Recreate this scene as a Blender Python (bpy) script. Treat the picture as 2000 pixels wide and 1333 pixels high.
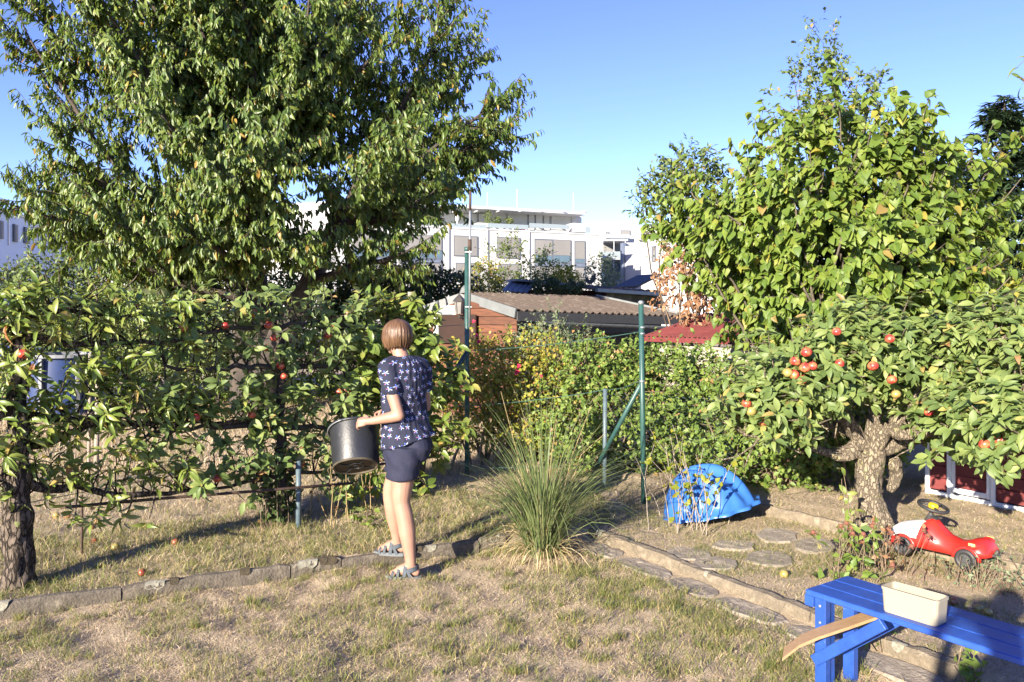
import bpy, bmesh, math, random
import numpy as np
from mathutils import Vector, Matrix, Quaternion

# ------------------------------------------------------------------ camera, light, exposure
scene = bpy.context.scene
for o in list(bpy.data.objects):
    bpy.data.objects.remove(o)
FPX, HORIZ, EYE = 1556.0, 615.0, 1.7
cam_d = bpy.data.cameras.new('camera')
cam = bpy.data.objects.new('camera', cam_d)
scene.collection.objects.link(cam)
cam.location = (0, 0, EYE)
cam.rotation_euler = (math.radians(90), 0, 0)
cam_d.sensor_width = 36
cam_d.lens = 36 * FPX / 2000
cam_d.shift_y = -(666.5 - HORIZ) / 2000
cam_d.clip_start = 0.05
cam_d.clip_end = 3000
scene.camera = cam

SUN_EL = math.radians(17.2)
SUN_H = Vector((0.53, 0.848, 0)).normalized()          # horizontal travel of the light
world = bpy.data.worlds.new('World')
scene.world = world
world.use_nodes = True
wn = world.node_tree.nodes
sky = wn.new('ShaderNodeTexSky')
sky.sky_type = 'NISHITA'
sky.sun_disc = False
sky.sun_elevation = SUN_EL
sky.sun_rotation = math.atan2(-SUN_H.x, -SUN_H.y)
sky.altitude = 100
sky.air_density = 0.9
sky.dust_density = 0.0
sky.ozone_density = 3.5
bg = wn['Background']
bg.inputs['Strength'].default_value = 0.098
hsv = wn.new('ShaderNodeHueSaturation')
hsv.inputs['Hue'].default_value = 0.53
hsv.inputs['Saturation'].default_value = 1.1
world.node_tree.links.new(sky.outputs['Color'], hsv.inputs['Color'])
world.node_tree.links.new(hsv.outputs['Color'], bg.inputs['Color'])
sun_d = bpy.data.lights.new('sun', 'SUN')
sun_d.energy = 5.0
sun_d.angle = math.radians(0.55)
sun_d.color = (1.0, 0.89, 0.73)
sun = bpy.data.objects.new('sun', sun_d)
scene.collection.objects.link(sun)
ldir = Vector((SUN_H.x * math.cos(SUN_EL), SUN_H.y * math.cos(SUN_EL), -math.sin(SUN_EL)))
sun.rotation_euler = ldir.to_track_quat('-Z', 'Y').to_euler()
sun.location = (-8, -14, 6)
scene.view_settings.view_transform = 'Standard'
scene.view_settings.look = 'None'
scene.view_settings.gamma = 1
scene.view_settings.exposure = 1.78
scene.view_settings.use_curve_mapping = False

# ------------------------------------------------------------------ helpers
COL = scene.collection
ROOT = {}


def px(x, y, Y):
    """point seen at photo position x, y at depth Y"""
    return np.array([(x - 1000) / FPX * Y, Y, EYE - (y - HORIZ) / FPX * Y])


def gp(x, y, z=0.0):
    """point of the level z seen at photo position x, y"""
    Y = FPX * (EYE - z) / (y - HORIZ)
    return np.array([(x - 1000) / FPX * Y, Y, z])


def nrm(v):
    v = np.asarray(v, float)
    return v / (np.linalg.norm(v, axis=-1, keepdims=True) + 1e-12)


def tag(o, label=None, cat=None, group=None, kind=None):
    if label: o['label'] = label
    if cat: o['category'] = cat
    if group: o['group'] = group
    if kind: o['kind'] = kind
    return o


def thing(name, label, cat, loc=(0, 0, 0), group=None, kind=None):
    o = bpy.data.objects.new(name, None)
    o.empty_display_size = 0.1
    COL.objects.link(o)
    o.location = loc
    ROOT[o] = np.array(loc, float)
    return tag(o, label, cat, group, kind)


def link(name, me, mat, parent=None, label=None, kind=None):
    o = bpy.data.objects.new(name, me)
    COL.objects.link(o)
    if mat is not None and len(me.materials) == 0:
        me.materials.append(mat)
    if parent is not None:
        o.parent = parent
        ROOT[o] = ROOT.get(parent, np.zeros(3))
    if label: o['label'] = label
    if kind: o['kind'] = kind
    return o


def mesh_np(name, V, F, smooth=False, rnd=None, uv=None):
    """mesh from numpy arrays; F is (n,k) of one polygon size or a list of them"""
    me = bpy.data.meshes.new(name)
    Fs = F if isinstance(F, list) else [F]
    Fs = [np.asarray(f, np.int32) for f in Fs if len(f)]
    nl = sum(f.size for f in Fs)
    npoly = sum(len(f) for f in Fs)
    me.vertices.add(len(V))
    me.vertices.foreach_set('co', np.asarray(V, np.float32).ravel())
    me.loops.add(nl)
    me.loops.foreach_set('vertex_index', np.concatenate([f.ravel() for f in Fs]))
    me.polygons.add(npoly)
    tot = np.concatenate([np.full(len(f), f.shape[1], np.int32) for f in Fs])
    st = np.concatenate([[0], np.cumsum(tot)[:-1]]).astype(np.int32)
    me.polygons.foreach_set('loop_start', st)
    me.polygons.foreach_set('loop_total', tot)
    if smooth:
        me.polygons.foreach_set('use_smooth', np.ones(npoly, bool))
    me.update(calc_edges=True)
    if rnd is not None:
        a = me.attributes.new('rnd', 'FLOAT', 'POINT')
        a.data.foreach_set('value', np.asarray(rnd, np.float32))
    if uv is not None:
        l = me.uv_layers.new(name='UVMap')
        li = np.concatenate([f.ravel() for f in Fs])
        l.data.foreach_set('uv', np.asarray(uv, np.float32)[li].ravel())
    return me


def rtube(mb, pts, rad, n=22, amp=.012, step=.022, seed=0, fx=9.0, fz=7.0):
    """tube with furrowed, lumpy surface"""
    P = np.array(pts, float)
    cum = np.concatenate([[0], np.cumsum(np.linalg.norm(np.diff(P, axis=0), axis=1))])
    k = max(6, int(cum[-1] / step))
    s = np.linspace(0, cum[-1], k)
    Q = np.stack([np.interp(s, cum, P[:, c]) for c in range(3)], 1)
    for _ in range(3):
        Q[1:-1] = (Q[:-2] + 2 * Q[1:-1] + Q[2:]) / 4
    r = np.interp(s, cum, rad)
    V, F = tube_np(Q, r, n)
    ang = np.tile(np.arange(n) / n, k)
    # noise that closes round the tube
    cx, cy = np.cos(ang * 2 * np.pi) * fx / 6.28, np.sin(ang * 2 * np.pi) * fx / 6.28
    h = np.repeat(s, n)
    d = amp * ((noise2(cx * 2 + h * fz * .25, cy * 2 + h * fz, 1, seed) - .5) * 1.6 + (noise2(cx * 5 + h * fz * .4, cy * 5 + h * fz * 2.2, 1, seed + 1) - .5))
    C = np.repeat(Q, n, 0)
    d = d * np.repeat(np.clip(np.minimum(s, s[-1] - s) / .06, 0, 1), n)
    V = C + (V - C) * (1 + d / np.repeat(r, n))[:, None]
    mb.add(V, F)


class MB:
    """collects shapes; build() links them as one mesh object"""
    def __init__(self):
        self.v, self.f = [], []

    def add(self, V, F):
        b = len(self.v)
        self.v += [tuple(map(float, p)) for p in V]
        self.f += [tuple(i + b for i in f) for f in F]
        return self

    def box(self, c, s, ax=None, bev=0.0):
        """box at c with sizes s along the axes ax (3 rows)"""
        A = np.eye(3) if ax is None else np.array([nrm(a) for a in ax])
        h = np.array(s) / 2
        if bev <= 0:
            V = [np.array(c) + (np.array(k) * h) @ A for k in
                 [(-1, -1, -1), (1, -1, -1), (1, 1, -1), (-1, 1, -1), (-1, -1, 1), (1, -1, 1), (1, 1, 1), (-1, 1, 1)]]
            return self.add(V, [(0, 3, 2, 1), (4, 5, 6, 7), (0, 1, 5, 4), (1, 2, 6, 5), (2, 3, 7, 6), (3, 0, 4, 7)])
        bm = bmesh.new()
        bmesh.ops.create_cube(bm, size=1)
        for q in bm.verts:
            q.co = Vector((q.co.x * s[0], q.co.y * s[1], q.co.z * s[2]))
        bmesh.ops.bevel(bm, geom=bm.edges[:], offset=bev, segments=1, affect='EDGES')
        bm.verts.index_update()
        V = [np.array(c) + np.array(q.co) @ A for q in bm.verts]
        F = [[q.index for q in f.verts] for f in bm.faces]
        bm.free()
        return self.add(V, F)

    def beam(self, a, b, w, h, up=(0, 0, 1), bev=0.0):
        a, b = np.array(a, float), np.array(b, float)
        d = nrm(b - a)
        s = np.cross(d, up)
        s = nrm(s) if np.linalg.norm(s) > 1e-4 else np.array([1., 0, 0])
        u = np.cross(s, d)
        return self.box((a + b) / 2, (np.linalg.norm(b - a), w, h), (d, s, u), bev)

    def tube(self, pts, r, n=6, cap=True):
        V, F = tube_np(pts, r, n, cap)
        return self.add(V, F)

    def rings(self, R, closed=True, cap=True):
        """loft through equal rings of points"""
        n = len(R[0])
        V = [p for r in R for p in r]
        F = []
        for i in range(len(R) - 1):
            for j in range(n if closed else n - 1):
                k = (j + 1) % n
                F.append((i * n + j, i * n + k, (i + 1) * n + k, (i + 1) * n + j))
        if cap and closed:
            F.append(tuple(range(n - 1, -1, -1)))
            F.append(tuple(range((len(R) - 1) * n, len(R) * n)))
        return self.add(V, F)

    def lathe(self, prof, c=(0, 0, 0), ax=None, n=24, cap=True):
        A = np.eye(3) if ax is None else np.array([nrm(a) for a in ax])
        R = []
        for r, z in prof:
            R.append([np.array(c) + np.array([r * math.cos(2 * math.pi * k / n), r * math.sin(2 * math.pi * k / n), z]) @ A for k in range(n)])
        return self.rings(R, cap=cap)

    def ball(self, c, r, n=10, m=7, ax=None):
        r = np.array(r if hasattr(r, '__len__') else (r, r, r), float)
        A = np.eye(3) if ax is None else np.array([nrm(a) for a in ax])
        R = []
        for i in range(m + 1):
            t = math.pi * min(max(i / m, .02), .98)
            R.append([np.array(c) + (np.array([math.sin(t) * math.cos(2 * math.pi * k / n), math.sin(t) * math.sin(2 * math.pi * k / n), -math.cos(t)]) * r) @ A for k in range(n)])
        return self.rings(R)

    def arr(self):
        return np.array(self.v, float)

    def build(self, name, mat, parent=None, smooth=False, label=None, kind=None):
        me = bpy.data.meshes.new(name)
        off = ROOT.get(parent, np.zeros(3)) if parent is not None else np.zeros(3)
        me.from_pydata((self.arr() - off).tolist(), [], self.f)
        if smooth:
            me.polygons.foreach_set('use_smooth', np.ones(len(me.polygons), bool))
        me.update()
        return link(name, me, mat, parent, label, kind)

    def solo(self, name, mat, label, cat, loc=None, group=None, smooth=False, kind=None):
        """one-mesh thing"""
        V = self.arr()
        if loc is None:
            loc = np.array([V[:, 0].mean(), V[:, 1].mean(), V[:, 2].min()])
        loc = np.array(loc, float)
        me = bpy.data.meshes.new(name)
        me.from_pydata((V - loc).tolist(), [], self.f)
        if smooth:
            me.polygons.foreach_set('use_smooth', np.ones(len(me.polygons), bool))
        me.update()
        o = link(name, me, mat)
        o.location = loc
        ROOT[o] = loc
        return tag(o, label, cat, group, kind)


def tube_np(pts, r, n=6, cap=True):
    P = np.asarray(pts, float)
    m = len(P)
    r = np.full(m, r, float) if np.isscalar(r) else np.asarray(r, float)
    T = np.empty_like(P)
    T[1:-1] = P[2:] - P[:-2]
    T[0] = P[1] - P[0]
    T[-1] = P[-1] - P[-2]
    T = nrm(T)
    ref = np.array([0, 0, 1.]) if abs(T[0][2]) < .9 else np.array([1., 0, 0])
    s = nrm(np.cross(T[0], ref))
    V = []
    ang = 2 * np.pi * np.arange(n) / n
    ca, sa = np.cos(ang)[:, None], np.sin(ang)[:, None]
    for i in range(m):
        s = nrm(s - T[i] * np.dot(s, T[i]))
        u = np.cross(T[i], s)
        V.append(P[i] + r[i] * (ca * s + sa * u))
    V = np.concatenate(V)
    F = []
    for i in range(m - 1):
        for j in range(n):
            k = (j + 1) % n
            F.append((i * n + j, i * n + k, (i + 1) * n + k, (i + 1) * n + j))
    if cap:
        F.append(tuple(range(n - 1, -1, -1)))
        F.append(tuple(range((m - 1) * n, m * n)))
    return V, F


_h = np.random.RandomState(5).rand(256, 256)


def noise2(x, y, s=1.0, seed=0):
    x = np.asarray(x, float) * s + 17.3 * seed + 100
    y = np.asarray(y, float) * s + 9.1 * seed + 100
    xi, yi = np.floor(x).astype(int), np.floor(y).astype(int)
    fx, fy = x - xi, y - yi
    fx, fy = fx * fx * (3 - 2 * fx), fy * fy * (3 - 2 * fy)
    g = lambda a, b: _h[a % 256, b % 256]
    return (g(xi, yi) * (1 - fx) + g(xi + 1, yi) * fx) * (1 - fy) + (g(xi, yi + 1) * (1 - fx) + g(xi + 1, yi + 1) * fx) * fy


# ------------------------------------------------------------------ materials
MATS = {}


def newmat(name):
    m = bpy.data.materials.new(name)
    m.use_nodes = True
    nt = m.node_tree
    return m, nt, nt.nodes['Principled BSDF'], nt.nodes['Material Output']


def N(nt, t, **kw):
    n = nt.nodes.new(t)
    for k, v in kw.items():
        setattr(n, k, v)
    return n


def ramp(nt, stops, mode='LINEAR'):
    r = N(nt, 'ShaderNodeValToRGB')
    e = r.color_ramp.elements
    r.color_ramp.interpolation = mode
    while len(e) < len(stops):
        e.new(0.5)
    for q, (p, c) in zip(e, stops):
        q.position = p
        q.color = (*c, 1)
    return r


def surf(name, c1, c2=None, rough=0.6, scale=8.0, bump=0.0, bscale=None, metal=0.0, spec=0.5, detail=6, stretch=(1, 1, 1), c3=None, coat=0, wear=None, obrand=0.0, coords='Object'):
    """general noise mottled surface"""
    if name in MATS:
        return MATS[name]
    m, nt, b, out = newmat(name)
    L = nt.links.new
    b.inputs['Roughness'].default_value = rough
    b.inputs['Metallic'].default_value = metal
    b.inputs['Specular IOR Level'].default_value = spec
    b.inputs['Coat Weight'].default_value = coat
    c2 = c2 or tuple(x * .75 for x in c1)
    tc = N(nt, 'ShaderNodeTexCoord')
    mp = N(nt, 'ShaderNodeMapping')
    mp.inputs['Scale'].default_value = stretch
    L(tc.outputs[coords], mp.inputs['Vector'])
    nz = N(nt, 'ShaderNodeTexNoise')
    nz.inputs['Scale'].default_value = scale
    nz.inputs['Detail'].default_value = detail
    nz.inputs['Roughness'].default_value = .62
    L(mp.outputs['Vector'], nz.inputs['Vector'])
    st = [(.34, c1), (.64, c2)] if c3 is None else [(.30, c1), (.52, c2), (.70, c3)]
    r = ramp(nt, st)
    L(nz.outputs['Fac'], r.inputs['Fac'])
    col = r.outputs['Color']
    if obrand:
        oi = N(nt, 'ShaderNodeObjectInfo')
        mr = N(nt, 'ShaderNodeMapRange')
        mr.inputs['To Min'].default_value = 1 - obrand
        mr.inputs['To Max'].default_value = 1 + obrand
        L(oi.outputs['Random'], mr.inputs['Value'])
        hs = N(nt, 'ShaderNodeHueSaturation')
        L(mr.outputs['Result'], hs.inputs['Value'])
        L(col, hs.inputs['Color'])
        col = hs.outputs['Color']
    if wear:
        wc, ws, wt = wear
        n2 = N(nt, 'ShaderNodeTexNoise')
        n2.inputs['Scale'].default_value = ws
        n2.inputs['Detail'].default_value = 8
        n2.inputs['Roughness'].default_value = .7
        L(tc.outputs[coords], n2.inputs['Vector'])
        rr = ramp(nt, [(wt, (0, 0, 0)), (wt + .06, (1, 1, 1))])
        L(n2.outputs['Fac'], rr.inputs['Fac'])
        mx = N(nt, 'ShaderNodeMix', data_type='RGBA')
        L(rr.outputs['Color'], mx.inputs['Factor'])
        L(col, mx.inputs['A'])
        mx.inputs['B'].default_value = (*wc, 1)
        col = mx.outputs['Result']
    L(col, b.inputs['Base Color'])
    if bump:
        n3 = N(nt, 'ShaderNodeTexNoise')
        n3.inputs['Scale'].default_value = bscale or scale * 3
        n3.inputs['Detail'].default_value = 8
        n3.inputs['Roughness'].default_value = .65
        L(mp.outputs['Vector'], n3.inputs['Vector'])
        bp = N(nt, 'ShaderNodeBump')
        bp.inputs['Strength'].default_value = bump
        bp.inputs['Distance'].default_value = .02
        L(n3.outputs['Fac'], bp.inputs['Height'])
        L(bp.outputs['Normal'], b.inputs['Normal'])
    MATS[name] = m
    return m


def leafmat(name, stops, trans=.35, rough=.5, spec=.35, tcol=1.5, under=None):
    """two sided leaf with per leaf colour, light coming through"""
    m, nt, b, out = newmat(name)
    L = nt.links.new
    at = N(nt, 'ShaderNodeAttribute', attribute_name='rnd')
    oi = N(nt, 'ShaderNodeObjectInfo')
    ad = N(nt, 'ShaderNodeMath', operation='ADD')
    fr = N(nt, 'ShaderNodeMath', operation='FRACT')
    L(at.outputs['Fac'], ad.inputs[0])
    L(oi.outputs['Random'], ad.inputs[1])
    L(ad.outputs[0], fr.inputs[0])
    r = ramp(nt, stops)
    L(fr.outputs[0], r.inputs['Fac'])
    col = r.outputs['Color']
    if under:
        ge = N(nt, 'ShaderNodeNewGeometry')
        mu = N(nt, 'ShaderNodeMix', data_type='RGBA')
        mf = N(nt, 'ShaderNodeMath', operation='MULTIPLY')
        mf.inputs[1].default_value = .65
        L(ge.outputs['Backfacing'], mf.inputs[0])
        L(mf.outputs[0], mu.inputs['Factor'])
        L(col, mu.inputs['A'])
        mu.inputs['B'].default_value = (*under, 1)
        col = mu.outputs['Result']
    L(col, b.inputs['Base Color'])
    b.inputs['Roughness'].default_value = rough
    b.inputs['Specular IOR Level'].default_value = spec
    tr = N(nt, 'ShaderNodeBsdfTranslucent')
    hs = N(nt, 'ShaderNodeHueSaturation')
    hs.inputs['Value'].default_value = tcol
    hs.inputs['Saturation'].default_value = 1.1
    hs.inputs['Hue'].default_value = .485
    L(r.outputs['Color'], hs.inputs['Color'])
    L(hs.outputs['Color'], tr.inputs['Color'])
    mx = N(nt, 'ShaderNodeMixShader')
    mx.inputs[0].default_value = trans
    L(b.outputs[0], mx.inputs[1])
    L(tr.outputs[0], mx.inputs[2])
    L(mx.outputs[0], out.inputs['Surface'])
    MATS[name] = m
    return m


M_cherry = leafmat('cherry_leaf', [(0, (0.058, 0.103, 0.022)), (.5, (0.094, 0.146, 0.029)), (.95, (0.165, 0.204, 0.041)), (.992, (0.290, 0.187, 0.041))], trans=.3, rough=.42, spec=.45)
M_lilac = leafmat('heart_leaf', [(0, (0.087, 0.146, 0.026)), (.5, (0.140, 0.204, 0.034)), (.94, (0.199, 0.251, 0.048)), (.985, (0.319, 0.280, 0.051)), (1, (.22, .15, .05))], trans=.36, rough=.5)
M_apple = leafmat('apple_leaf', [(0, (0.092, 0.142, 0.043)), (.45, (0.141, 0.197, 0.057)), (.95, (0.207, 0.255, 0.078)), (.985, (0.333, 0.291, 0.085)), (1, (0.333, 0.175, 0.085))], trans=.3, rough=.5, under=(0.316, 0.320, 0.192))
M_pear = leafmat('pear_leaf', [(0, (0.105, 0.165, 0.030)), (.5, (0.168, 0.225, 0.044)), (.95, (0.241, 0.267, 0.062)), (.992, (0.384, 0.281, 0.082)), (1, (0.320, 0.140, 0.069))], trans=.32, rough=.38, spec=.5, under=(0.289, 0.302, 0.151))
M_hedge = leafmat('hedge_leaf', [(0, (0.081, 0.133, 0.027)), (.5, (0.133, 0.203, 0.040)), (.95, (0.196, 0.257, 0.054)), (.985, (0.356, 0.234, 0.091)), (1, (0.320, 0.156, 0.076))], trans=.3)
M_rose = leafmat('rose_leaf', [(0, (0.124, 0.160, 0.026)), (.4, (0.199, 0.226, 0.031)), (.75, (0.316, 0.291, 0.040)), (.95, (0.466, 0.320, 0.071)), (1, (0.449, 0.189, 0.085))], trans=.33)
M_sage = leafmat('grey_green_leaf', [(0, (0.093, 0.131, 0.069)), (.6, (0.139, 0.175, 0.094)), (1, (0.199, 0.225, 0.125))], trans=.25)
M_far = leafmat('far_leaf', [(0, (0.059, 0.096, 0.028)), (.5, (0.102, 0.146, 0.042)), (.95, (0.162, 0.198, 0.056)), (.992, (0.255, 0.190, 0.069))], trans=.28)
M_fard = leafmat('dark_far_leaf', [(0, (0.030, 0.054, 0.018)), (.6, (0.055, 0.084, 0.026)), (1, (0.095, 0.120, 0.034))], trans=.25)
M_fir = leafmat('fir_needle', [(0, (0.022, 0.045, 0.021)), (.7, (0.039, 0.070, 0.031)), (1, (0.067, 0.085, 0.039))], trans=.15)
M_yel = leafmat('yellow_leaf', [(0, (.15, .19, .02)), (.5, (.22, .24, .025)), (1, (.32, .28, .04))], trans=.38)
M_dry = leafmat('dry_leaf', [(0, (.18, .09, .045)), (.6, (.28, .15, .075)), (1, (.36, .22, .12))], trans=.25, rough=.7)
M_reed = leafmat('reed_leaf', [(0, (0.085, 0.128, 0.041)), (.6, (0.136, 0.178, 0.068)), (.9, (0.203, 0.230, 0.099)), (1, (0.288, 0.255, 0.135))], trans=.25, rough=.45)
M_straw = leafmat('straw', [(0, (.36, .27, .13)), (.6, (.46, .37, .2)), (1, (.55, .46, .28))], trans=.2, rough=.7)
M_gdry = leafmat('dry_grass', [(0, (.26, .19, .115)), (.3, (.39, .30, .19)), (.7, (.50, .40, .27)), (1, (.60, .50, .35))], trans=.2, rough=.75, spec=.2)
M_ggreen = leafmat('green_grass', [(0, (0.089, 0.120, 0.030)), (.5, (0.153, 0.180, 0.048)), (.8, (0.254, 0.240, 0.084)), (1, (0.458, 0.348, 0.168))], trans=.28, rough=.6, spec=.25)
M_flower = leafmat('rose_petal', [(0, (.5, .03, .08)), (1, (.65, .08, .16))], trans=.3)
M_bark = surf('bark_grey', (.15, .122, .092), (.06, .048, .037), rough=.9, scale=14, bump=.9, bscale=34, stretch=(1, 1, .35), wear=((.33, .33, .25), 9, .62))
M_barkd = surf('bark_dark', (.075, .058, .045), (.032, .026, .022), rough=.92, scale=12, bump=.9, bscale=30, stretch=(1, 1, .5))


def crackbark(name, c1, c2, crack, scale, stretch, lich=None):
    """bark of scaly plates with dark cracks between them"""
    m, nt, b, out = newmat(name)
    L = nt.links.new
    tc = N(nt, 'ShaderNodeTexCoord')
    mp = N(nt, 'ShaderNodeMapping')
    mp.inputs['Scale'].default_value = stretch
    L(tc.outputs['Object'], mp.inputs['Vector'])
    dn = N(nt, 'ShaderNodeTexNoise')
    dn.inputs['Scale'].default_value = scale * .6
    dn.inputs['Detail'].default_value = 6
    L(mp.outputs['Vector'], dn.inputs['Vector'])
    mixv = N(nt, 'ShaderNodeMix', data_type='VECTOR')
    mixv.inputs['Factor'].default_value = .07
    L(mp.outputs['Vector'], mixv.inputs['A'])
    L(dn.outputs['Color'], mixv.inputs['B'])
    vo = N(nt, 'ShaderNodeTexVoronoi', feature='DISTANCE_TO_EDGE')
    vo.inputs['Scale'].default_value = scale
    L(mixv.outputs['Result'], vo.inputs['Vector'])
    nz = N(nt, 'ShaderNodeTexNoise')
    nz.inputs['Scale'].default_value = scale * 1.2
    nz.inputs['Detail'].default_value = 9
    nz.inputs['Roughness'].default_value = .7
    L(tc.outputs['Object'], nz.inputs['Vector'])
    r = ramp(nt, [(.3, c2), (.65, c1)])
    L(nz.outputs['Fac'], r.inputs['Fac'])
    col = r.outputs['Color']
    if lich:
        n2 = N(nt, 'ShaderNodeTexNoise')
        n2.inputs['Scale'].default_value = 11
        n2.inputs['Detail'].default_value = 7
        L(tc.outputs['Object'], n2.inputs['Vector'])
        lr = ramp(nt, [(.56, (0, 0, 0)), (.64, (1, 1, 1))])
        L(n2.outputs['Fac'], lr.inputs['Fac'])
        ml = N(nt, 'ShaderNodeMix', data_type='RGBA')
        L(lr.outputs['Color'], ml.inputs['Factor'])
        L(col, ml.inputs['A'])
        ml.inputs['B'].default_value = (*lich, 1)
        col = ml.outputs['Result']
    cr = ramp(nt, [(.0, (0, 0, 0)), (.16, (1, 1, 1))])
    L(vo.outputs['Distance'], cr.inputs['Fac'])
    mx = N(nt, 'ShaderNodeMix', data_type='RGBA')
    L(cr.outputs['Color'], mx.inputs['Factor'])
    mx.inputs['A'].default_value = (*crack, 1)
    L(col, mx.inputs['B'])
    L(mx.outputs['Result'], b.inputs['Base Color'])
    b.inputs['Roughness'].default_value = .95
    b.inputs['Specular IOR Level'].default_value = .15
    ad = N(nt, 'ShaderNodeMath', operation='MULTIPLY_ADD')
    ad.inputs[1].default_value = .35
    L(nz.outputs['Fac'], ad.inputs[0])
    L(cr.outputs['Color'], ad.inputs[2])
    bp = N(nt, 'ShaderNodeBump')
    bp.inputs['Strength'].default_value = 1.0
    bp.inputs['Distance'].default_value = .012
    L(ad.outputs[0], bp.inputs['Height'])
    L(bp.outputs['Normal'], b.inputs['Normal'])
    MATS[name] = m
    return m


M_twig = surf('twig', (.19, .14, .09), (.11, .08, .055), rough=.85, scale=20)
M_pearbark = crackbark('bark_pear', (.15, .12, .095), (.075, .06, .048), (.022, .018, .015), 34, (1, 1, .38))

M_barkl = crackbark('bark_lichen', (.27, .225, .165), (.155, .127, .094), (.15, .123, .092), 42, (1, 1, .45), (.25, .225, .125))

# ------------------------------------------------------------------ ground
A0, A1 = np.array([-2.86, 4.45]), np.array([-.15, 5.75])
B0, B1 = np.array([.60, 6.05]), np.array([2.05, 3.70])
C0, C1 = np.array([1.99, 6.66]), np.array([3.03, 5.24])
DA, DB, DC = nrm(A1 - A0), nrm(B1 - B0), nrm(C1 - C0)
NA = np.array([-DA[1], DA[0]])
NB = np.array([-DB[1], DB[0]])
NC = np.array([-DC[1], DC[0]])


def side(x, y, p, n):
    return (x - p[0]) * n[0] + (y - p[1]) * n[1]


def sst(d, w=.05):
    t = np.clip(d / w, 0, 1)
    return t * t * (3 - 2 * t)


def hgt(x, y, rough=True):
    x, y = np.asarray(x, float), np.asarray(y, float)
    a = .062 * sst(side(x, y, A0, NA), .07)
    b = .045 * sst(side(x, y, B0, NB), .07)
    c = .105 * sst(side(x, y, C0, NC), .07)
    past = (x > B0[0] - .25 + (6.05 - y) * .6)
    h = np.where(past, np.maximum(b, c), np.where(x < .35, a, a))
    h = np.maximum(h, np.where(y > 6.1, .05, 0))
    if rough:
        k = np.exp(-((x) ** 2 + (y - 5) ** 2) / 60)
        flat = np.where((side(x, y, B0, NB) > -.27) & (side(x, y, C0, NC) < 0) & (y < 7.2) & (x > .3), .3, 1.0)
        h = h + flat * k * (.026 * (noise2(x, y, 2.2, 1) - .5) + .036 * (noise2(x, y, 7, 2) - .5) + .014 * (noise2(x, y, 22, 3) - .5))
    return h


def axis_coords(a, b, step, far0, far1):
    c = list(np.arange(a, b + 1e-6, step))
    s, v = step, c[-1]
    while v < far1:
        s *= 1.28
        v += s
        c.append(v)
    s, v, pre = step, c[0], []
    while v > far0:
        s *= 1.28
        v -= s
        pre.append(v)
    return np.array(pre[::-1] + c)


gx = axis_coords(-4.6, 4.6, .045, -600, 600)
gy = axis_coords(3.2, 8.0, .045, -60, 1500)
GX, GY = np.meshgrid(gx, gy)
GZ = hgt(GX, GY)
nx, ny = len(gx), len(gy)
idx = np.arange(nx * ny).reshape(ny, nx)
Fg = np.stack([idx[:-1, :-1], idx[:-1, 1:], idx[1:, 1:], idx[1:, :-1]], -1).reshape(-1, 4)
M_ground = None


def ground_mat():
    m, nt, b, out = newmat('dry_ground')
    L = nt.links.new
    tc = N(nt, 'ShaderNodeTexCoord')
    n1 = N(nt, 'ShaderNodeTexNoise')
    n1.inputs['Scale'].default_value = 1.7
    n1.inputs['Detail'].default_value = 5
    L(tc.outputs['Object'], n1.inputs['Vector'])
    n2 = N(nt, 'ShaderNodeTexNoise')
    n2.inputs['Scale'].default_value = 26
    n2.inputs['Detail'].default_value = 10
    n2.inputs['Roughness'].default_value = .72
    L(tc.outputs['Object'], n2.inputs['Vector'])
    n3 = N(nt, 'ShaderNodeTexNoise')
    n3.inputs['Scale'].default_value = 130
    n3.inputs['Detail'].default_value = 8
    L(tc.outputs['Object'], n3.inputs['Vector'])
    r1 = ramp(nt, [(.3, (.19, .145, .105)), (.5, (.42, .335, .24)), (.68, (.55, .45, .32))])
    L(n2.outputs['Fac'], r1.inputs['Fac'])
    r2 = ramp(nt, [(.3, (.24, .185, .115)), (.55, (.44, .355, .235)), (.7, (.56, .465, .32))])
    L(n3.outputs['Fac'], r2.inputs['Fac'])
    mx = N(nt, 'ShaderNodeMix', data_type='RGBA')
    L(n1.outputs['Fac'], mx.inputs['Factor'])
    L(r1.outputs['Color'], mx.inputs['A'])
    L(r2.outputs['Color'], mx.inputs['B'])
    L(mx.outputs['Result'], b.inputs['Base Color'])
    b.inputs['Roughness'].default_value = .95
    b.inputs['Specular IOR Level'].default_value = .1
    bp = N(nt, 'ShaderNodeBump')
    bp.inputs['Strength'].default_value = .9
    bp.inputs['Distance'].default_value = .02
    ad = N(nt, 'ShaderNodeMath', operation='ADD')
    L(n2.outputs['Fac'], ad.inputs[0])
    L(n3.outputs['Fac'], ad.inputs[1])
    L(ad.outputs[0], bp.inputs['Height'])
    L(bp.outputs['Normal'], b.inputs['Normal'])
    return m


gme = mesh_np('ground', np.stack([GX, GY, GZ], -1).reshape(-1, 3), Fg, smooth=True)
g_o = link('ground', gme, ground_mat())
tag(g_o, 'dry straw coloured garden soil under the patchy lawn', 'ground', kind='structure')

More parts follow.
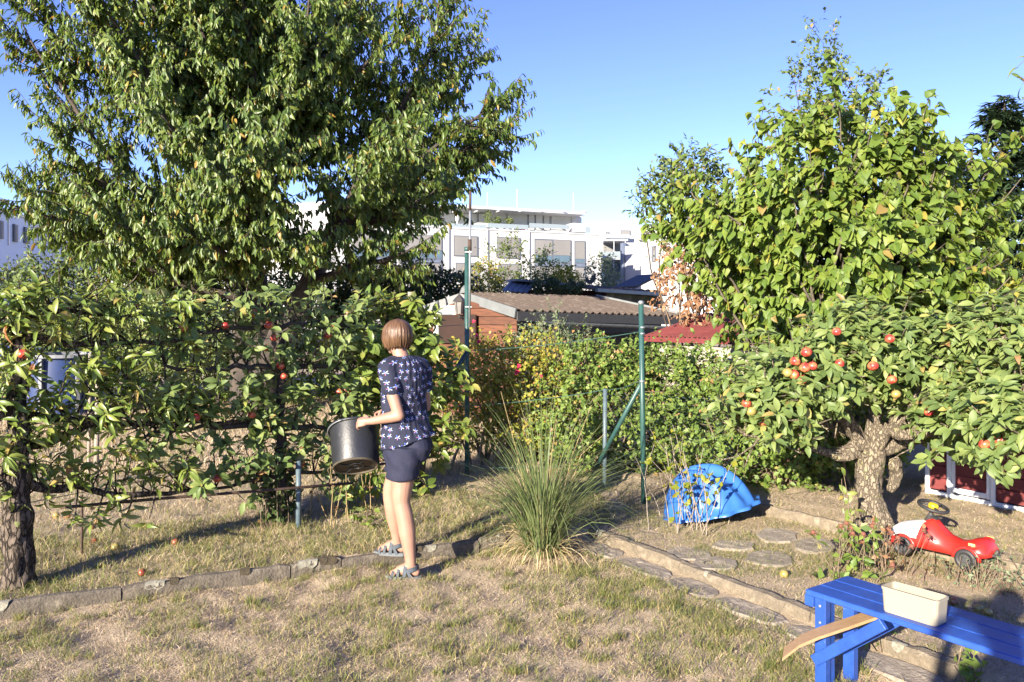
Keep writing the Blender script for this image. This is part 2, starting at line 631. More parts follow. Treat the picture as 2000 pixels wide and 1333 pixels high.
# ------------------------------------------------------------------ kerbs and paths
M_conc = surf('lichen_concrete', (.175, .145, .108), (.10, .084, .064), rough=.95, scale=9, bump=.8, bscale=70, c3=(.24, .205, .155), wear=((.32, .31, .245), 8, .64), coords='Generated' if False else 'Object')
M_concl = surf('sandy_concrete', (.27, .22, .155), (.16, .13, .09), rough=.95, scale=11, bump=.8, bscale=70, c3=(.33, .275, .20), wear=((.16, .13, .10), 10, .66))
M_stone = surf('path_stone', (.34, .29, .225), (.22, .185, .145), rough=.95, scale=7, bump=.7, bscale=45, c3=(.42, .36, .285), obrand=.15)
M_lich = surf('lichen_spot', (.30, .285, .22), (.15, .14, .105), rough=.95, scale=45, bump=.4)
M_moss = surf('dark_moss', (.05, .04, .026), (.09, .07, .04), rough=1, scale=60, bump=.8)


def kerb(name, label, p0, d, n, lens, thick, top, mat, seed, lich=0):
    rs = np.random.RandomState(seed)
    root = thing(name, label, 'kerb', (p0[0], p0[1], 0), kind='structure')
    s = 0
    for L_ in lens:
        m = 14
        R = []
        off = rs.normal(0, .004)
        tilt = rs.normal(0, .006)
        for i in range(m + 1):
            t = s + .004 + (L_ - .008) * i / m
            e = .012 if i in (0, m) else 0
            base = p0 + d * t
            j = rs.normal(0, .003, 6)
            z1 = top + off + tilt * (i / m - .5) + j[0]
            q = [(0 + e * .3, -.06), (0 + j[1] + e * .3, z1 - .018 - e), (.010 + j[2], z1 - e * .5), (thick - .012 + j[3], z1 + j[4] * .7 - e * .5), (thick + j[5], z1 - .02 - e), (thick, -.06)]
            R.append([np.array([*(base + n * (a + off)), z]) for a, z in q])
        MB().rings(R).build('kerb_stone', mat, root, smooth=False)
        for k in range(lich):
            t = s + rs.uniform(.08, L_ - .08)
            rr = rs.uniform(.018, .038)
            a_ = rs.uniform(-.004, .014)
            c = np.array([*(p0 + d * t), 0])
            moss = rs.rand() < .4
            pts = []
            nn = 24
            for i in range(nn):
                an = 2 * math.pi * i / nn
                w = rr * (1 + .12 * math.sin(an * 3 + k) + rs.uniform(-.05, .05))
                u, v = w * math.cos(an) * 1.3, w * math.sin(an)
                f = v + .010
                if f < 0:
                    pts.append(c + np.array([*(d * u + n * (off - .005)), top + off - .012 + f]))
                else:
                    pts.append(c + np.array([*(d * u + n * (off + f * 1.1)), top + off + .005 + (.008 if moss else 0) * (i % 2)]))
            cen = c + np.array([*(n * (off + .006)), top + off + (.016 if moss else .007)])
            MB().add(pts + [cen], [(i, (i + 1) % nn, nn) for i in range(nn)]).build('moss_patch' if moss else 'lichen_patch', M_moss if moss else M_lich, root, smooth=True)
        s += L_
    return root


kerb('garden_kerb', 'weathered grey concrete kerb with pale lichen spots along the dry lawn', A0 - DA * 1.35, DA, NA, [.62, 1.34, .98, .33, .99, .22], .06, .088, M_conc, 3, lich=4)
kerb('path_kerb', 'sandy concrete kerb running beside the narrow flagstone path', B0 - DB * .05, DB, NB, [1.0, 1.02, .86], .075, .075, M_concl, 4, lich=1)
kerb('bed_kerb', 'sandy concrete edging between blue shell and red toy car', C0 - DC * .12, DC, NC, [.92, 1.1, .9], .05, .135, M_concl, 6)


def flat_stone(c, u, v, pts, th, root, rs, name):
    """irregular flag from outline pts in the frame u, v"""
    n = len(pts)
    z0 = float(c[2])
    lo = [np.array([c[0] + u[0] * a + v[0] * b, c[1] + u[1] * a + v[1] * b, z0 - .05]) for a, b in pts]
    hi = [np.array([c[0] + u[0] * a + v[0] * b, c[1] + u[1] * a + v[1] * b, z0 + th - .008 + rs.normal(0, .002)]) for a, b in pts]
    h2 = [np.array([c[0] + u[0] * a * .93 + v[0] * b * .93, c[1] + u[1] * a * .93 + v[1] * b * .93, z0 + th + rs.normal(0, .002)]) for a, b in pts]
    h3 = [np.array([c[0] + u[0] * a * .5 + v[0] * b * .5, c[1] + u[1] * a * .5 + v[1] * b * .5, z0 + th + rs.normal(0, .003)]) for a, b in pts]
    MB().rings([lo, hi, h2, h3]).build(name, M_stone, root)


rs = np.random.RandomState(12)
fp = thing('stone_path', 'narrow path of worn grey flagstones between lawn and sandy kerb', 'path', (*(B0 - NB * .13), 0), kind='structure')
t = .12
while t < 2.75:
    L_ = rs.uniform(.34, .52)
    c = np.array([*(B0 + DB * (t + L_ / 2) - NB * .128), .004])
    pts = []
    for i in range(14):
        an = 2 * math.pi * i / 14
        ca, sa = math.cos(an), math.sin(an)
        e = 3.2
        r_ = (abs(ca) ** e + abs(sa) ** e) ** (-1 / e)
        pts.append((ca * r_ * L_ * .48 * rs.uniform(.93, 1.02), sa * r_ * .108 * rs.uniform(.88, 1.05)))
    flat_stone(c, DB, NB, pts, .007, fp, rs, 'flagstone')
    t += L_ + .01
sp = thing('stepping_stones', 'irregular worn stepping stones set in grass near the blue shell', 'path', (*gp(1480, 1070, .05)[:2], .045), kind='structure')
for (x, y, w, d_) in [(1345, 1083, 92, 27), (1432, 1066, 84, 20), (1518, 1047, 84, 26), (1592, 1067, 82, 30), (1503, 1092, 100, 30), (1398, 1102, 92, 28)]:
    c = gp(x, y, .05)
    wx = w / FPX * c[1] / 2
    wy = (gp(x, y - d_ / 2, .05)[1] - gp(x, y + d_ / 2, .05)[1]) / 2
    pts = []
    for i in range(12):
        an = 2 * math.pi * i / 12
        e = 3
        ca, sa = math.cos(an), math.sin(an)
        r_ = (abs(ca) ** e + abs(sa) ** e) ** (-1 / e) * rs.uniform(.86, 1.03)
        pts.append((ca * r_ * wx, sa * r_ * wy))
    c[2] = .047
    flat_stone(c, np.array([.97, -.2]), np.array([.3, .95]), pts, .012, sp, rs, 'stepping_stone')

# ------------------------------------------------------------------ grass
def blades(name, pos, length, width, lean, mat, seed, label, curve=.5):
    rs = np.random.RandomState(seed)
    n = len(pos)
    az = rs.uniform(0, 2 * np.pi, n)
    d = np.stack([np.cos(az), np.sin(az), np.zeros(n)], 1)
    fa = rs.uniform(0, 2 * np.pi, n)
    s = np.stack([np.cos(fa), np.sin(fa), rs.normal(0, .3, n)], 1)
    up = np.array([0, 0, 1.])
    ln = np.clip(lean + rs.normal(0, .25, n), .05, 1.5)[:, None]
    d1 = nrm(d * np.sin(ln * .7) + up * np.cos(ln * .7))
    d2 = nrm(d * np.sin(np.minimum(ln * 1.4, 1.75)) + up * np.cos(np.minimum(ln * 1.4, 1.75)))
    L_ = length[:, None]
    w = width[:, None]
    mid = pos + d1 * L_ * .5
    tip = mid + d2 * L_ * .5
    V = np.stack([pos - s * w, pos + s * w, mid + s * w * .75, mid - s * w * .75, tip], 1).reshape(-1, 3)
    b = np.arange(n)[:, None] * 5
    q = b + np.array([[0, 1, 2, 3]])
    tr = b + np.array([[3, 2, 4]])
    rnd = np.repeat(rs.rand(n), 5)
    o = link(name, mesh_np(name, V, [q, tr], rnd=rnd), mat)
    return tag(o, label, 'grass', kind='stuff')


def scatter(n, x0, x1, y0, y1, fn, seed):
    rs = np.random.RandomState(seed)
    x = rs.uniform(x0, x1, n)
    y = y0 + (y1 - y0) * rs.rand(n) ** 1.15
    vis = np.abs(x / y) < .70
    k = vis & (rs.rand(n) < fn(x, y))
    x, y = x[k], y[k]
    return np.stack([x, y, hgt(x, y) - .004], 1)


ins_lawn = lambda x, y: (side(x, y, A0, NA) < -.01) & (side(x, y, B0, NB) < -.245) & (y < 6.0)
near_path = lambda x, y: (side(x, y, A0, NA) < -.01) & (side(x, y, B0, NB) < -.20) & (y < 6.0)
clump = lambda x, y: np.clip((noise2(x, y, 2.6, 5) * .6 + noise2(x, y, 7, 6) * .55 - .52) * 4.5, 0, 1)
rs = np.random.RandomState(40)
p = scatter(230000, -3.4, 2.4, 3.4, 6.1, lambda x, y: ins_lawn(x, y) * (.25 + .75 * noise2(x, y, 6, 8)), 41)
blades('dry_lawn_grass', p, rs.uniform(.014, .05, len(p)), rs.uniform(.0007, .0015, len(p)), 1.25, M_gdry, 1, 'matted straw coloured dry grass covering the lawn')
p = scatter(150000, -3.4, 2.4, 3.4, 6.1, lambda x, y: near_path(x, y) * (.035 + clump(x, y) * (.35 + .5 * (side(x, y, B0, NB) > -.75))), 42)
blades('green_lawn_grass', p, rs.uniform(.025, .075, len(p)), rs.uniform(.0008, .0018, len(p)), .7, M_ggreen, 2, 'tufts of short green grass scattered through the dry lawn')
# separate green tufts
tc_ = np.random.RandomState(77)
tp_ = []
for i in range(520):
    x, y = tc_.uniform(-3.2, 2.2), 3.5 + 2.5 * tc_.rand() ** 1.1
    if not near_path(x, y): continue
    n_ = tc_.randint(14, 60)
    rr_ = tc_.uniform(.015, .07)
    a_, r_ = tc_.uniform(0, 6.28, n_), rr_ * np.sqrt(tc_.rand(n_))
    xx, yy = x + np.cos(a_) * r_ * 1.4, y + np.sin(a_) * r_
    tp_.append(np.stack([xx, yy, hgt(xx, yy) - .004], 1))
p = np.concatenate(tp_)
blades('grass_tufts', p, rs.uniform(.03, .085, len(p)), rs.uniform(.0009, .0019, len(p)), .62, M_ggreen, 12, 'small separate tufts of green grass standing up from the dry lawn')
ins_left = lambda x, y: (side(x, y, A0, NA) > .07) & (x < B0[0] + .2)
p = scatter(150000, -5.2, 1.0, 4.0, 8.6, lambda x, y: ins_left(x, y) * np.where(side(x, y, A0, NA) < 1.5, .35 + .55 * noise2(x, y, 3, 9), .16), 43)
blades('orchard_grass', p, rs.uniform(.03, .10, len(p)), rs.uniform(.001, .0022, len(p)), .75, M_ggreen, 3, 'longer green and yellow grass beyond the kerb under the espaliers')
p = scatter(90000, -5.2, 1.0, 4.0, 8.6, lambda x, y: ins_left(x, y) * (.2 + .5 * noise2(x, y, 2, 10)), 44)
blades('dry_orchard_grass', p, rs.uniform(.03, .10, len(p)), rs.uniform(.001, .002, len(p)), .9, M_gdry, 4, 'dead yellow grass stalks beyond the kerb under the espaliers')
ins_right = lambda x, y: (side(x, y, B0, NB) > .09) & ((side(x, y, C0, NC) < -.01) | (side(x, y, C0, NC) > .06))
p = scatter(120000, .6, 5.2, 3.3, 7.6, lambda x, y: ins_right(x, y) * (.16 + .84 * clump(x + 3, y)) * np.where(side(x, y, C0, NC) > 0, .4, 1), 45)
blades('bed_grass', p, rs.uniform(.02, .06, len(p)), rs.uniform(.0008, .0017, len(p)), .8, M_ggreen, 5, 'thin green grass growing between the stepping stones')
p = scatter(110000, .6, 5.2, 3.3, 7.8, lambda x, y: ins_right(x, y) * (.15 + .6 * noise2(x, y, 5, 11)), 46)
blades('dry_bed_grass', p, rs.uniform(.015, .045, len(p)), rs.uniform(.0008, .0016, len(p)), 1.1, M_gdry, 6, 'short dead grass on the sandy ground around toy car and shell')

p = scatter(70000, -10, .3, 8.2, 16, lambda x, y: .25 + .5 * noise2(x, y, 1.2, 12), 47)
blades('far_orchard_grass', p, rs.uniform(.05, .18, len(p)), rs.uniform(.0018, .004, len(p)), .7, M_gdry, 7, 'tall dry grass growing on the ground around the cherry trunk')
p = scatter(40000, -10, .3, 8.2, 16, lambda x, y: .1 + .7 * clump(x * .5, y * .5), 48)
blades('far_green_grass', p, rs.uniform(.05, .16, len(p)), rs.uniform(.0018, .004, len(p)), .6, M_ggreen, 8, 'patches of green grass growing on the ground around the cherry trunk')

# ------------------------------------------------------------------ plants
def leaf_tpl(kind, fold, bend, twist=0.0):
    prof = {
        'cherry': [(0, 0), (.2, .14), (.55, .18), (.82, .10), (1, 0)],
        'heart': [(0, .05), (-.08, .22), (.06, .40), (.28, .42), (.56, .29), (.8, .13), (1, 0)],
        'apple': [(0, .02), (.12, .14), (.38, .235), (.68, .19), (.88, .08), (1, 0)],
        'pear': [(0, .02), (.14, .11), (.4, .175), (.7, .145), (.88, .06), (1, 0)],
        'small': [(0, 0), (.5, .27), (1, 0)],
        'smallround': [(0, 0), (.5, .38), (1, 0)],
        'needle': [(0, 0), (.5, .045), (1, 0)],
    }[kind]
    V, rows = [], []
    for i, (t, w) in enumerate(prof):
        z = -bend * t * t
        y = t * (1 - abs(bend) * .25 * t)
        if i == len(prof) - 1 or w == 0:
            rows.append((len(V),))
            V.append((0, y, z))
        else:
            rows.append((len(V), len(V) + 1, len(V) + 2))
            c, s = math.cos(fold), math.sin(fold)
            tw = twist * (t - .3)
            for k in (-1, 0, 1):
                V.append((k * w * c, y, z + abs(k) * w * s + k * w * tw))
    F = []
    for a, b in zip(rows[:-1], rows[1:]):
        if len(a) == 1 and len(b) == 3:
            F += [(a[0], b[1], b[0]), (a[0], b[2], b[1])]
        elif len(a) == 3 and len(b) == 3:
            F += [(a[0], a[1], b[1]), (a[0], b[1], b[0]), (a[1], a[2], b[2]), (a[1], b[2], b[1])]
        elif len(a) == 3:
            F += [(a[0], a[1], b[0]), (a[1], a[2], b[0])]
    return np.array(V, float), np.array(F, np.int32)


TPL = {
    'cherry': [leaf_tpl('cherry', .5, .18, .3), leaf_tpl('cherry', .3, .35, -.3), leaf_tpl('cherry', .75, .1, .1)],
    'heart': [leaf_tpl('heart', .25, .2, .2), leaf_tpl('heart', .5, .35, -.2), leaf_tpl('heart', .12, .1, .3)],
    'apple': [leaf_tpl('apple', .35, .3, .4), leaf_tpl('apple', .6, .5, -.3), leaf_tpl('apple', .2, .15, .5)],
    'pear': [leaf_tpl('pear', .55, .6, .3), leaf_tpl('pear', .4, .4, -.4), leaf_tpl('pear', .75, .8, .2)],
    'small': [leaf_tpl('small', .4, .2), leaf_tpl('small', .2, .1)],
    'smallround': [leaf_tpl('smallround', .3, .2), leaf_tpl('smallround', .5, .1)],
    'needle': [leaf_tpl('needle', .3, .1)],
}


TOSUN = np.array([-SUN_H.x, -SUN_H.y, .3])      # leaves turn towards the light


class Plant:
    def __init__(self, name, label, cat, loc, seed, group=None):
        self.root = thing(name, label, cat, loc, group)
        self.rs = np.random.RandomState(seed)
        self.trunk, self.br = MB(), MB()
        self.P, self.A, self.Nn, self.S = [], [], [], []

    def path(self, p, d, L_, wig=.12, trop=0.0, step=.12):
        n = max(2, int(round(L_ / step)))
        p = np.array(p, float)
        d = nrm(d)
        pts = [p]
        for i in range(n):
            d = nrm(d + wig * self.rs.normal(0, 1, 3) + np.array([0, 0, trop]))
            p = p + d * L_ / n
            pts.append(p)
        return np.array(pts)

    def leaves(self, P, A, Nv, S):
        self.P.append(np.atleast_2d(P)); self.A.append(np.atleast_2d(A)); self.Nn.append(np.atleast_2d(Nv)); self.S.append(np.atleast_1d(S))

    def finish(self, kind, mat, nobj=0, barkt=None, barkb=None, crown='crown', cull=None):
        if self.trunk.v: self.trunk.build('trunk', barkt or M_bark, self.root, smooth=True)
        if self.br.v: self.br.build('branches', barkb or M_twig, self.root, smooth=True, kind='stuff')
        P, A, Nv, S = np.concatenate(self.P), nrm(np.concatenate(self.A)), np.concatenate(self.Nn), np.concatenate(self.S)
        if cull is not None:
            k = cull(P)
            P, A, Nv, S = P[k], A[k], Nv[k], S[k]
        Nv = nrm(Nv - A * (Nv * A).sum(1, keepdims=True))
        Bv = np.cross(A, Nv)
        R = np.stack([Bv, A, Nv], 1)          # rows: local x, y, z
        tp = TPL[kind]
        n = len(P)
        which = self.rs.randint(0, len(tp), n)
        solo = np.zeros(n, bool)
        if nobj:
            sx, sy = P[:, 0] / P[:, 1], (P[:, 2] - EYE) / P[:, 1]
            vis = (np.abs(sx) < .63) & (sy < .385) & (sy > -.45)
            key = np.where(vis, S / P[:, 1], 0)
            front = -P[:, 1] * .15
            order = np.argsort(-(key * 10 + front * .02 + np.where(vis, 0, -99)))
            solo[order[:nobj]] = vis[order[:nobj]]
        off = ROOT[self.root]
        Vs, Fs, rn, base = [], [], [], 0
        for w, (tv, tf) in enumerate(tp):
            k = (which == w) & ~solo
            m = int(k.sum())
            if not m: continue
            V = np.einsum('vi,nij->nvj', tv, R[k]) * S[k][:, None, None] + P[k][:, None, :] - off
            Vs.append(V.reshape(-1, 3))
            Fs.append((tf[None] + base + (np.arange(m) * len(tv))[:, None, None]).reshape(-1, 3))
            rn.append(np.repeat(self.rs.rand(m), len(tv)))
            base += m * len(tv)
        me = mesh_np(crown, np.concatenate(Vs), np.concatenate(Fs), rnd=np.concatenate(rn), smooth=True)
        link(crown, me, mat, self.root, kind='stuff')
        if solo.any():
            ms = []
            for tv, tf in tp:
                q = mesh_np('leaf', tv, tf, smooth=True)
                q.materials.append(mat)
                ms.append(q)
            for i in np.nonzero(solo)[0]:
                o = bpy.data.objects.new('leaf', ms[which[i]])
                COL.objects.link(o)
                o.parent = self.root
                mt = np.eye(4)
                mt[:3, :3] = R[i].T * S[i]
                mt[:3, 3] = P[i] - off
                o.matrix_local = Matrix(mt.tolist())
        return self

    # leaf arrangements ------------------------------------------------
    def hang(self, pts, t0, gap, size, centre, down=1.0, out=.5):
        """leaves along a twig hanging from it"""
        rs = self.rs
        seg = np.linalg.norm(np.diff(pts, axis=0), axis=1)
        cum = np.concatenate([[0], np.cumsum(seg)])
        k = max(1, int(cum[-1] * (1 - t0) / gap))
        s = cum[-1] * (t0 + (1 - t0) * (np.arange(k) + rs.rand(k)) / k)
        P = np.stack([np.interp(s, cum, pts[:, c]) for c in range(3)], 1)
        o = nrm(P - centre)
        d = nrm(pts[-1] - pts[0])
        A = out * o * .4 + rs.normal(0, .38, (k, 3)) + d * .25 + np.array([0, 0, -down])
        Nv = o * .8 + rs.normal(0, .5, (k, 3)) + np.array([0, 0, .35]) + TOSUN * .45
        self.leaves(P + rs.normal(0, .012, (k, 3)), A, Nv, size * rs.uniform(.7, 1.15, k))

    def rosette(self, p, d, m, size, spread=1.0):
        rs = self.rs
        d = nrm(d)
        az = rs.uniform(0, 2 * np.pi) + np.arange(m) * 2.4 + rs.normal(0, .3, m)
        ref = np.array([1, 0, 0]) if abs(d[2]) > .6 else np.array([0, 0, 1])
        a = nrm(np.cross(d, ref)); b = np.cross(d, a)
        lat = np.cos(az)[:, None] * a + np.sin(az)[:, None] * b
        el = rs.uniform(.15, .75, m)[:, None]
        A = lat * spread + d * el + rs.normal(0, .18, (m, 3)) + np.array([0, 0, -.1])
        Nv = d * .7 + lat * -.2 + np.array([0, 0, .4]) + rs.normal(0, .38, (m, 3)) + TOSUN * .7
        self.leaves(p + d * rs.uniform(0, .05, (m, 1)) + lat * .012, A, Nv, size * rs.uniform(.65, 1.15, m))


def fit(pts, cen, rad):
    """part of a path inside an ellipsoid"""
    k = (((pts - cen) / rad) ** 2).sum(1) < 1
    n = len(pts) if k.all() else max(2, int(np.argmin(k)))
    return pts[:n]


# cherry tree --------------------------------------------------------
def cherry():
    K = 1.37
    base = np.array([-4.14, 13.02, .0])
    B = lambda x, y, z: base + np.array([x * K, y * K, EYE + (z - EYE) * K])
    T = Plant('cherry_tree', 'large spreading cherry tree with hanging dark green leaves and dark limbs', 'tree', base, 77)
    rs = T.rs
    cen = np.array([-4.18, 13.02, 5.19])
    rad = np.array([3.1, 2.6, 2.75]) * K
    crotch = B(-.12, 0, 3.05)
    rtube(T.trunk, [base + (0, 0, -.1), base + (.0, 0, .5), B(.02, 0, 1.5), B(-.08, 0, 2.2), crotch], [.40, .32, .26, .19, .15], 20, .03, step=.06)
    rtube(T.trunk, [base + (-.14, -.16, -.1), base + (-.2, -.14, .5), B(-.13, -.12, 1.7), B(-.2, -.02, 2.1)], [.27, .22, .19, .12], 16, .02, step=.06)
    lowfork = [B(.05, 0, 1.1), B(.36, -.05, 1.55), B(.66, -.08, 2.1), B(.78, .0, 2.6)]
    rtube(T.trunk, lowfork, [.27, .22, .18, .14], 16, .02, step=.06)
    limbs = []
    spec = [  # start, azimuth deg, elevation, length
        (crotch, 150, 38, 2.4), (crotch, 20, 55, 2.2), (crotch, 95, 62, 2.3), (crotch, 260, 55, 2.3), (crotch, 200, 62, 2.5), (crotch, 320, 50, 2.3), (crotch, 60, 78, 2.4), (crotch, 180, 82, 2.4),
        (base + (-.08, 0, 2.25), 185, 14, 3.0), (base + (-.1, 0, 2.5), 225, 20, 2.5), (base + (-.05, 0, 2.0), 165, 10, 2.9), (base + (-.1, 0, 2.65), 285, 22, 2.3), (base + (-.1, 0, 2.75), 200, 30, 3.1), (base + (-.1, 0, 2.4), 250, 10, 2.2),
        (base + (-.08, 0, 2.1), 270, 14, 1.9), (base + (-.08, 0, 2.3), 300, 16, 2.2), (base + (-.08, 0, 2.2), 240, 16, 2.2), (base + (-.08, 0, 2.5), 275, 28, 2.2), (base + (-.08, 0, 2.0), 205, 6, 2.3), (base + (-.1, 0, 2.2), 195, 20, 3.0), (base + (-.1, 0, 2.7), 180, 45, 3.1), (crotch, 280, 70, 2.6), (crotch, 230, 48, 2.6), (crotch, 310, 68, 2.6), (lowfork[2], 285, 12, 1.7), (lowfork[-1], 10, 26, 2.4), (lowfork[-1], 340, 12, 2.2), (lowfork[-1], 40, 40, 2.4), (lowfork[-1], 300, 18, 2.2), (lowfork[-1], 355, 44, 2.6), (lowfork[2], 325, 8, 1.8),
        (crotch + (0, 0, -.3), 130, 25, 2.3), (crotch + (0, 0, -.2), 110, 30, 2.2), (lowfork[-1], 75, 25, 2.1), (crotch, 240, 35, 2.5), (crotch, 0, 36, 2.7), (crotch, 345, 62, 2.7), (crotch, 160, 56, 2.8),
        (crotch, 8, 50, 3.0), (crotch, 25, 42, 2.8), (lowfork[-1], 350, 56, 3.0), (lowfork[-1], 20, 60, 3.0), (lowfork[-1], 5, 34, 2.6), (crotch, 350, 72, 3.0), (crotch, 330, 58, 3.0), (crotch, 175, 50, 3.2), (crotch, 150, 66, 3.0), (crotch, 190, 40, 3.2), (crotch, 210, 55, 3.0), (crotch, 265, 78, 2.9), (crotch, 295, 64, 2.8), (crotch, 250, 66, 2.8), (base + (-.1, 0, 3.0), 172, 8, 4.2), (base + (-.1, 0, 2.7), 190, 4, 3.6)]
    for st, az, el, L_ in spec:
        a, e = math.radians(az), math.radians(el)
        d = np.array([math.cos(a) * math.cos(e), math.sin(a) * math.cos(e), math.sin(e)])
        pts = T.path(st, d, (L_ if L_ > 3.4 else L_ * K) * rs.uniform(.95, 1.12), wig=.07, trop=.02, step=.22)
        pts = fit(pts, cen, rad * .97)
        n = len(pts)
        T.trunk.tube(pts, np.linspace(.085, .016, n), 6)
        limbs.append(pts)
        cum = np.linspace(0, 1, n)
        length = np.linalg.norm(np.diff(pts, axis=0), axis=1).sum()
        nsec = int(length / .10)
        for k in range(nsec):
            t = .22 + .78 * (k + rs.rand()) / nsec
            i = min(int(t * (n - 1)), n - 2)
            f = t * (n - 1) - i
            p = pts[i] * (1 - f) + pts[i + 1] * f
            ld = nrm(pts[i + 1] - pts[i])
            r = nrm(np.cross(ld, rs.normal(0, 1, 3)))
            d2 = nrm(ld * rs.uniform(.5, 1.0) + r * rs.uniform(.5, 1.0) + np.array([0, 0, .12]))
            L2 = rs.uniform(.35, .95) * (1.1 - .45 * t) * K
            q = T.path(p, d2, L2, wig=.10, trop=.03, step=.16)
            q = fit(q, cen, rad * rs.uniform(.93, 1.12))
            if len(q) < 3: continue
            T.br.tube(q, np.linspace(.014, .004, len(q)), 4)
            T.hang(q, .1, .025, .135, cen)
            for j in range(int(L2 / .18)):
                m = rs.randint(1, len(q) - 1)
                d3 = nrm(nrm(q[m] - q[m - 1]) + rs.normal(0, .6, 3))
                w = T.path(q[m], d3, rs.uniform(.2, .46), wig=.1, trop=.04, step=.13)
                T.br.tube(w, np.linspace(.006, .003, len(w)), 3, cap=False)
                T.hang(w, .05, .026, .132, cen)
        # leading shoot
        q = T.path(pts[-1], nrm(pts[-1] - pts[-2]) + np.array([0, 0, .15]), rs.uniform(.5, 1.1), wig=.05, trop=.03)
        T.br.tube(q, np.linspace(.013, .003, len(q)), 4)
        T.hang(q, 0, .022, .135, cen)
    T.finish('cherry', M_cherry, 300, M_barkd, M_barkd)
    return T


cherry()


# heart leaved shrub tree on the right ---------------------------------
def lilac():
    base = np.array([3.55, 8.9, .05])
    T = Plant('lilac_tree', 'tall bushy tree with bright green heart shaped leaves above red roof', 'tree', base, 31)
    rs = T.rs
    lobes = [((3.40, 8.8, 2.35), (1.9, 1.25, 1.05)), ((3.65, 8.8, 3.25), (1.25, 1.1, .95)), ((3.4, 8.8, 3.75), (.55, .7, .75)), ((4.6, 8.7, 2.9), (.85, 1.0, .75)), ((2.35, 8.7, 2.55), (.75, .8, .65)), ((4.8, 8.5, 2.0), (.85, .9, .7))]
    cen = np.array([3.6, 8.9, 2.2])
    for s in range(100):
        lc, lr = lobes[rs.choice(len(lobes), p=[.32, .25, .1, .14, .09, .10])]
        lc, lr = np.array(lc), np.array(lr)
        st = base + np.array([rs.normal(0, .22), rs.normal(0, .2), rs.uniform(0, .1)])
        o = rs.normal(0, 1, 3); o[2] = abs(o[2]) * .7 + .05
        o[1] -= .3
        tgt = lc + nrm(o) * lr * rs.uniform(.6, 1.0)
        mid = st * .45 + tgt * .55 + np.array([0, 0, .35]) + rs.normal(0, .15, 3)
        k = 12
        u = np.linspace(0, 1, k)[:, None]
        pts = (1 - u) ** 2 * st + 2 * u * (1 - u) * mid + u * u * tgt + rs.normal(0, .02, (k, 3))
        T.trunk.tube(pts, np.linspace(.026, .005, k), 5)
        for j in range(rs.randint(15, 21)):
            t = rs.uniform(.35, 1)
            i = min(int(t * (k - 1)), k - 2)
            p = pts[i] + (pts[i + 1] - pts[i]) * rs.rand()
            d = nrm(nrm(pts[i + 1] - pts[i]) * .5 + rs.normal(0, .7, 3) + nrm(p - cen) * .5 + np.array([0, 0, .2]))
            w = T.path(p, d, rs.uniform(.25, .6), wig=.12, trop=.04, step=.1)
            T.br.tube(w, np.linspace(.008, .003, len(w)), 3, cap=False)
            T.hang(w, .1, .032, .108, cen, down=.9, out=1.0)
    T.finish('heart', M_lilac, 300, M_bark, M_bark, cull=lambda P: (P[:, 2] > 1.38) | (P[:, 1] < 8.3))
    return T


lilac()


def apple_mesh():
    b = MB()
    prof = []
    for i in range(9):
        t = math.pi * i / 8
        r = math.sin(t) * (1 + .08 * math.cos(t)) + .0
        z = -math.cos(t) * .88
        if i == 8: r, z = .05, .66
        if i == 0: r, z = .05, -.72
        prof.append((max(r, .05), z))
    b.lathe(prof, n=12)
    b.tube([(0, 0, .62), (.03, 0, .9), (.1, 0, 1.15)], .045, 4)
    me = bpy.data.meshes.new('apple')
    me.from_pydata(b.v, [], b.f)
    me.polygons.foreach_set('use_smooth', np.ones(len(me.polygons), bool))
    return me


def apple_mat(name, red, yel, bal):
    m, nt, b, out = newmat(name)
    L = nt.links.new
    tc = N(nt, 'ShaderNodeTexCoord')
    oi = N(nt, 'ShaderNodeObjectInfo')
    ad = N(nt, 'ShaderNodeVectorMath', operation='ADD')
    L(tc.outputs['Object'], ad.inputs[0])
    mu = N(nt, 'ShaderNodeVectorMath', operation='SCALE')
    mu.inputs['Scale'].default_value = 30
    cx = N(nt, 'ShaderNodeCombineXYZ')
    L(oi.outputs['Random'], cx.inputs[0])
    L(cx.outputs[0], mu.inputs[0])
    L(mu.outputs[0], ad.inputs[1])
    nz = N(nt, 'ShaderNodeTexNoise')
    nz.inputs['Scale'].default_value = 1.1
    nz.inputs['Detail'].default_value = 6
    L(ad.outputs[0], nz.inputs['Vector'])
    r = ramp(nt, [(bal - .1, yel), (bal + .02, tuple((a + c) / 2 for a, c in zip(red, yel))), (bal + .14, red)])
    L(nz.outputs['Fac'], r.inputs['Fac'])
    L(r.outputs['Color'], b.inputs['Base Color'])
    b.inputs['Roughness'].default_value = .32
    return m


AP = apple_mesh()
M_ared = apple_mat('red_apple', (.36, .035, .03), (.46, .22, .08), .42)
M_ayel = apple_mat('yellow_apple', (.32, .18, .05), (.26, .22, .07), .55)
AP2 = AP.copy()
AP.materials.append(M_ared)
AP2.materials.append(M_ayel)


M_afall = apple_mat('fallen_apple_skin', (.20, .035, .025), (.26, .15, .05), .46)
AP3 = AP.copy()
AP3.materials.clear()
AP3.materials.append(M_afall)


def apple(p, r, parent=None, label=None, cat=None, group=None, yellow=False, rot=None, name='apple'):
    rr = random.Random(int(abs(p[0] * 1000) + abs(p[2] * 777)))
    o = bpy.data.objects.new(name, AP2 if yellow else AP3 if name == 'fallen_apple' else AP)
    COL.objects.link(o)
    o.scale = (r, r, r)
    o.rotation_euler = rot or (rr.uniform(-.3, .3), rr.uniform(-.3, .3), rr.uniform(0, 6))
    if parent is not None:
        o.parent = parent
        o.location = np.array(p) - ROOT[parent]
        if label: o['label'] = label
    else:
        o.location = p
        tag(o, label, cat, group)
    return o


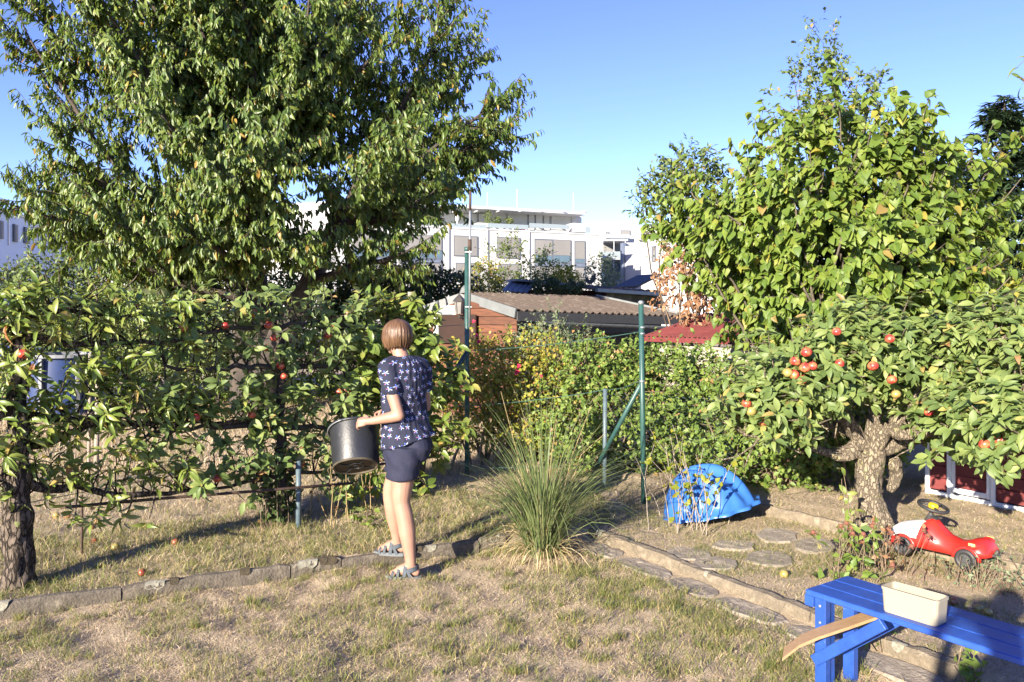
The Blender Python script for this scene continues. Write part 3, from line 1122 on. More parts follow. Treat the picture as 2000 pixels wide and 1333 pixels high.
# old apple tree on the right -----------------------------------------
def appletree():
    base = np.array([2.62, 5.85, .08])
    T = Plant('apple_tree', 'old gnarled apple tree with lichened trunk and red apples near the toy car', 'tree', base, 55)
    rs = T.rs
    P = lambda x, y, Y: px(x, y, Y)
    fork = P(1700, 880, 5.85)
    tr = [base + (.0, 0, -.08), base + (.0, 0, .02), P(1712, 1025, 5.85), P(1700, 975, 5.85), P(1696, 925, 5.85), fork, P(1690, 868, 5.85)]
    rtube(T.trunk, tr, [.16, .135, .105, .09, .086, .10, .05], 24, .022, seed=1)
    rtube(T.trunk, [P(1722, 1000, 5.83), P(1726, 1025, 5.80), P(1724, 1050, 5.80)], [.05, .085, .06], 16, .03, seed=6)
    rtube(T.trunk, [P(1672, 872, 5.83), P(1650, 888, 5.82), P(1632, 890, 5.81)], [.06, .062, .04], 16, .025, seed=5)
    limbs = [
        ([fork, P(1665, 885, 5.83), P(1630, 886, 5.8), P(1605, 882, 5.78), P(1580, 872, 5.75)], .05, .022),
        ([fork, P(1720, 850, 5.8), P(1742, 838, 5.75), P(1770, 846, 5.6), P(1850, 830, 5.4), P(1930, 790, 5.2)], .075, .025),
        ([fork, P(1745, 870, 5.9), P(1790, 850, 5.9), P(1860, 842, 6.0), P(1960, 800, 6.1), P(2040, 760, 6.1)], .07, .025),
        ([fork, P(1675, 850, 5.8), P(1640, 800, 5.7), P(1608, 745, 5.6), P(1570, 772, 5.5), P(1510, 782, 5.4), P(1465, 785, 5.35)], .06, .018),
        ([P(1640, 800, 5.7), P(1625, 740, 5.6), P(1650, 690, 5.6), P(1640, 650, 5.6)], .035, .012),
        ([P(1700, 865, 5.85), P(1712, 800, 5.8), P(1740, 740, 5.7), P(1760, 690, 5.6), P(1770, 650, 5.6)], .05, .014),
        ([P(1742, 838, 5.75), P(1800, 760, 5.6), P(1850, 710, 5.5), P(1880, 670, 5.5)], .04, .012),
        ([P(1860, 842, 6.0), P(1900, 770, 6.0), P(1950, 710, 6.0), P(1990, 670, 6.0)], .04, .012),
        ([P(1850, 830, 5.4), P(1900, 850, 5.1), P(1960, 840, 4.9), P(2010, 860, 4.75)], .03, .01),
        ([P(1675, 850, 5.8), P(1600, 820, 6.1), P(1540, 760, 6.3), P(1480, 720, 6.4)], .04, .012),
        ([P(1640, 800, 5.7), P(1560, 830, 5.5), P(1500, 850, 5.4), P(1450, 850, 5.35)], .03, .01),
        ([P(1740, 740, 5.7), P(1700, 690, 5.9), P(1670, 650, 6.0)], .03, .01),
        ([P(1850, 710, 5.5), P(1920, 680, 5.3), P(1980, 650, 5.2)], .026, .01),
        ([P(1930, 790, 5.2), P(1990, 770, 5.0), P(2060, 740, 4.9)], .026, .01),
        ([P(1742, 900, 5.95), P(1752, 925, 6.0), P(1738, 958, 6.02)], .06, .03),
        ([P(1720, 850, 5.9), P(1780, 790, 6.2), P(1840, 740, 6.5), P(1860, 690, 6.6)], .035, .012)]
    def keep(P):
        a, b = P[:, 0] / P[:, 1], (EYE - P[:, 2]) / P[:, 1]
        return ~(((a < .50) & (a > .38) & (b > .128) & (P[:, 1] < 5.95)) | ((b > .165) & (a < .52)))
    for pts, r0, r1 in limbs:
        pts = np.array(pts)
        k = 6 * (len(pts) - 1) + 1
        s = np.linspace(0, len(pts) - 1, k)
        # smooth through the points
        ext = np.vstack([2 * pts[0] - pts[1], pts, 2 * pts[-1] - pts[-2]])
        q = []
        for v in s:
            i = min(int(v), len(pts) - 2)
            f = v - i
            a, b, c, d = ext[i], ext[i + 1], ext[i + 2], ext[i + 3]
            q.append(.5 * ((2 * b) + (c - a) * f + (2 * a - 5 * b + 4 * c - d) * f * f + (3 * b - a - 3 * c + d) * f ** 3))
        q = np.array(q) + rs.normal(0, .006, (k, 3))
        rtube(T.trunk, q, np.linspace(r0, r1, k) * rs.uniform(.88, 1.14, k), 12, r0 * .2, seed=2)
        if r1 >= .03 or r0 == .05 and r1 == .022: continue
        for j in range(int(k * 3.2)):
            t = rs.uniform(.32, 1)
            p = q[min(int(t * (k - 1)), k - 1)]
            if not keep(p[None])[0]: continue
            d = nrm(rs.normal(0, .8, 3) + np.array([0, -.1, .45]))
            L_ = rs.uniform(.1, .34)
            w = T.path(p, d, L_, wig=.18, trop=.06, step=.07)
            T.br.tube(w, np.linspace(.008, .004, len(w)), 4, cap=False)
            for m in range(1, len(w)):
                if rs.rand() < .8:
                    T.rosette(w[m], nrm(w[m] - w[m - 1]) * .6 + rs.normal(0, .35, 3) + np.array([0, 0, .5]), rs.randint(3, 7), .094)
            T.rosette(w[-1], w[-1] - w[-2] + np.array([0, 0, .05]), rs.randint(5, 9), .094)
    for x, y in [(1634, 648), (1738, 662), (1640, 710), (1575, 688), (1553, 706), (1572, 718), (1587, 715), (1538, 728), (1567, 742), (1551, 732), (1742, 742), (1705, 715), (1490, 825), (1467, 803), (1950, 860), (1923, 868), (1990, 828), (1944, 795), (1954, 800), (1458, 788), (1750, 770), (1815, 805), (1985, 905)]:
        Y = 4.85 if x > 1900 else 5.28
        r = .036 if x < 1900 else .037
        apple(px(x, y, Y), r * rs.uniform(.85, 1.05), T.root, label='red apple hanging among the leaves', yellow=(x, y) in [(1538, 728), (1467, 803), (1750, 770)])
    T.finish('apple', M_apple, 300, M_barkl, M_barkl, cull=keep)
    return T


appletree()


# espalier row ---------------------------------------------------------
E0, E1 = np.array([-3.0, 4.82]), np.array([-.62, 7.55])
ED = nrm(E1 - E0)


def on_row(x):
    """depth on the espalier row seen at photo column x"""
    k = (x - 1000) / FPX
    # X = E0x + t ED0 ; Y = E0y + t ED1 ; X = kY
    t = (k * E0[1] - E0[0]) / (ED[0] - k * ED[1])
    return E0[1] + t * ED[1]


def espalier(name, label, xt, ybase, rt, arms, seed, mat, kind, apples, dens, size, barkt, top=585):
    Yt = on_row(xt)
    base = np.array([(xt - 1000) / FPX * Yt, Yt, .06])
    T = Plant(name, label, 'tree', base, seed, None)
    rs = T.rs
    zt = 1.5
    k = 14
    zz = np.linspace(-.08, zt, k)
    pts = np.stack([base[0] + rs.normal(0, .012, k), base[1] + rs.normal(0, .012, k), base[2] + zz], 1)
    rtube(T.trunk, pts, np.concatenate([[rt * 1.25, rt * 1.1], np.linspace(rt, rt * .35, k - 2)]) * rs.uniform(.93, 1.07, k), 24, rt * .22, seed=seed, fx=16)
    for pix, r0 in arms:
        q = []
        for x, y in pix:
            Y = on_row(x)
            q.append(px(x, y, Y))
        q = np.array(q)
        seg = np.linalg.norm(np.diff(q, axis=0), axis=1)
        cum = np.concatenate([[0], np.cumsum(seg)])
        n = max(8, int(cum[-1] / .08))
        s = np.linspace(0, cum[-1], n)
        w = np.stack([np.interp(s, cum, q[:, c]) for c in range(3)], 1) + rs.normal(0, .010, (n, 3))
        T.trunk.tube(w, np.linspace(r0, r0 * .4, n) * rs.uniform(.85, 1.2, n), 7)
        for j in range(int(cum[-1] / .022 * dens)):
            p = w[rs.randint(0, n)]
            up = rs.uniform(.2, 1) if rs.rand() < .78 else -rs.uniform(.2, .7)
            d = nrm(np.array([rs.normal(0, .38), rs.normal(-.12, .42), up]))
            L_ = rs.uniform(.08, .40) * (1 if up > 0 else .7)
            sh = T.path(p, d, L_, wig=.14, trop=.05 if up > 0 else -.03, step=.07)
            T.br.tube(sh, np.linspace(.007, .003, len(sh)), 4, cap=False)
            for m in range(1, len(sh)):
                if rs.rand() < .75:
                    T.rosette(sh[m], (sh[m] - sh[m - 1]) / .07 * .7 + rs.normal(0, .35, 3) + np.array([0, 0, .3]), rs.randint(2, 5), size)
            T.rosette(sh[-1], sh[-1] - sh[-2], rs.randint(4, 8), size)
    for x, y in apples:
        Y = on_row(x) - .09
        apple(px(x, y, Y), .033 * rs.uniform(.85, 1.1), T.root, label='red apple hanging among the leaves')
    T.finish(kind, mat, 300, barkt, M_pearbark, cull=lambda P: P[:, 2] < 1.80 + .14 * noise2(P[:, 0], P[:, 1], 5, 3))
    return T


espalier('pear_espalier', 'trained pear tree with rough dark trunk and long glossy leaves', 36, 1140, .085,
         [([(36, 800), (90, 815), (200, 832), (330, 828), (450, 825), (520, 815)], .03), ([(36, 800), (-40, 830), (-120, 840)], .03),
          ([(40, 940), (110, 960), (160, 955), (230, 965), (330, 965), (420, 950)], .028), ([(30, 940), (-60, 925), (-140, 930)], .025),
          ([(40, 660), (130, 672), (250, 668), (330, 668), (380, 660)], .026), ([(36, 650), (-60, 630), (-140, 640)], .025),
          ([(60, 870), (110, 860), (150, 845), (230, 800), (250, 760)], .03), ([(36, 620), (120, 605), (220, 620), (330, 615)], .02)],
         21, M_pear, 'pear', [(45, 692)], .74, .102, M_pearbark)
espalier('apple_espalier', 'trained apple tree dotted with red apples beside the steel post', 548, 1000, .05,
         [([(548, 840), (480, 832), (400, 838), (330, 840), (280, 850)], .026), ([(548, 840), (610, 830), (680, 835), (720, 830)], .026),
          ([(548, 930), (480, 945), (400, 958)], .02), ([(548, 930), (620, 920), (690, 930)], .02),
          ([(548, 720), (460, 715), (380, 725), (320, 720)], .024), ([(548, 720), (620, 715), (690, 725)], .024),
          ([(548, 640), (480, 640), (400, 650), (340, 640)], .02), ([(548, 640), (620, 630), (690, 640), (730, 640)], .02)],
         22, M_apple, 'apple', [(358, 640), (440, 636), (520, 680), (496, 612), (525, 635), (548, 715), (555, 735), (492, 810), (382, 815), (680, 612), (652, 642), (676, 762), (684, 770), (663, 765), (536, 660), (425, 935), (640, 655), (588, 905)], .74, .098, M_barkd)
espalier('young_espalier', 'bushy trained fruit tree with large pale leaves behind the person', 820, 1000, .045,
         [([(820, 900), (760, 905), (690, 925)], .018), ([(820, 900), (860, 890), (880, 870)], .018),
          ([(820, 800), (760, 800), (700, 805)], .02), ([(820, 800), (870, 790)], .02),
          ([(820, 720), (760, 715), (700, 720)], .02), ([(820, 720), (870, 740)], .02),
          ([(820, 660), (770, 640), (730, 640)], .018), ([(820, 660), (850, 680)], .018), ([(800, 690), (790, 640), (795, 612)], .016)],
         23, M_pear, 'apple', [], .85, .125, M_barkd)


# shrubs made of many shoots --------------------------------------------
def shrub(name, label, cat, base, lobes, nsh, kind, mat, size, seed, per=9, sh=(.12, .3), droop=.15, group=None, nobj=0, flowers=None, cull=None, stems=10, bark=None, inner=.55, gap=None):
    T = Plant(name, label, cat, base, seed, group)
    rs = T.rs
    lob = [(np.array(c, float), np.array(r, float)) for c, r in lobes]
    wts = np.array([(r[0] * r[2] + r[0] * r[1]) for c, r in lob])
    wts = wts / wts.sum()
    for s in range(stems):
        c, r = lob[rs.choice(len(lob), p=wts)]
        o = nrm(rs.normal(0, 1, 3)) * r * .8
        st = np.array([base[0] + (c[0] - base[0]) * .7 + rs.normal(0, .15), base[1] + (c[1] - base[1]) * .7 + rs.normal(0, .12), base[2] - .03])
        q = T.path(st, (c + o) - st, np.linalg.norm(c + o - st), wig=.08, step=.2)
        T.br.tube(q, np.linspace(.02, .006, len(q)), 4, cap=False)
    ii = rs.choice(len(lob), nsh, p=wts)
    C = np.array([c for c, r in lob])[ii]
    R = np.array([r for c, r in lob])[ii]
    O = nrm(rs.normal(0, 1, (nsh, 3)))
    O[:, 1] -= .12
    O = nrm(O)
    rad = inner + (1 - inner) * rs.rand(nsh) ** .6
    # lumpy outline
    lump = .86 + .30 * noise2(C[:, 0] + O[:, 0] * R[:, 0] + O[:, 1], C[:, 2] + O[:, 2] * R[:, 2], 2.6, seed % 7)
    St = C + O * R * (rad * lump)[:, None]
    D = nrm(O * .8 + rs.normal(0, .5, (nsh, 3)) + np.array([0, 0, .35]))
    Ls = rs.uniform(sh[0], sh[1], nsh)
    t = (np.arange(per) + .5) / per
    Pp = St[:, None, :] + D[:, None, :] * (Ls[:, None] * t[None])[:, :, None] + np.array([0, 0, -droop]) * ((Ls[:, None] * t[None]) ** 2 * 2)[:, :, None]
    n = nsh * per
    Pp = Pp.reshape(-1, 3)
    Df = np.repeat(D, per, 0)
    Of = np.repeat(O, per, 0)
    A = Df * .5 + rs.normal(0, .6, (n, 3)) + np.array([0, 0, -droop])
    Nv = Of * .7 + rs.normal(0, .45, (n, 3)) + np.array([0, 0, .4]) + TOSUN * .5
    T.leaves(Pp, A, Nv, size * rs.uniform(.6, 1.2, n))
    # fine twigs for a part of the shoots
    k = rs.rand(nsh) < .25
    for s, d, l in zip(St[k], D[k], Ls[k]):
        T.br.tube([s - d * .12, s + d * l * .5, s + d * l * .98 + np.array([0, 0, -droop * l * l])], [.005, .004, .002], 3, cap=False)
    T.finish(kind, mat, nobj, None, bark or M_twig, crown='foliage', cull=cull)
    if flowers:
        for x, y, Y, r in flowers:
            b = MB()
            c = px(x, y, Y)
            for m in range(9):
                a = m * 2.4
                d = np.array([math.cos(a) * (.4 + m * .07), math.sin(a) * .5 - .5, math.sin(a) * (.4 + m * .07)])
                s = nrm(np.cross(d, [0, 1, .2]))
                b.add([c, c + (d + s * .6) * r * .6, c + d * r, c + (d - s * .6) * r * .6], [(0, 1, 2, 3)])
            b.build('blossom', M_flower, T.root)
    return T


# background shrubs behind the espaliers
shrub('apple_bush', 'round apple tree below the far white facade at the espalier side', 'tree', (-8.4, 14.2, 0), [((-8.6, 14.2, 1.6), (1.5, 1.2, 1.0)), ((-7.3, 14.2, 2.0), (.9, .9, .9)), ((-6.4, 14.3, 1.7), (.9, .9, .9)), ((-9.4, 14.2, 1.9), (.7, .8, .6)), ((-7.4, 14.1, 2.55), (.32, .4, .55)), ((-8.2, 14.1, 2.45), (.35, .4, .5))], 2600, 'small', M_far, .085, 61, per=9, sh=(.15, .42), stems=14, bark=M_barkd)
shrub('far_apple_bush', 'second apple tree with upright shoots in front of tall white facade', 'tree', (-5.6, 13.6, 0), [((-5.6, 13.6, 1.5), (.9, .9, .9)), ((-6.0, 13.5, 2.2), (.4, .5, .6)), ((-5.3, 13.6, 2.1), (.35, .5, .55)), ((-4.7, 13.4, 1.6), (.8, .8, .75))], 1700, 'small', M_far, .08, 62, per=9, sh=(.15, .4), stems=10, bark=M_barkd)
shrub('dense_hedge', 'dense green hedge in shade below the cherry tree crown', 'hedge', (-5.46, 15.34, 0), [((-6.37, 15.34, 1.25), (1.43, 0.91, 1.30)), ((-5.07, 15.47, 1.31), (1.17, 0.91, 1.30)), ((-3.90, 15.47, 1.25), (1.04, 0.91, 1.30)), ((-8.06, 15.34, 1.05), (1.30, 0.91, 1.17)), ((-2.86, 15.47, 1.18), (1.04, 0.91, 1.23)), ((-1.95, 15.47, 0.92), (0.78, 0.78, 1.10)), ((-5.85, 15.08, 0.27), (3.38, 0.78, 0.78)), ((-9.62, 15.34, 0.92), (1.30, 0.91, 1.17)), ((-3.77, 15.86, 2.15), (0.91, 0.78, 0.65)), ((-2.73, 15.86, 2.09), (0.65, 0.65, 0.59)), ((-4.81, 15.86, 2.15), (0.91, 0.78, 0.59))], 4000, 'small', M_hedge, .095, 63, per=9, stems=12, sh=(.15, .4))
shrub('dark_bush', 'dark green bush between cherry trunk and brown shed', 'bush', (-1.86, 15.54, 0), [((-2.55, 15.54, 1.47), (1.04, 0.93, 1.16)), ((-1.39, 15.54, 1.53), (0.93, 0.93, 1.04)), ((-1.10, 15.66, 1.93), (0.41, 0.46, 0.58)), ((-2.03, 15.54, 2.28), (0.46, 0.58, 0.58)), ((-3.02, 15.31, 1.93), (0.58, 0.58, 0.70))], 1900, 'small', M_fard, .10, 64, per=9, sh=(.15, .4), stems=10, bark=M_barkd)
# bushes behind the shed roof in front of the white building
for i, (x, y, w, hh, mt, lb) in enumerate([(985, 525, 42, 50, M_far, 'tall loose green bush in front of the white building'), (1052, 535, 26, 36, M_far, 'slim upright green bush rising behind the shed roof'), (1098, 545, 22, 22, M_yel, 'small yellow green bush behind the shed roof'), (1172, 540, 22, 36, M_sage, 'grey green bush beside the weathercock'), (945, 548, 30, 26, M_rose, 'yellowish bush behind the grey shed gable')]):
    Y = 24
    c = px(x, y, Y)
    s = Y / FPX
    shrub('garden_bush', lb, 'bush', (c[0], c[1], -.2), [(c, (w * s, .5, hh * s)), ((c[0] + .1, c[1], c[2] - hh * s), (w * s * 1.2, .5, hh * s)), ((c[0] + w * s * .4, c[1], c[2] + hh * s * .8), (w * s * .3, .3, hh * s * .5))], 260, 'small', mt, .10, 70 + i, per=8, sh=(.2, .5), stems=6)

# hedge and rose bush behind the wires
shrub('rose_bush', 'yellow green rose bush with a few pink blossoms beside the tall green post', 'bush', (-.25, 8.7, .05),
      [((-.45, 8.7, .85), (.42, .45, .55)), ((.15, 8.7, .85), (.55, .5, .6)), ((-.15, 8.6, 1.1), (.4, .4, .3)), ((.25, 8.6, .75), (.5, .45, .5)), ((-.3, 8.6, .75), (.35, .35, .4))], 1150, 'smallround', M_rose, .045, 65, per=9, sh=(.1, .28), stems=34,
      flowers=[(910, 650, 8.2, .03), (931, 655, 8.2, .025), (1009, 727, 8.1, .035), (1013, 715, 8.1, .03), (935, 668, 8.2, .03), (925, 628, 8.3, .025), (1056, 735, 8.1, .025)], bark=M_twig)
shrub('wild_hedge', 'tall overgrown green hedge behind the chain link fence', 'hedge', (1.2, 8.3, .05),
      [((.75, 8.4, .80), (.5, .5, .62)), ((1.3, 8.3, .80), (.6, .5, .60)), ((1.85, 8.3, .78), (.5, .5, .58)), ((.95, 8.4, 1.05), (.5, .45, .32)), ((1.6, 8.4, 1.02), (.5, .4, .3)), ((1.2, 8.2, .45), (.9, .45, .4))], 2100, 'smallround', M_hedge, .052, 66, per=9, sh=(.1, .28), stems=30)
shrub('currant_hedge', 'leafy green hedge behind the blue shell and below the red roof', 'hedge', (2.5, 7.6, .05),
      [((2.05, 7.5, .55), (.5, .4, .5)), ((2.55, 7.5, .62), (.55, .4, .55)), ((3.0, 7.6, .75), (.5, .4, .62)), ((2.3, 7.6, .8), (.4, .35, .35)), ((3.4, 7.7, .7), (.4, .4, .6))], 1150, 'smallround', M_hedge, .058, 67, per=9, sh=(.1, .3), stems=26)
shrub('sage_bush', 'grey green bush growing in front of the brown shed wall', 'bush', (.55, 10.2, .05),
      [((.45, 10.2, 1.0), (.6, .45, .55)), ((.35, 10.2, 1.4), (.25, .3, .22)), ((.75, 10.1, 1.2), (.35, .4, .3)), ((.5, 10.1, 1.6), (.12, .2, .18))], 560, 'small', M_sage, .05, 68, per=9, sh=(.12, .3), stems=10)

# right side background
shrub('plum_tree', 'dark leaved tree standing behind the heart leaved tree', 'tree', (2.5, 12.5, 0),
      [((2.85, 12.4, 3.45), (.75, .6, .55)), ((2.3, 12.4, 3.3), (.35, .4, .4)), ((2.75, 12.4, 3.95), (.35, .4, .35)), ((2.45, 12.5, 3.75), (.25, .3, .3)), ((3.0, 12.5, 2.9), (.6, .6, .5))], 520, 'small', M_far, .10, 81, per=9, sh=(.15, .4), stems=12, bark=M_barkd)
shrub('tall_thin_tree', 'slender tree whose top rises above the heart leaved tree', 'tree', (5.0, 13.0, 0),
      [((5.15, 13, 5.5), (.42, .4, .65)), ((5.0, 13, 6.0), (.28, .3, .45)), ((5.6, 13, 5.25), (.4, .4, .3)), ((4.7, 13, 5.2), (.4, .4, .5)), ((5.2, 13, 4.2), (1.0, .7, 1.0))], 420, 'small', M_far, .10, 82, per=8, sh=(.15, .42), stems=12, bark=M_barkd)
shrub('dead_bush', 'dried orange brown bush at the edge of the dark shed roof', 'bush', (2.45, 10.8, .5),
      [((2.35, 10.8, 2.05), (.35, .3, .42)), ((2.2, 10.8, 2.35), (.16, .2, .28)), ((2.6, 10.8, 1.75), (.3, .3, .35)), ((2.5, 10.8, 2.8), (.14, .2, .2))], 210, 'small', M_dry, .075, 83, per=7, sh=(.12, .3), stems=8, droop=.7)
shrub('yellow_bush', 'bright yellow green bush behind the apple tree', 'bush', (5.9, 9.3, 0),
      [((5.75, 9.3, 1.75), (.5, .5, .55)), ((6.2, 9.3, 2.0), (.5, .5, .5)), ((5.8, 9.3, 1.2), (.8, .5, .6))], 520, 'smallround', M_yel, .065, 84, per=9, sh=(.12, .3), stems=8)


def fir():
    base = np.array([8.6, 14.0, 0])
    T = Plant('fir_tree', 'dark green fir tree behind the heart leaved tree', 'tree', base, 91)
    rs = T.rs
    H = 5.55
    T.trunk.tube([base, base + (0, 0, 2.5), base + (.05, 0, H)], [.16, .1, .015], 8)
    for k in range(330):
        z = rs.uniform(.12, .985) ** .9 * H
        r = (H - z) * .42 + .16
        a = rs.uniform(0, 6.283)
        d = np.array([math.cos(a), math.sin(a), .18 if z > 3.4 else -.05])
        pts = T.path(base + (0, 0, z), d, r * rs.uniform(.75, 1.1), wig=.06, trop=-.015, step=.15)
        T.br.tube(pts, np.linspace(.015, .003, len(pts)), 3, cap=False)
        nn = int(r / .010)
        t = rs.rand(nn) ** .8
        i = np.minimum((t * (len(pts) - 1)).astype(int), len(pts) - 2)
        p = pts[i] + (pts[i + 1] - pts[i]) * rs.rand(nn, 1)
        dd = nrm(pts[-1] - pts[0])
        sgn = np.where(rs.rand(nn) < .5, -1, 1)[:, None]
        s = np.array([-dd[1], dd[0], 0])
        A = dd * .7 + s * sgn * .8 + rs.normal(0, .25, (nn, 3)) + np.array([0, 0, -.15])
        T.leaves(p, A, np.tile([0, 0, 1.], (nn, 1)) + rs.normal(0, .3, (nn, 3)), rs.uniform(.12, .26, nn))
    T.finish('small', M_fir, 0, M_barkd, M_barkd)


TPL['small_save'] = TPL['small']
TPL['small'] = [leaf_tpl('small', .2, .15)]
_v, _f = TPL['small'][0]
TPL['small'] = [(_v * np.array([.42, 1, 1]), _f)]
fir()
TPL['small'] = TPL['small_save']


def edge_tree():
    base = np.array([4.35, 5.6, .1])
    T = Plant('ash_tree', 'slim tree whose leafy twigs hang in at the edge above the playhouse', 'tree', base, 95)
    rs = T.rs
    T.trunk.tube([base, base + (.02, 0, 1.8), base + (0, 0, 3.6)], [.05, .04, .02], 8)
    for z, x, y, Yd in ((2.6, 1988, 130, 5.4), (2.5, 1992, 200, 5.4), (2.2, 1996, 165, 5.2), (1.9, 1985, 440, 5.5), (3.0, 2020, 60, 5.4), (3.2, 2060, 20, 5.5), (2.8, 2080, 150, 5.5)):
        e = px(x, y, Yd)
        st = base + (0, 0, z)
        pts = np.array([st, (st + e) / 2 + (0, 0, .15), e + (.06, 0, .05), e])
        T.br.tube(pts, [.012, .008, .004, .002], 4, cap=False)
        T.hang(pts, .45, .03, .085, base + (0, 0, 2), down=.4, out=.8)
    T.finish('pear', M_far, 0, M_bark, M_bark)


edge_tree()

# ------------------------------------------------------------------ ornamental grass clump
def reed_clump():
    base = np.array([.22, 5.62, .0])
    root = thing('ornamental_grass', 'tall arching ornamental grass clump at the corner of the lawn', 'grass clump', base)
    rs = np.random.RandomState(8)

    def strands(n, L0, L1, w, lean0, lean1, g, mat, name, spread, kind='stuff', z0=.01):
        k = 7
        az = rs.uniform(0, 2 * np.pi, n)
        d = np.stack([np.cos(az), np.sin(az), np.zeros(n)], 1)
        r = spread * np.sqrt(rs.rand(n))
        P = base + d * r[:, None] * rs.uniform(.3, 1, n)[:, None] + np.array([0, 0, z0])
        lean = rs.uniform(lean0, lean1, n) * (.35 + .65 * r / spread)
        L_ = rs.uniform(L0, L1, n)
        s = np.stack([-d[:, 1], d[:, 0], np.zeros(n)], 1) + rs.normal(0, .3, (n, 3))
        V = []
        p = P.copy()
        ang = lean * .45
        gg = rs.uniform(.3, 1.0, n) * g
        for i in range(k):
            t = i / (k - 1)
            ww = (w * (1 - t ** 2.2) + .0006)
            V.append(np.stack([p - nrm(s) * ww, p + nrm(s) * ww], 1))
            ang = ang + (lean * .2 + gg * t * .5)
            step = L_ / (k - 1)
            p = p + (d * np.sin(ang)[:, None] + np.array([0, 0, 1.]) * np.cos(ang)[:, None]) * step[:, None]
            p[:, 2] = np.maximum(p[:, 2], .012)
        V = np.stack(V, 1).reshape(-1, 3)
        F = []
        b = np.arange(n) * k * 2
        for i in range(k - 1):
            F.append(np.stack([b + 2 * i, b + 2 * i + 1, b + 2 * i + 3, b + 2 * i + 2], 1))
        me = mesh_np(name, V - base, np.concatenate(F), rnd=np.repeat(rs.rand(n), k * 2))
        link(name, me, mat, root, kind=kind)
    strands(270, .65, 1.15, .0033, .1, .68, .9, M_reed, 'green_blades', .14)
    strands(240, .55, 1.15, .0026, .5, 1.05, 1.1, M_reed, 'arching_blades', .14)
    strands(70, 1.0, 1.42, .0024, .06, .42, .5, M_reed, 'tall_blades', .1)
    strands(150, .3, .62, .0034, 1.1, 1.9, 1.0, M_straw, 'dead_blades', .13)
    b = MB()
    for q, tx in ((0, -.3), (1, .35), (2, .1), (3, .45)):
        p0 = base + np.array([tx * .1, .02 * q, 0])
        p1 = base + np.array([tx * .6, .05, .7])
        p2 = base + np.array([tx, .1, 1.15 - .1 * q])
        b.tube([p0, p1, p2], [.003, .0025, .0015], 4)
    b.build('flower_stalks', M_straw, root, kind='stuff')


reed_clump()

# ------------------------------------------------------------------ fence posts, wires, rails
M_green = surf('green_post_paint', (.028, .082, .072), (.02, .06, .055), rough=.45, scale=18, wear=((.16, .15, .12), 26, .66))
M_bluegrey = surf('grey_steel_post', (.09, .13, .15), (.06, .085, .10), rough=.5, scale=20, wear=((.16, .13, .1), 20, .62))
M_rust = surf('rusty_steel', (.10, .06, .04), (.05, .035, .03), rough=.8, scale=40, bump=.3, metal=.3)
M_galv = surf('galvanised', (.33, .35, .36), (.24, .26, .27), rough=.45, metal=.6, scale=20)
M_wire = surf('green_wire', (.05, .12, .10), (.04, .08, .07), rough=.5)
M_grey_wood = surf('grey_weathered_wood', (.34, .29, .23), (.20, .165, .13), rough=.9, scale=10, bump=.4, stretch=(6, 6, .6))


def cyl(b, a, c, r, n=12):
    return b.tube([a, c], r, n)


PL = px(912, 925, 8.1)
fp1 = thing('tall_fence_post', 'tall green metal post with rusty rod on top and diagonal brace', 'post', (PL[0], PL[1], .05))
t1 = px(912, 487, 8.1)
b = MB(); cyl(b, (PL[0], PL[1], -.1), t1, .024); b.build('pole', M_green, fp1, smooth=True)
b = MB(); cyl(b, t1 - (0, 0, .02), t1 + (0, 0, .02), .027); b.build('cap', M_green, fp1, smooth=True)
b = MB(); cyl(b, px(917, 640, 8.06), px(918.5, 375, 8.06), .012); b.build('rod', M_galv, fp1, smooth=True)
b = MB(); cyl(b, px(917.5, 490, 8.06), px(917.6, 468, 8.06), .019); b.build('rod_sleeve', M_rust, fp1, smooth=True)
b = MB(); cyl(b, px(918.2, 412, 8.06), px(918.6, 374, 8.06), .0135); b.build('rod_tip', M_rust, fp1, smooth=True)
for y in (493, 600):
    b = MB().box((px(915, y, 8.075)), (.07, .05, .012)); b.build('clamp', M_galv, fp1)
a_, c_ = px(911, 690, 8.08), px(835, 812, 7.4)
e_ = c_ + (c_ - a_) * .75
e_[2] = max(e_[2], .02)
b = MB(); cyl(b, a_, e_, .024); b.build('brace', M_green, fp1, smooth=True)

PR = gp(1258, 985, .05)
fp2 = thing('fence_post', 'green metal post carrying a diagonal brace by the blue shell', 'post', (PR[0], PR[1], .05))
t2 = px(1252, 592, PR[1])
b = MB(); cyl(b, (PR[0], PR[1], -.1), t2, .023); b.build('pole', M_green, fp2, smooth=True)
b = MB(); b.lathe([(.026, -.015), (.026, .01), (.015, .02), (.002, .022)], t2, n=12); b.build('cap', M_galv, fp2, smooth=True)
a_, c_ = px(1254, 747, PR[1] + .02), px(1172, 900, 7.5)
e_ = c_ + (c_ - a_) * .28
b = MB(); cyl(b, a_, e_, .021); b.build('brace', M_green, fp2, smooth=True)
for y in (745, 652, 640):
    b = MB(); cyl(b, px(1254, y, PR[1]) - (0, 0, .008), px(1254, y, PR[1]) + (0, 0, .008), .026); b.build('clamp', M_galv, fp2, smooth=True)
PS = px(1181, 950, 7.5)
b = MB(); cyl(b, (PS[0], PS[1], .0), px(1182, 760, 7.5), .021)
b.solo('short_fence_post', M_bluegrey, 'short grey green metal post beside the chain link mesh', 'post', (PS[0], PS[1], 0), smooth=True)

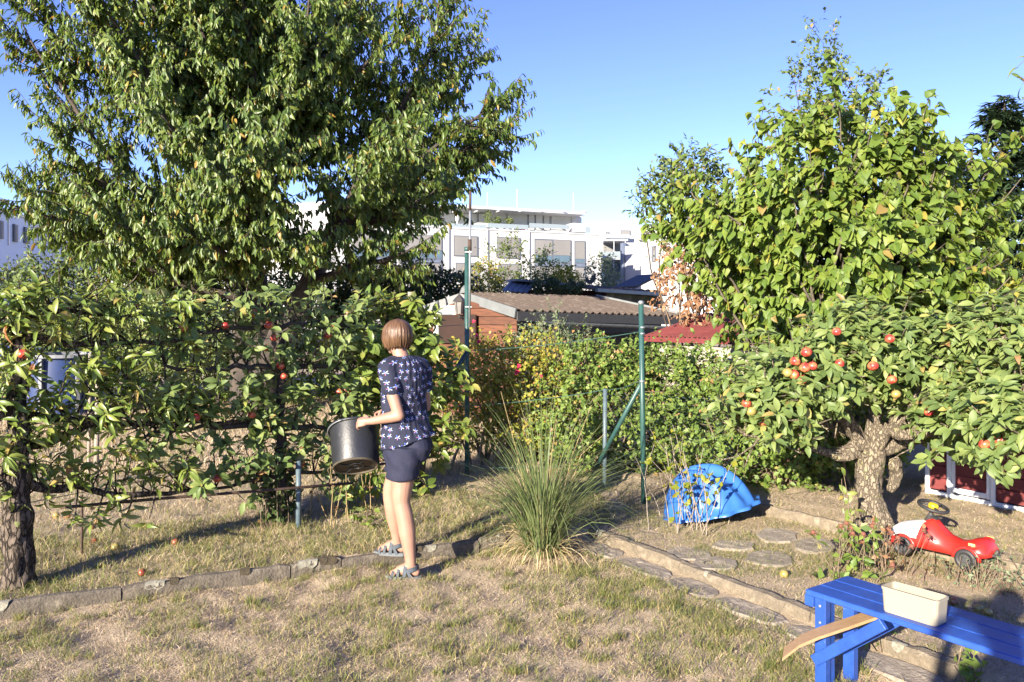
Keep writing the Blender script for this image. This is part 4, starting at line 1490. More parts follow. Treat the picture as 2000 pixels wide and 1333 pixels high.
# chain link
cf = thing('chain_link_fence', 'rusty green chain link mesh stretched between the green posts', 'fence', (PS[0], PS[1] + .03, .05))
c0, c1 = np.array([PS[0] + .02, PS[1] + .03]), np.array([2.0, 6.95])
LW = np.linalg.norm(c1 - c0)
b = MB()
cell, zb, zt = .06, .12, 1.0
nw = int(LW / cell)
nh = int((zt - zb) / (cell))
for i in range(nw):
    pts = []
    for j in range(2 * nh + 1):
        t = (i + (.5 if j % 2 else 0) * 2 * .5 + (0 if j % 2 == 0 else .5)) * cell / LW
        q = c0 + (c1 - c0) * t
        pts.append((q[0], q[1] + (.004 if j % 2 else -.004), zb + j * cell / 2))
    b.tube(pts, .0024, 3, cap=False)
b.build('wire_mesh', M_bluegrey, cf, kind='stuff')

wr = thing('trellis_wires', 'thin green wires strung between the two green posts', 'wire', (PL[0], PL[1], .05))
for (xa, ya, Ya, xb, yb, Yb) in [(912, 686, 8.1, 1254, 648, PR[1]), (880, 795, 8.1, 1182, 762, 7.5), (1182, 762, 7.5, 1254, 742, PR[1]), (912, 912, 8.1, 1182, 905, 7.5)]:
    A_, B_ = px(xa, ya, Ya), px(xb, yb, Yb)
    pts = [A_ + (B_ - A_) * u - np.array([0, 0, .05 * 4 * u * (1 - u) * .5]) for u in np.linspace(0, 1, 9)]
    MB().tube(pts, .0032, 4).build('wire', M_wire, wr)
er = thing('espalier_wires', 'thin green wires strung through the espalier trees', 'wire', (E0[0], E0[1], .05))
for z in (1.45, .98, .52):
    A_, B_ = np.array([E0[0] - .6, E0[1] - .7, z]), np.array([PL[0], PL[1], z + .15])
    MB().tube([A_, (A_ + B_) / 2 - (0, 0, .02), B_], .0026, 4).build('wire', M_wire, er)

# rebar rail and posts in the espalier row
rl = thing('rebar_rail', 'thin rusty rebar rail on a rod below the pear espalier', 'rail', (*gp(160, 1085, .06)[:2], .06))
g1 = gp(160, 1085, .06)
MB().tube([(g1[0], g1[1], -.05), (g1[0], g1[1], .47)], .009, 7).build('rod', M_rust, rl, smooth=True)
p0_, p1_ = px(118, 992, 5.15), px(690, 944, 6.25)
MB().tube([p0_, p0_ * .7 + p1_ * .3 + (0, 0, .004), p0_ * .3 + p1_ * .7, p1_], .011, 7).build('rail', M_rust, rl, smooth=True)
g2 = gp(583, 1035, .06)
b = MB(); cyl(b, (g2[0], g2[1], -.08), px(583, 900, g2[1]), .021)
b.solo('steel_post', M_bluegrey, 'short blue grey steel post standing in grass beside the apple espalier', 'post', (g2[0], g2[1], .05), smooth=True)
for x, yt, yb, lb in ((172, 690, 905, 'thin grey wooden stake behind the pear espalier'), (187, 700, 880, 'thicker split wooden stake behind the pear espalier')):
    q = px(x, yb, 7.6)
    b = MB().tube([(q[0], q[1], -.05), (q[0] + .01, q[1], .5), px(x + 4, yt, 7.6)], [.024, .022, .018] if x > 180 else [.016, .015, .014], 7)
    b.solo('wooden_stake', M_grey_wood, lb, 'stake', (q[0], q[1], .05), smooth=True)
q = px(800, 880, 7.9)
b = MB().box((q[0] + .01, q[1], .95), (.05, .05, 1.95)); b.solo('wooden_post', M_grey_wood, 'square grey wooden post among leaves behind the person', 'post', (q[0], q[1], .0))

# blue tarp over a low frame far behind the pear espalier
M_tarp = surf('blue_tarp', (.012, .033, .12), (.01, .025, .09), rough=.5, scale=5)
M_white = surf('white_paint', (.78, .77, .74), (.70, .69, .66), rough=.6, scale=6)
M_gp = surf('grey_pool_frame', (.2, .21, .23), rough=.6)
bp = thing('garden_pool', 'blue sided garden pool with white rim glimpsed through the pear espalier', 'pool', (-7.3, 13.0, 0))
b = MB(); b.lathe([(.6, 0), (.62, .5), (.6, 1.02)], (-7.3, 13.0, 0), n=40, cap=False); b.build('wall', M_tarp, bp, smooth=True)
b = MB(); b.lathe([(.58, 1.02), (.67, 1.02), (.67, 1.07), (.58, 1.07), (.58, 1.02)], (-7.3, 13.0, 0), n=40, cap=False); b.build('rim', M_gp, bp)
for k in range(5):
    a = math.pi + k * math.pi / 4
    b = MB().box((-7.3 + .66 * math.cos(a), 13.0 + .66 * math.sin(a), .51), (.05, .05, 1.0), ((math.cos(a), math.sin(a), 0), (-math.sin(a), math.cos(a), 0), (0, 0, 1))); b.build('upright', M_gp, bp)

# ------------------------------------------------------------------ blue shell sandpit lid
M_blue = surf('blue_plastic', (.035, .135, .42), (.03, .115, .37), rough=.38, scale=5, spec=.45)


def shell():
    c = np.array([1.60, 6.47, .03])
    root = thing('shell_sandpit', 'blue plastic shell sandpit turned upside down on the grass', 'sandpit', c)
    R, na, nr = .365, 132, 18
    ax = nrm(np.array([.86, -.5, 0]))
    ay = np.array([-ax[1], ax[0], 0])
    hinge = np.array([-.40, 0.0])
    V = []
    for i in range(nr + 1):
        t = i / nr
        for j in range(na):
            a = 2 * math.pi * j / na
            e = 1 + .03 * math.cos(13 * a) * t
            u, v = math.cos(a) * R * t * e, math.sin(a) * R * .9 * t * e
            z = .32 * (1 - t ** 2.6) ** .75
            fa = math.atan2(v - hinge[1], u - hinge[0])
            rr = math.hypot(u - hinge[0], v - hinge[1])
            z += .034 * math.cos(fa * 22) * min(1, rr / .3) * min(1, (1 - t) * 5 + .35)
            if t > .96: z = max(z, .0) + .0
            V.append(c + ax * u + ay * v + np.array([0, 0, max(z, .004) * 1.0]))
    # flange
    for j in range(na):
        a = 2 * math.pi * j / na
        e = 1.1 + .05 * math.cos(13 * a)
        V.append(c + ax * math.cos(a) * R * e + ay * math.sin(a) * R * .9 * e + np.array([0, 0, .012]))
    for j in range(na):
        a = 2 * math.pi * j / na
        e = 1.11 + .05 * math.cos(13 * a)
        V.append(c + ax * math.cos(a) * R * e + ay * math.sin(a) * R * .9 * e + np.array([0, 0, -.012]))
    F = []
    for i in range(nr + 2):
        for j in range(na):
            k = (j + 1) % na
            if i == 0:
                F.append((na + j, na + k, j)) if j == -1 else None
            F.append((i * na + j, i * na + k, (i + 1) * na + k, (i + 1) * na + j))
    # tilt so that the rim towards the hedge is lifted
    V = np.array(V)
    ang = math.radians(14)
    tax = nrm(np.array([.25, .97, 0]))
    Rm = np.array(Matrix.Rotation(-ang, 3, Vector(tax)))
    V = (V - c) @ Rm.T
    V = V - np.array([0, 0, V[:, 2].min()]) + c + np.array([0, 0, -.01])
    b = MB(); b.add(V, F); b.build('shell', M_blue, root, smooth=True)


shell()


def stem_plant(name, label, cat, base, n, hgt_, spread, mat, kind, size, gap, seed, stem=M_twig, t0=.2, heads=0, lean=.25, nobj=0):
    T = Plant(name, label, cat, base, seed)
    rs = T.rs
    hd = []
    for i in range(n):
        st = np.array(base) + np.array([rs.normal(0, spread * .4), rs.normal(0, spread * .4), -.02])
        d = np.array([rs.normal(0, lean), rs.normal(0, lean), 1])
        w = T.path(st, d, hgt_ * rs.uniform(.55, 1.1), wig=.07, step=.06)
        T.br.tube(w, np.linspace(.0045, .002, len(w)), 4, cap=False)
        k = max(1, int(len(w) * (1 - t0)))
        for q in w[-k:]:
            if rs.rand() < gap:
                m = rs.randint(1, 4)
                T.leaves(np.tile(q, (m, 1)), rs.normal(0, .7, (m, 3)) + np.array([0, 0, .1]), rs.normal(0, .5, (m, 3)) + np.array([0, -.3, .6]), size * rs.uniform(.6, 1.2, m))
        hd.append(w[-1])
    T.finish(kind, mat, nobj, None, stem, crown='foliage')
    for p in hd[:heads]:
        b = MB().ball(p, (.016, .016, .014), 8, 5)
        for k in range(7):
            a = k * .9
            dd = np.array([math.cos(a), math.sin(a), -.4])
            s = np.array([-dd[1], dd[0], 0])
            b.add([p + dd * .01, p + dd * .022 + s * .008, p + dd * .038, p + dd * .022 - s * .008], [(0, 1, 2, 3)])
        b.build('seed_head', M_dryhead, T.root)
    return T


M_dryhead = surf('dry_seed_head', (.20, .075, .045), (.12, .05, .03), rough=.9, scale=60)
g = gp(1345, 1030, .05)
stem_plant('currant_plant', 'sparse yellow leaved currant stems in front of the blue shell', 'plant', (g[0], g[1], .05), 22, .66, .30, M_yel, 'smallround', .062, .26, 101, stem=M_grey_wood, t0=.3)
g = gp(1290, 960, .05)
stem_plant('dry_stalk_plant', 'thin dry stalks with yellowing leaves beside the green post', 'plant', (g[0] + .1, 6.9, .05), 7, .85, .2, M_yel, 'smallround', .055, .25, 102, stem=M_grey_wood, t0=.3)
g = gp(1670, 1120, .05)
stem_plant('coneflower_plant', 'green flower plant with brown dried seed heads behind the blue bench', 'plant', (g[0], g[1] + .05, .05), 20, .34, .22, M_hedge, 'small', .07, .7, 103, heads=9)
g = gp(1745, 1125, .05)
stem_plant('withered_flower_plant', 'withered brown flower stalks with dark seed heads beside the toy car', 'plant', (g[0], g[1] + .08, .05), 14, .30, .16, M_dry, 'small', .05, .35, 104, heads=12)
g = gp(1645, 1075, .05)
stem_plant('tall_weed', 'tall leafy weed growing in front of the apple trunk', 'plant', (g[0], g[1] - .1, .05), 3, .75, .05, M_pear, 'apple', .075, .5, 105, lean=.1)
for i, (x, y, lb) in enumerate([(1910, 1135, 'grey green lavender tuft beyond the blue bench near toy car wheel'), (1975, 1150, 'larger grey green herb tuft in the shadow beyond the blue bench')]):
    g = gp(x, y, .05)
    stem_plant('lavender_tuft', lb, 'plant', (g[0], g[1], .05), 42, .2, .3, M_sage, 'small', .03, .9, 110 + i, lean=.5)
for i, (x, y, lb) in enumerate([(1700, 1262, 'low leafy weed growing below the blue bench'), (1640, 1140, 'small weed tuft behind the end of the blue bench'), (1870, 1320, 'low green weed beside the end of the sandy kerb')]):
    g = gp(x, y, .02)
    stem_plant('leafy_weed', lb, 'plant', (g[0], g[1], .03), 9, .16, .16, M_hedge, 'smallround', .06, .7, 120 + i, lean=.5)
g = gp(800, 1040, .06)
stem_plant('bindweed', 'bright green low weed at the grass edge behind the person', 'plant', (-1.0, 6.15, .06), 16, .2, .4, M_lilac, 'smallround', .055, .6, 131, lean=.6)
# ivy skirt at the apple espalier trunk and dry weeds along the row
stem_plant('ivy', 'dark ivy climbing the apple espalier trunk', 'plant', ((548 - 1000) / FPX * on_row(548), on_row(548) - .03, .06), 40, .5, .16, M_fard, 'smallround', .06, .9, 133, lean=.12)
stem_plant('dry_weeds', 'tall dry weed stalks beside the steel post', 'plant', (-1.35, 6.5, .06), 22, .5, .5, M_dry, 'small', .04, .12, 134, stem=M_straw, lean=.25)

# ------------------------------------------------------------------ fallen apples
fall = [
    (1531, 1124, .05, .034, True, 'yellow fallen apple lying on grass beyond the narrow path'),
    (1676, 1188, .04, .03, False, 'red fallen apple on sandy soil behind the beige box'),
    (1864, 1182, .04, .03, False, 'red fallen apple lying just beyond the beige box'),
    (1912, 1195, .04, .03, True, 'yellowish fallen apple among leaves behind the bench'),
    (1930, 1203, .04, .03, True, 'green brown fallen apple behind the bench'),
    (178, 1035, .06, .034, False, 'fallen apple lying in shade close to the rebar rod'),
    (192, 1025, .06, .03, True, 'yellow fallen apple lying close to the rebar rod'),
    (184, 1062, .06, .03, False, 'reddish fallen apple just below the rebar rail'),
    (225, 1075, .06, .036, True, 'yellow fallen apple with brown rot in the grass'),
    (342, 1069, .06, .033, False, 'bright red fallen apple in grass between kerb and espaliers'),
    (278, 1122, .06, .032, False, 'brownish red fallen apple beside the lichened kerb'),
    (110, 1010, .06, .034, True, 'green yellow fallen apple beside the pear trunk'),
    (132, 1012, .06, .034, False, 'dull red fallen apple beside the pear trunk'),
    (193, 1108, .06, .025, True, 'small yellow fallen apple in the grass'),
    (505, 1030, .06, .03, False, 'red fallen apple in shade near the steel post')]
for x, y, z, r, yel, lb in fall:
    g = gp(x, y, z)
    apple((g[0], g[1], float(hgt(g[0], g[1])) + r * .45), r * .85, None, lb, 'apple', 'fallen apples', yel, rot=(random.Random(x).uniform(-1.4, 1.4), random.Random(y).uniform(-1, 1), x), name='fallen_apple')

# ------------------------------------------------------------------ toy car
M_red = surf('red_plastic', (.60, .030, .022), (.50, .022, .018), rough=.32, scale=6, spec=.5, wear=((.38, .05, .04), 30, .66))
M_toywhite = surf('white_sticker', (.80, .79, .76), (.72, .71, .67), rough=.5, scale=7)
M_black = surf('black_rubber', (.018, .018, .019), (.03, .03, .03), rough=.55, scale=30)
M_dgrey = surf('dark_grey_plastic', (.04, .04, .042), (.055, .055, .055), rough=.5, scale=20)
M_yellow = surf('yellow_plastic', (.75, .52, .02), (.68, .46, .02), rough=.4)
M_orange = surf('orange_sticker', (.75, .28, .06), (.85, .55, .25), rough=.4, scale=60)


def toycar():
    ground = .105
    f0 = np.array([2.63, 5.44])                       # front end
    ax2 = nrm(np.array([.60, -.80]))
    ax = np.array([ax2[0], ax2[1], 0])
    sd = np.array([-ax2[1], ax2[0], 0]) * 1.0          # to the far side
    up = np.array([0, 0, 1.])
    O = np.array([f0[0], f0[1], ground])
    root = thing('toy_car', 'red ride-on toy car with white bonnet and black steering wheel', 'toy car', O + ax * .3)
    W = lambda s, w, z: O + ax * s + sd * w + up * z
    # sections: s, half width, z bottom, z top, half width at top
    sec = [(.00, .085, .075, .12, .06), (.01, .10, .06, .17, .085), (.05, .112, .055, .195, .10), (.12, .118, .055, .215, .10), (.19, .12, .05, .232, .09), (.235, .12, .05, .252, .07), (.265, .118, .05, .25, .062), (.30, .105, .05, .212, .06), (.35, .092, .05, .168, .066), (.41, .10, .05, .148, .082), (.46, .118, .055, .158, .098), (.51, .128, .06, .183, .104), (.555, .125, .07, .188, .098), (.59, .11, .08, .165, .085), (.61, .085, .09, .135, .07)]
    R, Rw = [], []
    for s, w, zb, zt, wt in sec:
        ring = []
        n = 20
        for j in range(n):
            a = 2 * math.pi * j / n
            ca, sa = math.cos(a), math.sin(a)
            e = 3.0
            r_ = (abs(ca) ** e + abs(sa) ** e) ** (-1 / e)
            v = sa * r_
            k = (v + 1) / 2
            ww = w + (wt - w) * max(0, k - .35) / .65
            ring.append(W(s, ca * r_ * ww, zb + (zt - zb) * k))
        R.append(ring)
    b = MB().rings(R); body = b.build('body', M_red, root, smooth=True)
    # white bonnet skin, proud of the body
    Rw = []
    for s, w, zb, zt, wt in sec[1:5] + [(.215, .121, .05, .243, .08)]:
        ring = []
        n = 15
        for j in range(n):
            a = -.12 + (math.pi + .24) * j / (n - 1)
            ca, sa = math.cos(a), math.sin(a)
            e = 3.0
            r_ = (abs(ca) ** e + abs(sa) ** e) ** (-1 / e) * 1.018
            v = sa * r_
            k = (v + 1) / 2
            ww = w + (wt - w) * max(0, k - .35) / .65
            ss = s + (.02 if s > .2 and abs(ca) < .6 else 0)
            ring.append(W(ss if s < .2 else ss - .03 * (1 - sa), ca * r_ * ww, max(zb + (zt - zb) * k, .1)))
        Rw.append(ring)
    b = MB().rings(Rw, closed=False, cap=False); b.build('bonnet', M_toywhite, root, smooth=True)
    # wheels
    for s, r_, w_ in ((.10, .062, .04), (.495, .066, .04)):
        for k in (-1, 1):
            c = W(s, k * .118, r_)
            prof = [(r_ * .55, -w_ / 2), (r_ * .92, -w_ / 2), (r_, -w_ / 4), (r_, w_ / 4), (r_ * .92, w_ / 2), (r_ * .55, w_ / 2)]
            wl = MB(); wl.lathe(prof + [prof[0]], c, (ax, up, sd * k), n=24, cap=False); wh = wl.build('wheel', M_black, root, smooth=True)
            h = MB(); h.lathe([(r_ * .56, -w_ * .3), (r_ * .56, w_ * .3), (r_ * .25, w_ * .36), (r_ * .2, w_ * .5), (.002, w_ * .5)], c, (ax, up, sd * k), n=18)
            for q in range(10):
                a = q * .628
                h.beam(c + (ax * math.cos(a) + up * math.sin(a)) * r_ * .2 + sd * k * w_ * .37, c + (ax * math.cos(a) + up * math.sin(a)) * r_ * .56 + sd * k * w_ * .37, .004, .006, sd)
            h.build('hub', M_dgrey, wh, smooth=False)
            # arch
            ar = []
            for q in range(9):
                a = math.pi * q / 8
                ar.append(W(s + math.cos(a) * (r_ + .012), k * .114, r_ + math.sin(a) * (r_ + .008)))
            MB().tube(ar, .012, 6).build('wheel_arch', M_red, root, smooth=True)
    # rear hump eyes, hitch
    for k in (-1, 1):
        e = MB().ball(W(.535, k * .095, .155), (.045, .034, .026), 12, 8); e.build('rear_wing', M_red, root, smooth=True)
        MB().box(W(.535, k * .131, .168), (.04, .004, .018), (ax, sd, up), .0015).build('light_sticker', M_orange, root)
    MB().box(W(.622, 0, .10), (.03, .05, .018), (ax, sd, up), .004).build('hitch', M_dgrey, root)
    MB().tube([W(.628, 0, .10), W(.628, 0, .135)], .008, 8).build('hitch_pin', M_dgrey, root, smooth=True)
    # steering
    sc = W(.215, 0, .24)
    tl = nrm(ax * .28 + up)
    sc2 = sc + tl * .095
    MB().tube([sc - tl * .02, sc + tl * .05, sc2], [.03, .015, .013], 10).build('steering_column', M_dgrey, root, smooth=True)
    u_ = nrm(np.cross(tl, sd)); v_ = np.cross(tl, u_)
    ring = [sc2 + (u_ * math.cos(a) + v_ * math.sin(a)) * .088 for a in np.linspace(0, 2 * math.pi, 29)]
    st = MB().tube(ring, .0115, 8, cap=False).build('steering_wheel', M_black, root, smooth=True)
    for a in (0.3, 2.4, 4.5):
        MB().tube([sc2, sc2 + (u_ * math.cos(a) + v_ * math.sin(a)) * .085], .008, 6).build('spoke', M_black, st, smooth=True)
    MB().lathe([(.03, -.01), (.03, .014), (.022, .02), (.001, .02)], sc2, (u_, v_, tl), n=16).build('horn_button', M_yellow, st, smooth=True)
    MB().box(W(.25, 0, .262), (.05, .06, .004), (nrm(ax - up * .35), sd, nrm(up + ax * .35)), .001).build('dashboard_sticker', M_dgrey, root)


toycar()

# ------------------------------------------------------------------ playhouse
M_redwood = surf('red_stained_wood', (.17, .032, .030), (.12, .022, .022), rough=.75, scale=7, bump=.25, bscale=40, stretch=(.6, .6, 8), obrand=.12)
M_trim = surf('white_trim_paint', (.72, .74, .76), (.62, .64, .66), rough=.6, scale=9)
M_roofred = surf('red_roof_felt', (.30, .06, .055), (.22, .04, .04), rough=.9, scale=12)


def playhouse():
    L2 = np.array([3.72, 7.15]); d2 = nrm(np.array([.52, -.86])); n2 = np.array([d2[1], -d2[0]])   # n2 to the viewer side
    if n2[1] > 0: n2 = -n2
    d = np.array([d2[0], d2[1], 0]); n = np.array([n2[0], n2[1], 0]); up = np.array([0, 0, 1.])
    O = np.array([L2[0], L2[1], .10])
    root = thing('playhouse', 'dark red wooden playhouse with white trim behind the apple tree', 'playhouse', O)
    W_, H_, PK, D_ = 1.25, .86, 1.24, 1.0
    P = lambda s, z, o=0.0: O + d * s + up * z + n * o
    # planks of the front: side panels and the door
    ph = .108

    def planks(s0, s1, z0, z1, o, th, parent, zfun=None):
        z = z0
        while z < z1 - .02:
            h = min(ph, z1 - z)
            MB().box(P((s0 + s1) / 2, z + h / 2, o), (s1 - s0, th, h - .005), (d, n, up), .003).build('plank', M_redwood, parent)
            z += ph
    planks(.035, .20, .05, H_, 0, .018, root)
    door = MB().box(P(.40, .44, -.016), (.31, .012, .74), (d, n, up)).build('door', M_redwood, root)
    planks(.262, .535, .10, .62, -.002, .014, door)
    for s in (.25, .548):
        MB().box(P(s, .45, .012), (.028, .02, .80), (d, n, up), .003).build('door_frame', M_trim, door)
    MB().box(P(.40, .075, .012), (.268, .018, .045), (d, n, up), .003).build('door_frame', M_trim, door)
    MB().box(P(.40, .655, .012), (.268, .018, .05), (d, n, up), .003).build('door_frame', M_trim, door)
    # small window in the door
    MB().box(P(.40, .74, -.012), (.15, .006, .12), (d, n, up)).build('window_pane', surf('dark_glass', (.02, .025, .03), rough=.08), door)
    for s in (.32, .48):
        MB().box(P(s, .74, .014), (.025, .018, .119), (d, n, up)).build('window_frame', M_trim, door)
    MB().box(P(.4, .82, .012), (.268, .018, .05), (d, n, up), .003).build('door_frame', M_trim, door)
    for s in (.0175, .215, .585, W_ - .0175):
        MB().box(P(s, H_ / 2, .008), (.035, .035, H_), (d, n, up), .003).build('corner_trim', M_trim, root)
    planks(.605, W_ - .036, .05, H_, 0, .018, root)
    MB().box(P(W_ / 2, .02, .006), (W_, .03, .04), (d, n, up), .003).build('base_trim', M_trim, root)
    # gable planks
    z = H_
    while z < PK - .02:
        hw = (PK - z) / (PK - H_) * W_ / 2
        hw2 = max((PK - z - ph + .005) / (PK - H_) * W_ / 2, 0.005)
        m = W_ / 2
        zt = min(z + ph - .005, PK - .01)
        V = []
        for o in (-.009, .009):
            V += [P(m - hw, z, o), P(m + hw, z, o), P(m + hw2, zt, o), P(m - hw2, zt, o)]
        MB().add(V, [(0, 1, 2, 3), (7, 6, 5, 4), (0, 4, 5, 1), (1, 5, 6, 2), (2, 6, 7, 3), (3, 7, 4, 0)]).build('plank', M_redwood, root)
        z += ph
    # barge boards and scallops
    for sg in (-1, 1):
        a, c = P(W_ / 2 + sg * (W_ / 2 + .09), H_ - .05, .05), P(W_ / 2, PK + .03, .05)
        MB().beam(a, c, .022, .07, up).build('barge_board', M_trim, root)
        for k in range(9):
            q = a + (c - a) * (k + .5) / 9.2 - up * .05 + n * .002
            MB().lathe([(.028, -.007), (.028, .007)], q, (d, up, n), n=12).build('scallop', M_trim, root)
        rp0, rp1 = P(W_ / 2 + sg * (W_ / 2 + .1), H_ - .035, 0), P(W_ / 2, PK + .05, 0)
        mid = (rp0 + rp1) / 2 - n * (D_ / 2 - .04)
        sl = nrm(rp1 - rp0)
        MB().box(mid, (np.linalg.norm(rp1 - rp0), D_ + .16, .02), (sl, n, np.cross(sl, n))).build('roof_panel', M_roofred, root)
    # side and back walls
    for s in (.01, W_ - .01):
        MB().box(P(s, H_ / 2, -D_ / 2 - .012), (.018, D_ - .02, H_ - .01), (d, n, up)).build('side_wall', M_redwood, root)
    MB().box(P(W_ / 2, H_ / 2, -D_ - .01), (W_ - .04, .018, H_ - .01), (d, n, up)).build('back_wall', M_redwood, root)
    MB().tube([P(.555, .42, .026), P(.555, .42, .05)], .012, 10).build('door_knob', M_galv, root, smooth=True)


playhouse()

# ------------------------------------------------------------------ bench, box and loose board
M_bluep = surf('blue_bench_paint', (.022, .075, .33), (.016, .056, .26), rough=.4, scale=9, bump=.22, bscale=26, stretch=(1, 1, 1), wear=((.16, .19, .26), 30, .665), coat=.05, obrand=.08)
M_beige = surf('cream_plastic', (.29, .258, .195), (.275, .245, .185), rough=.45, scale=3)
M_board = surf('pale_board', (.42, .27, .14), (.33, .20, .10), rough=.7, scale=6, bump=.2, stretch=(1, 12, 12))


def bench():
    c0 = np.array([1.335, 3.63, 0.0])
    u = np.array([.57, -.822, 0]); u = u / np.linalg.norm(u)
    v = np.array([.822, .57, 0]); v = v / np.linalg.norm(v)
    up = np.array([0, 0, 1.])
    root = thing('garden_bench', 'bright blue painted wooden bench with diagonal braces', 'bench', c0 + u * .6 + v * .17)
    Q = lambda s, t, z: c0 + u * s + v * t + up * z
    LN = 1.3
    for k in range(3):
        MB().box(Q(LN / 2, .055 + k * .111, .437), (LN, .107, .026), (u, v, up), .004).build('seat_plank', M_bluep, root)
    for s in (.012, LN - .012):
        MB().box(Q(s, .155, .398), (.045, .29, .05), (u, v, up), .003).build('crossbar', M_bluep, root)
    for s, sg in ((.06, 1), (LN - .06, -1)):
        for t in (.045, .262):
            MB().box(Q(s, t, .196), (.055, .04, .445), (u, v, up), .003).build('leg', M_bluep, root)
        MB().box(Q(s - .005, .045 + .0425, .205), (.05, .044, .42), (u, v, up), .003).build('leg', M_bluep, root)
        for t in (.012, .230):
            MB().beam(Q(s - sg * .02, t, .135), Q(s + sg * .31, t, .408), .024, .05, up, .003).build('brace', M_bluep, root)
    for s in (.06,):
        for z in (.385, .31, .16):
            MB().ball(Q(s, .0235, z), (.008, .008, .004), 8, 4, (u, up, v)).build('bolt', M_galv, root, smooth=True)
    # cream box on the seat
    L_, Wd, H_ = .235, .105, .105
    cb = Q(.46, .085, .4505)
    r = thing('planter_box', 'cream plastic rectangular box standing on the blue bench', 'box', cb)
    ua = u * math.cos(.03) + v * math.sin(.03)
    va = np.cross(up, ua)

    def ring(hl, hw, z, rad=.018):
        out = []
        for qx, qy, a0 in ((1, 1, 0), (-1, 1, 90), (-1, -1, 180), (1, -1, 270)):
            for j in range(5):
                a = math.radians(a0 + j * 22.5)
                out.append(cb + ua * (qx * (hl - rad) + rad * math.cos(a)) + va * (qy * (hw - rad) + rad * math.sin(a)) + up * z)
        return out
    a, b_ = L_ / 2, Wd / 2
    b = MB()
    b.rings([ring(a * .93, b_ * .9, .0), ring(a * .95, b_ * .92, .004), ring(a * .995, b_ * .985, H_ - .01)], cap=False)
    n = 20
    b.f.append(tuple(range(n - 1, -1, -1)))
    b.rings([ring(a * .97, b_ * .95, H_ - .01), ring(a * .93, b_ * .87, .008), ring(a * .3, b_ * .3, .008)], cap=False)
    b.f.append(tuple(range(len(b.v) - n, len(b.v))))
    b.build('box_body', M_beige, r, smooth=False)
    b = MB(); b.rings([ring(a * .995, b_ * .985, H_ - .011), ring(a * 1.02, b_ * 1.03, H_ - .010), ring(a * 1.02, b_ * 1.03, H_), ring(a * .965, b_ * .94, H_ + .001), ring(a * .965, b_ * .94, H_ - .011)], cap=False)
    b.build('rim', M_beige, r, smooth=False)
    # loose board lying on the braces
    pts = [px(1528, 1290, 3.42), px(1562, 1264, 3.44), px(1600, 1248, 3.46), px(1660, 1228, 3.50), px(1722, 1206, 3.55)]
    b = MB()
    R = []
    wd = np.array([.25, .6, .0]); wd = wd / np.linalg.norm(wd)
    for q in pts:
        R.append([q - wd * .01, q + wd * .11, q + wd * .11 + up * .013, q - wd * .01 + up * .013])
    b.rings(R)
    b.solo('loose_board', M_board, 'curved pale wooden board wedged under the blue bench', 'board')


bench()

# ------------------------------------------------------------------ garden sheds
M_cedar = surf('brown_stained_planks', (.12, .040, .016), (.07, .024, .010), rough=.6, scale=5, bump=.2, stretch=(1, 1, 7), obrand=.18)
M_fascia = surf('grey_metal_fascia', (.15, .16, .165), (.12, .13, .135), rough=.6, metal=.0, scale=8)
M_roofd = surf('dark_corrugated_roof', (.135, .108, .09), (.09, .072, .06), rough=1, spec=.05, scale=6, bump=.3, c3=(.17, .14, .115))
M_tar = surf('black_tarred_board', (.035, .035, .037), (.05, .05, .05), rough=.6, scale=20, wear=((.3, .3, .3), 22, .68))
M_gutter = surf('grey_gutter', (.26, .28, .29), (.20, .22, .23), rough=.45, metal=.4, scale=10)
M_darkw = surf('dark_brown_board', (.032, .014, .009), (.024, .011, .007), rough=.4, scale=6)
M_glass = surf('grey_window', (.20, .23, .25), (.15, .17, .19), rough=.15)
M_creamw = surf('cream_board', (.32, .30, .24), (.25, .235, .19), rough=.8, scale=6)


def corr(a0, a1, b0, b1, nw, amp, mat, name, parent, th=.012):
    """corrugated sheet between the lines a0-a1 (ridge) and b0-b1 (eave); waves along the line"""
    a0, a1, b0, b1 = map(np.array, (a0, a1, b0, b1))
    nn = nrm(np.cross(a1 - a0, b0 - a0))
    if nn[2] < 0: nn = -nn
    m = nw * 6
    V, F = [], []
    for i in range(m + 1):
        t = i / m
        w = amp * math.sin(2 * math.pi * nw * t)
        for p in (a0 + (a1 - a0) * t, b0 + (b1 - b0) * t):
            V += [p + nn * w, p + nn * (w - th)]
    for i in range(m):
        k = 4 * i
        F += [(k, k + 4, k + 6, k + 2), (k + 1, k + 3, k + 7, k + 5), (k + 2, k + 6, k + 7, k + 3), (k, k + 1, k + 5, k + 4)]
    return MB().add(V, F).build(name, mat, parent)


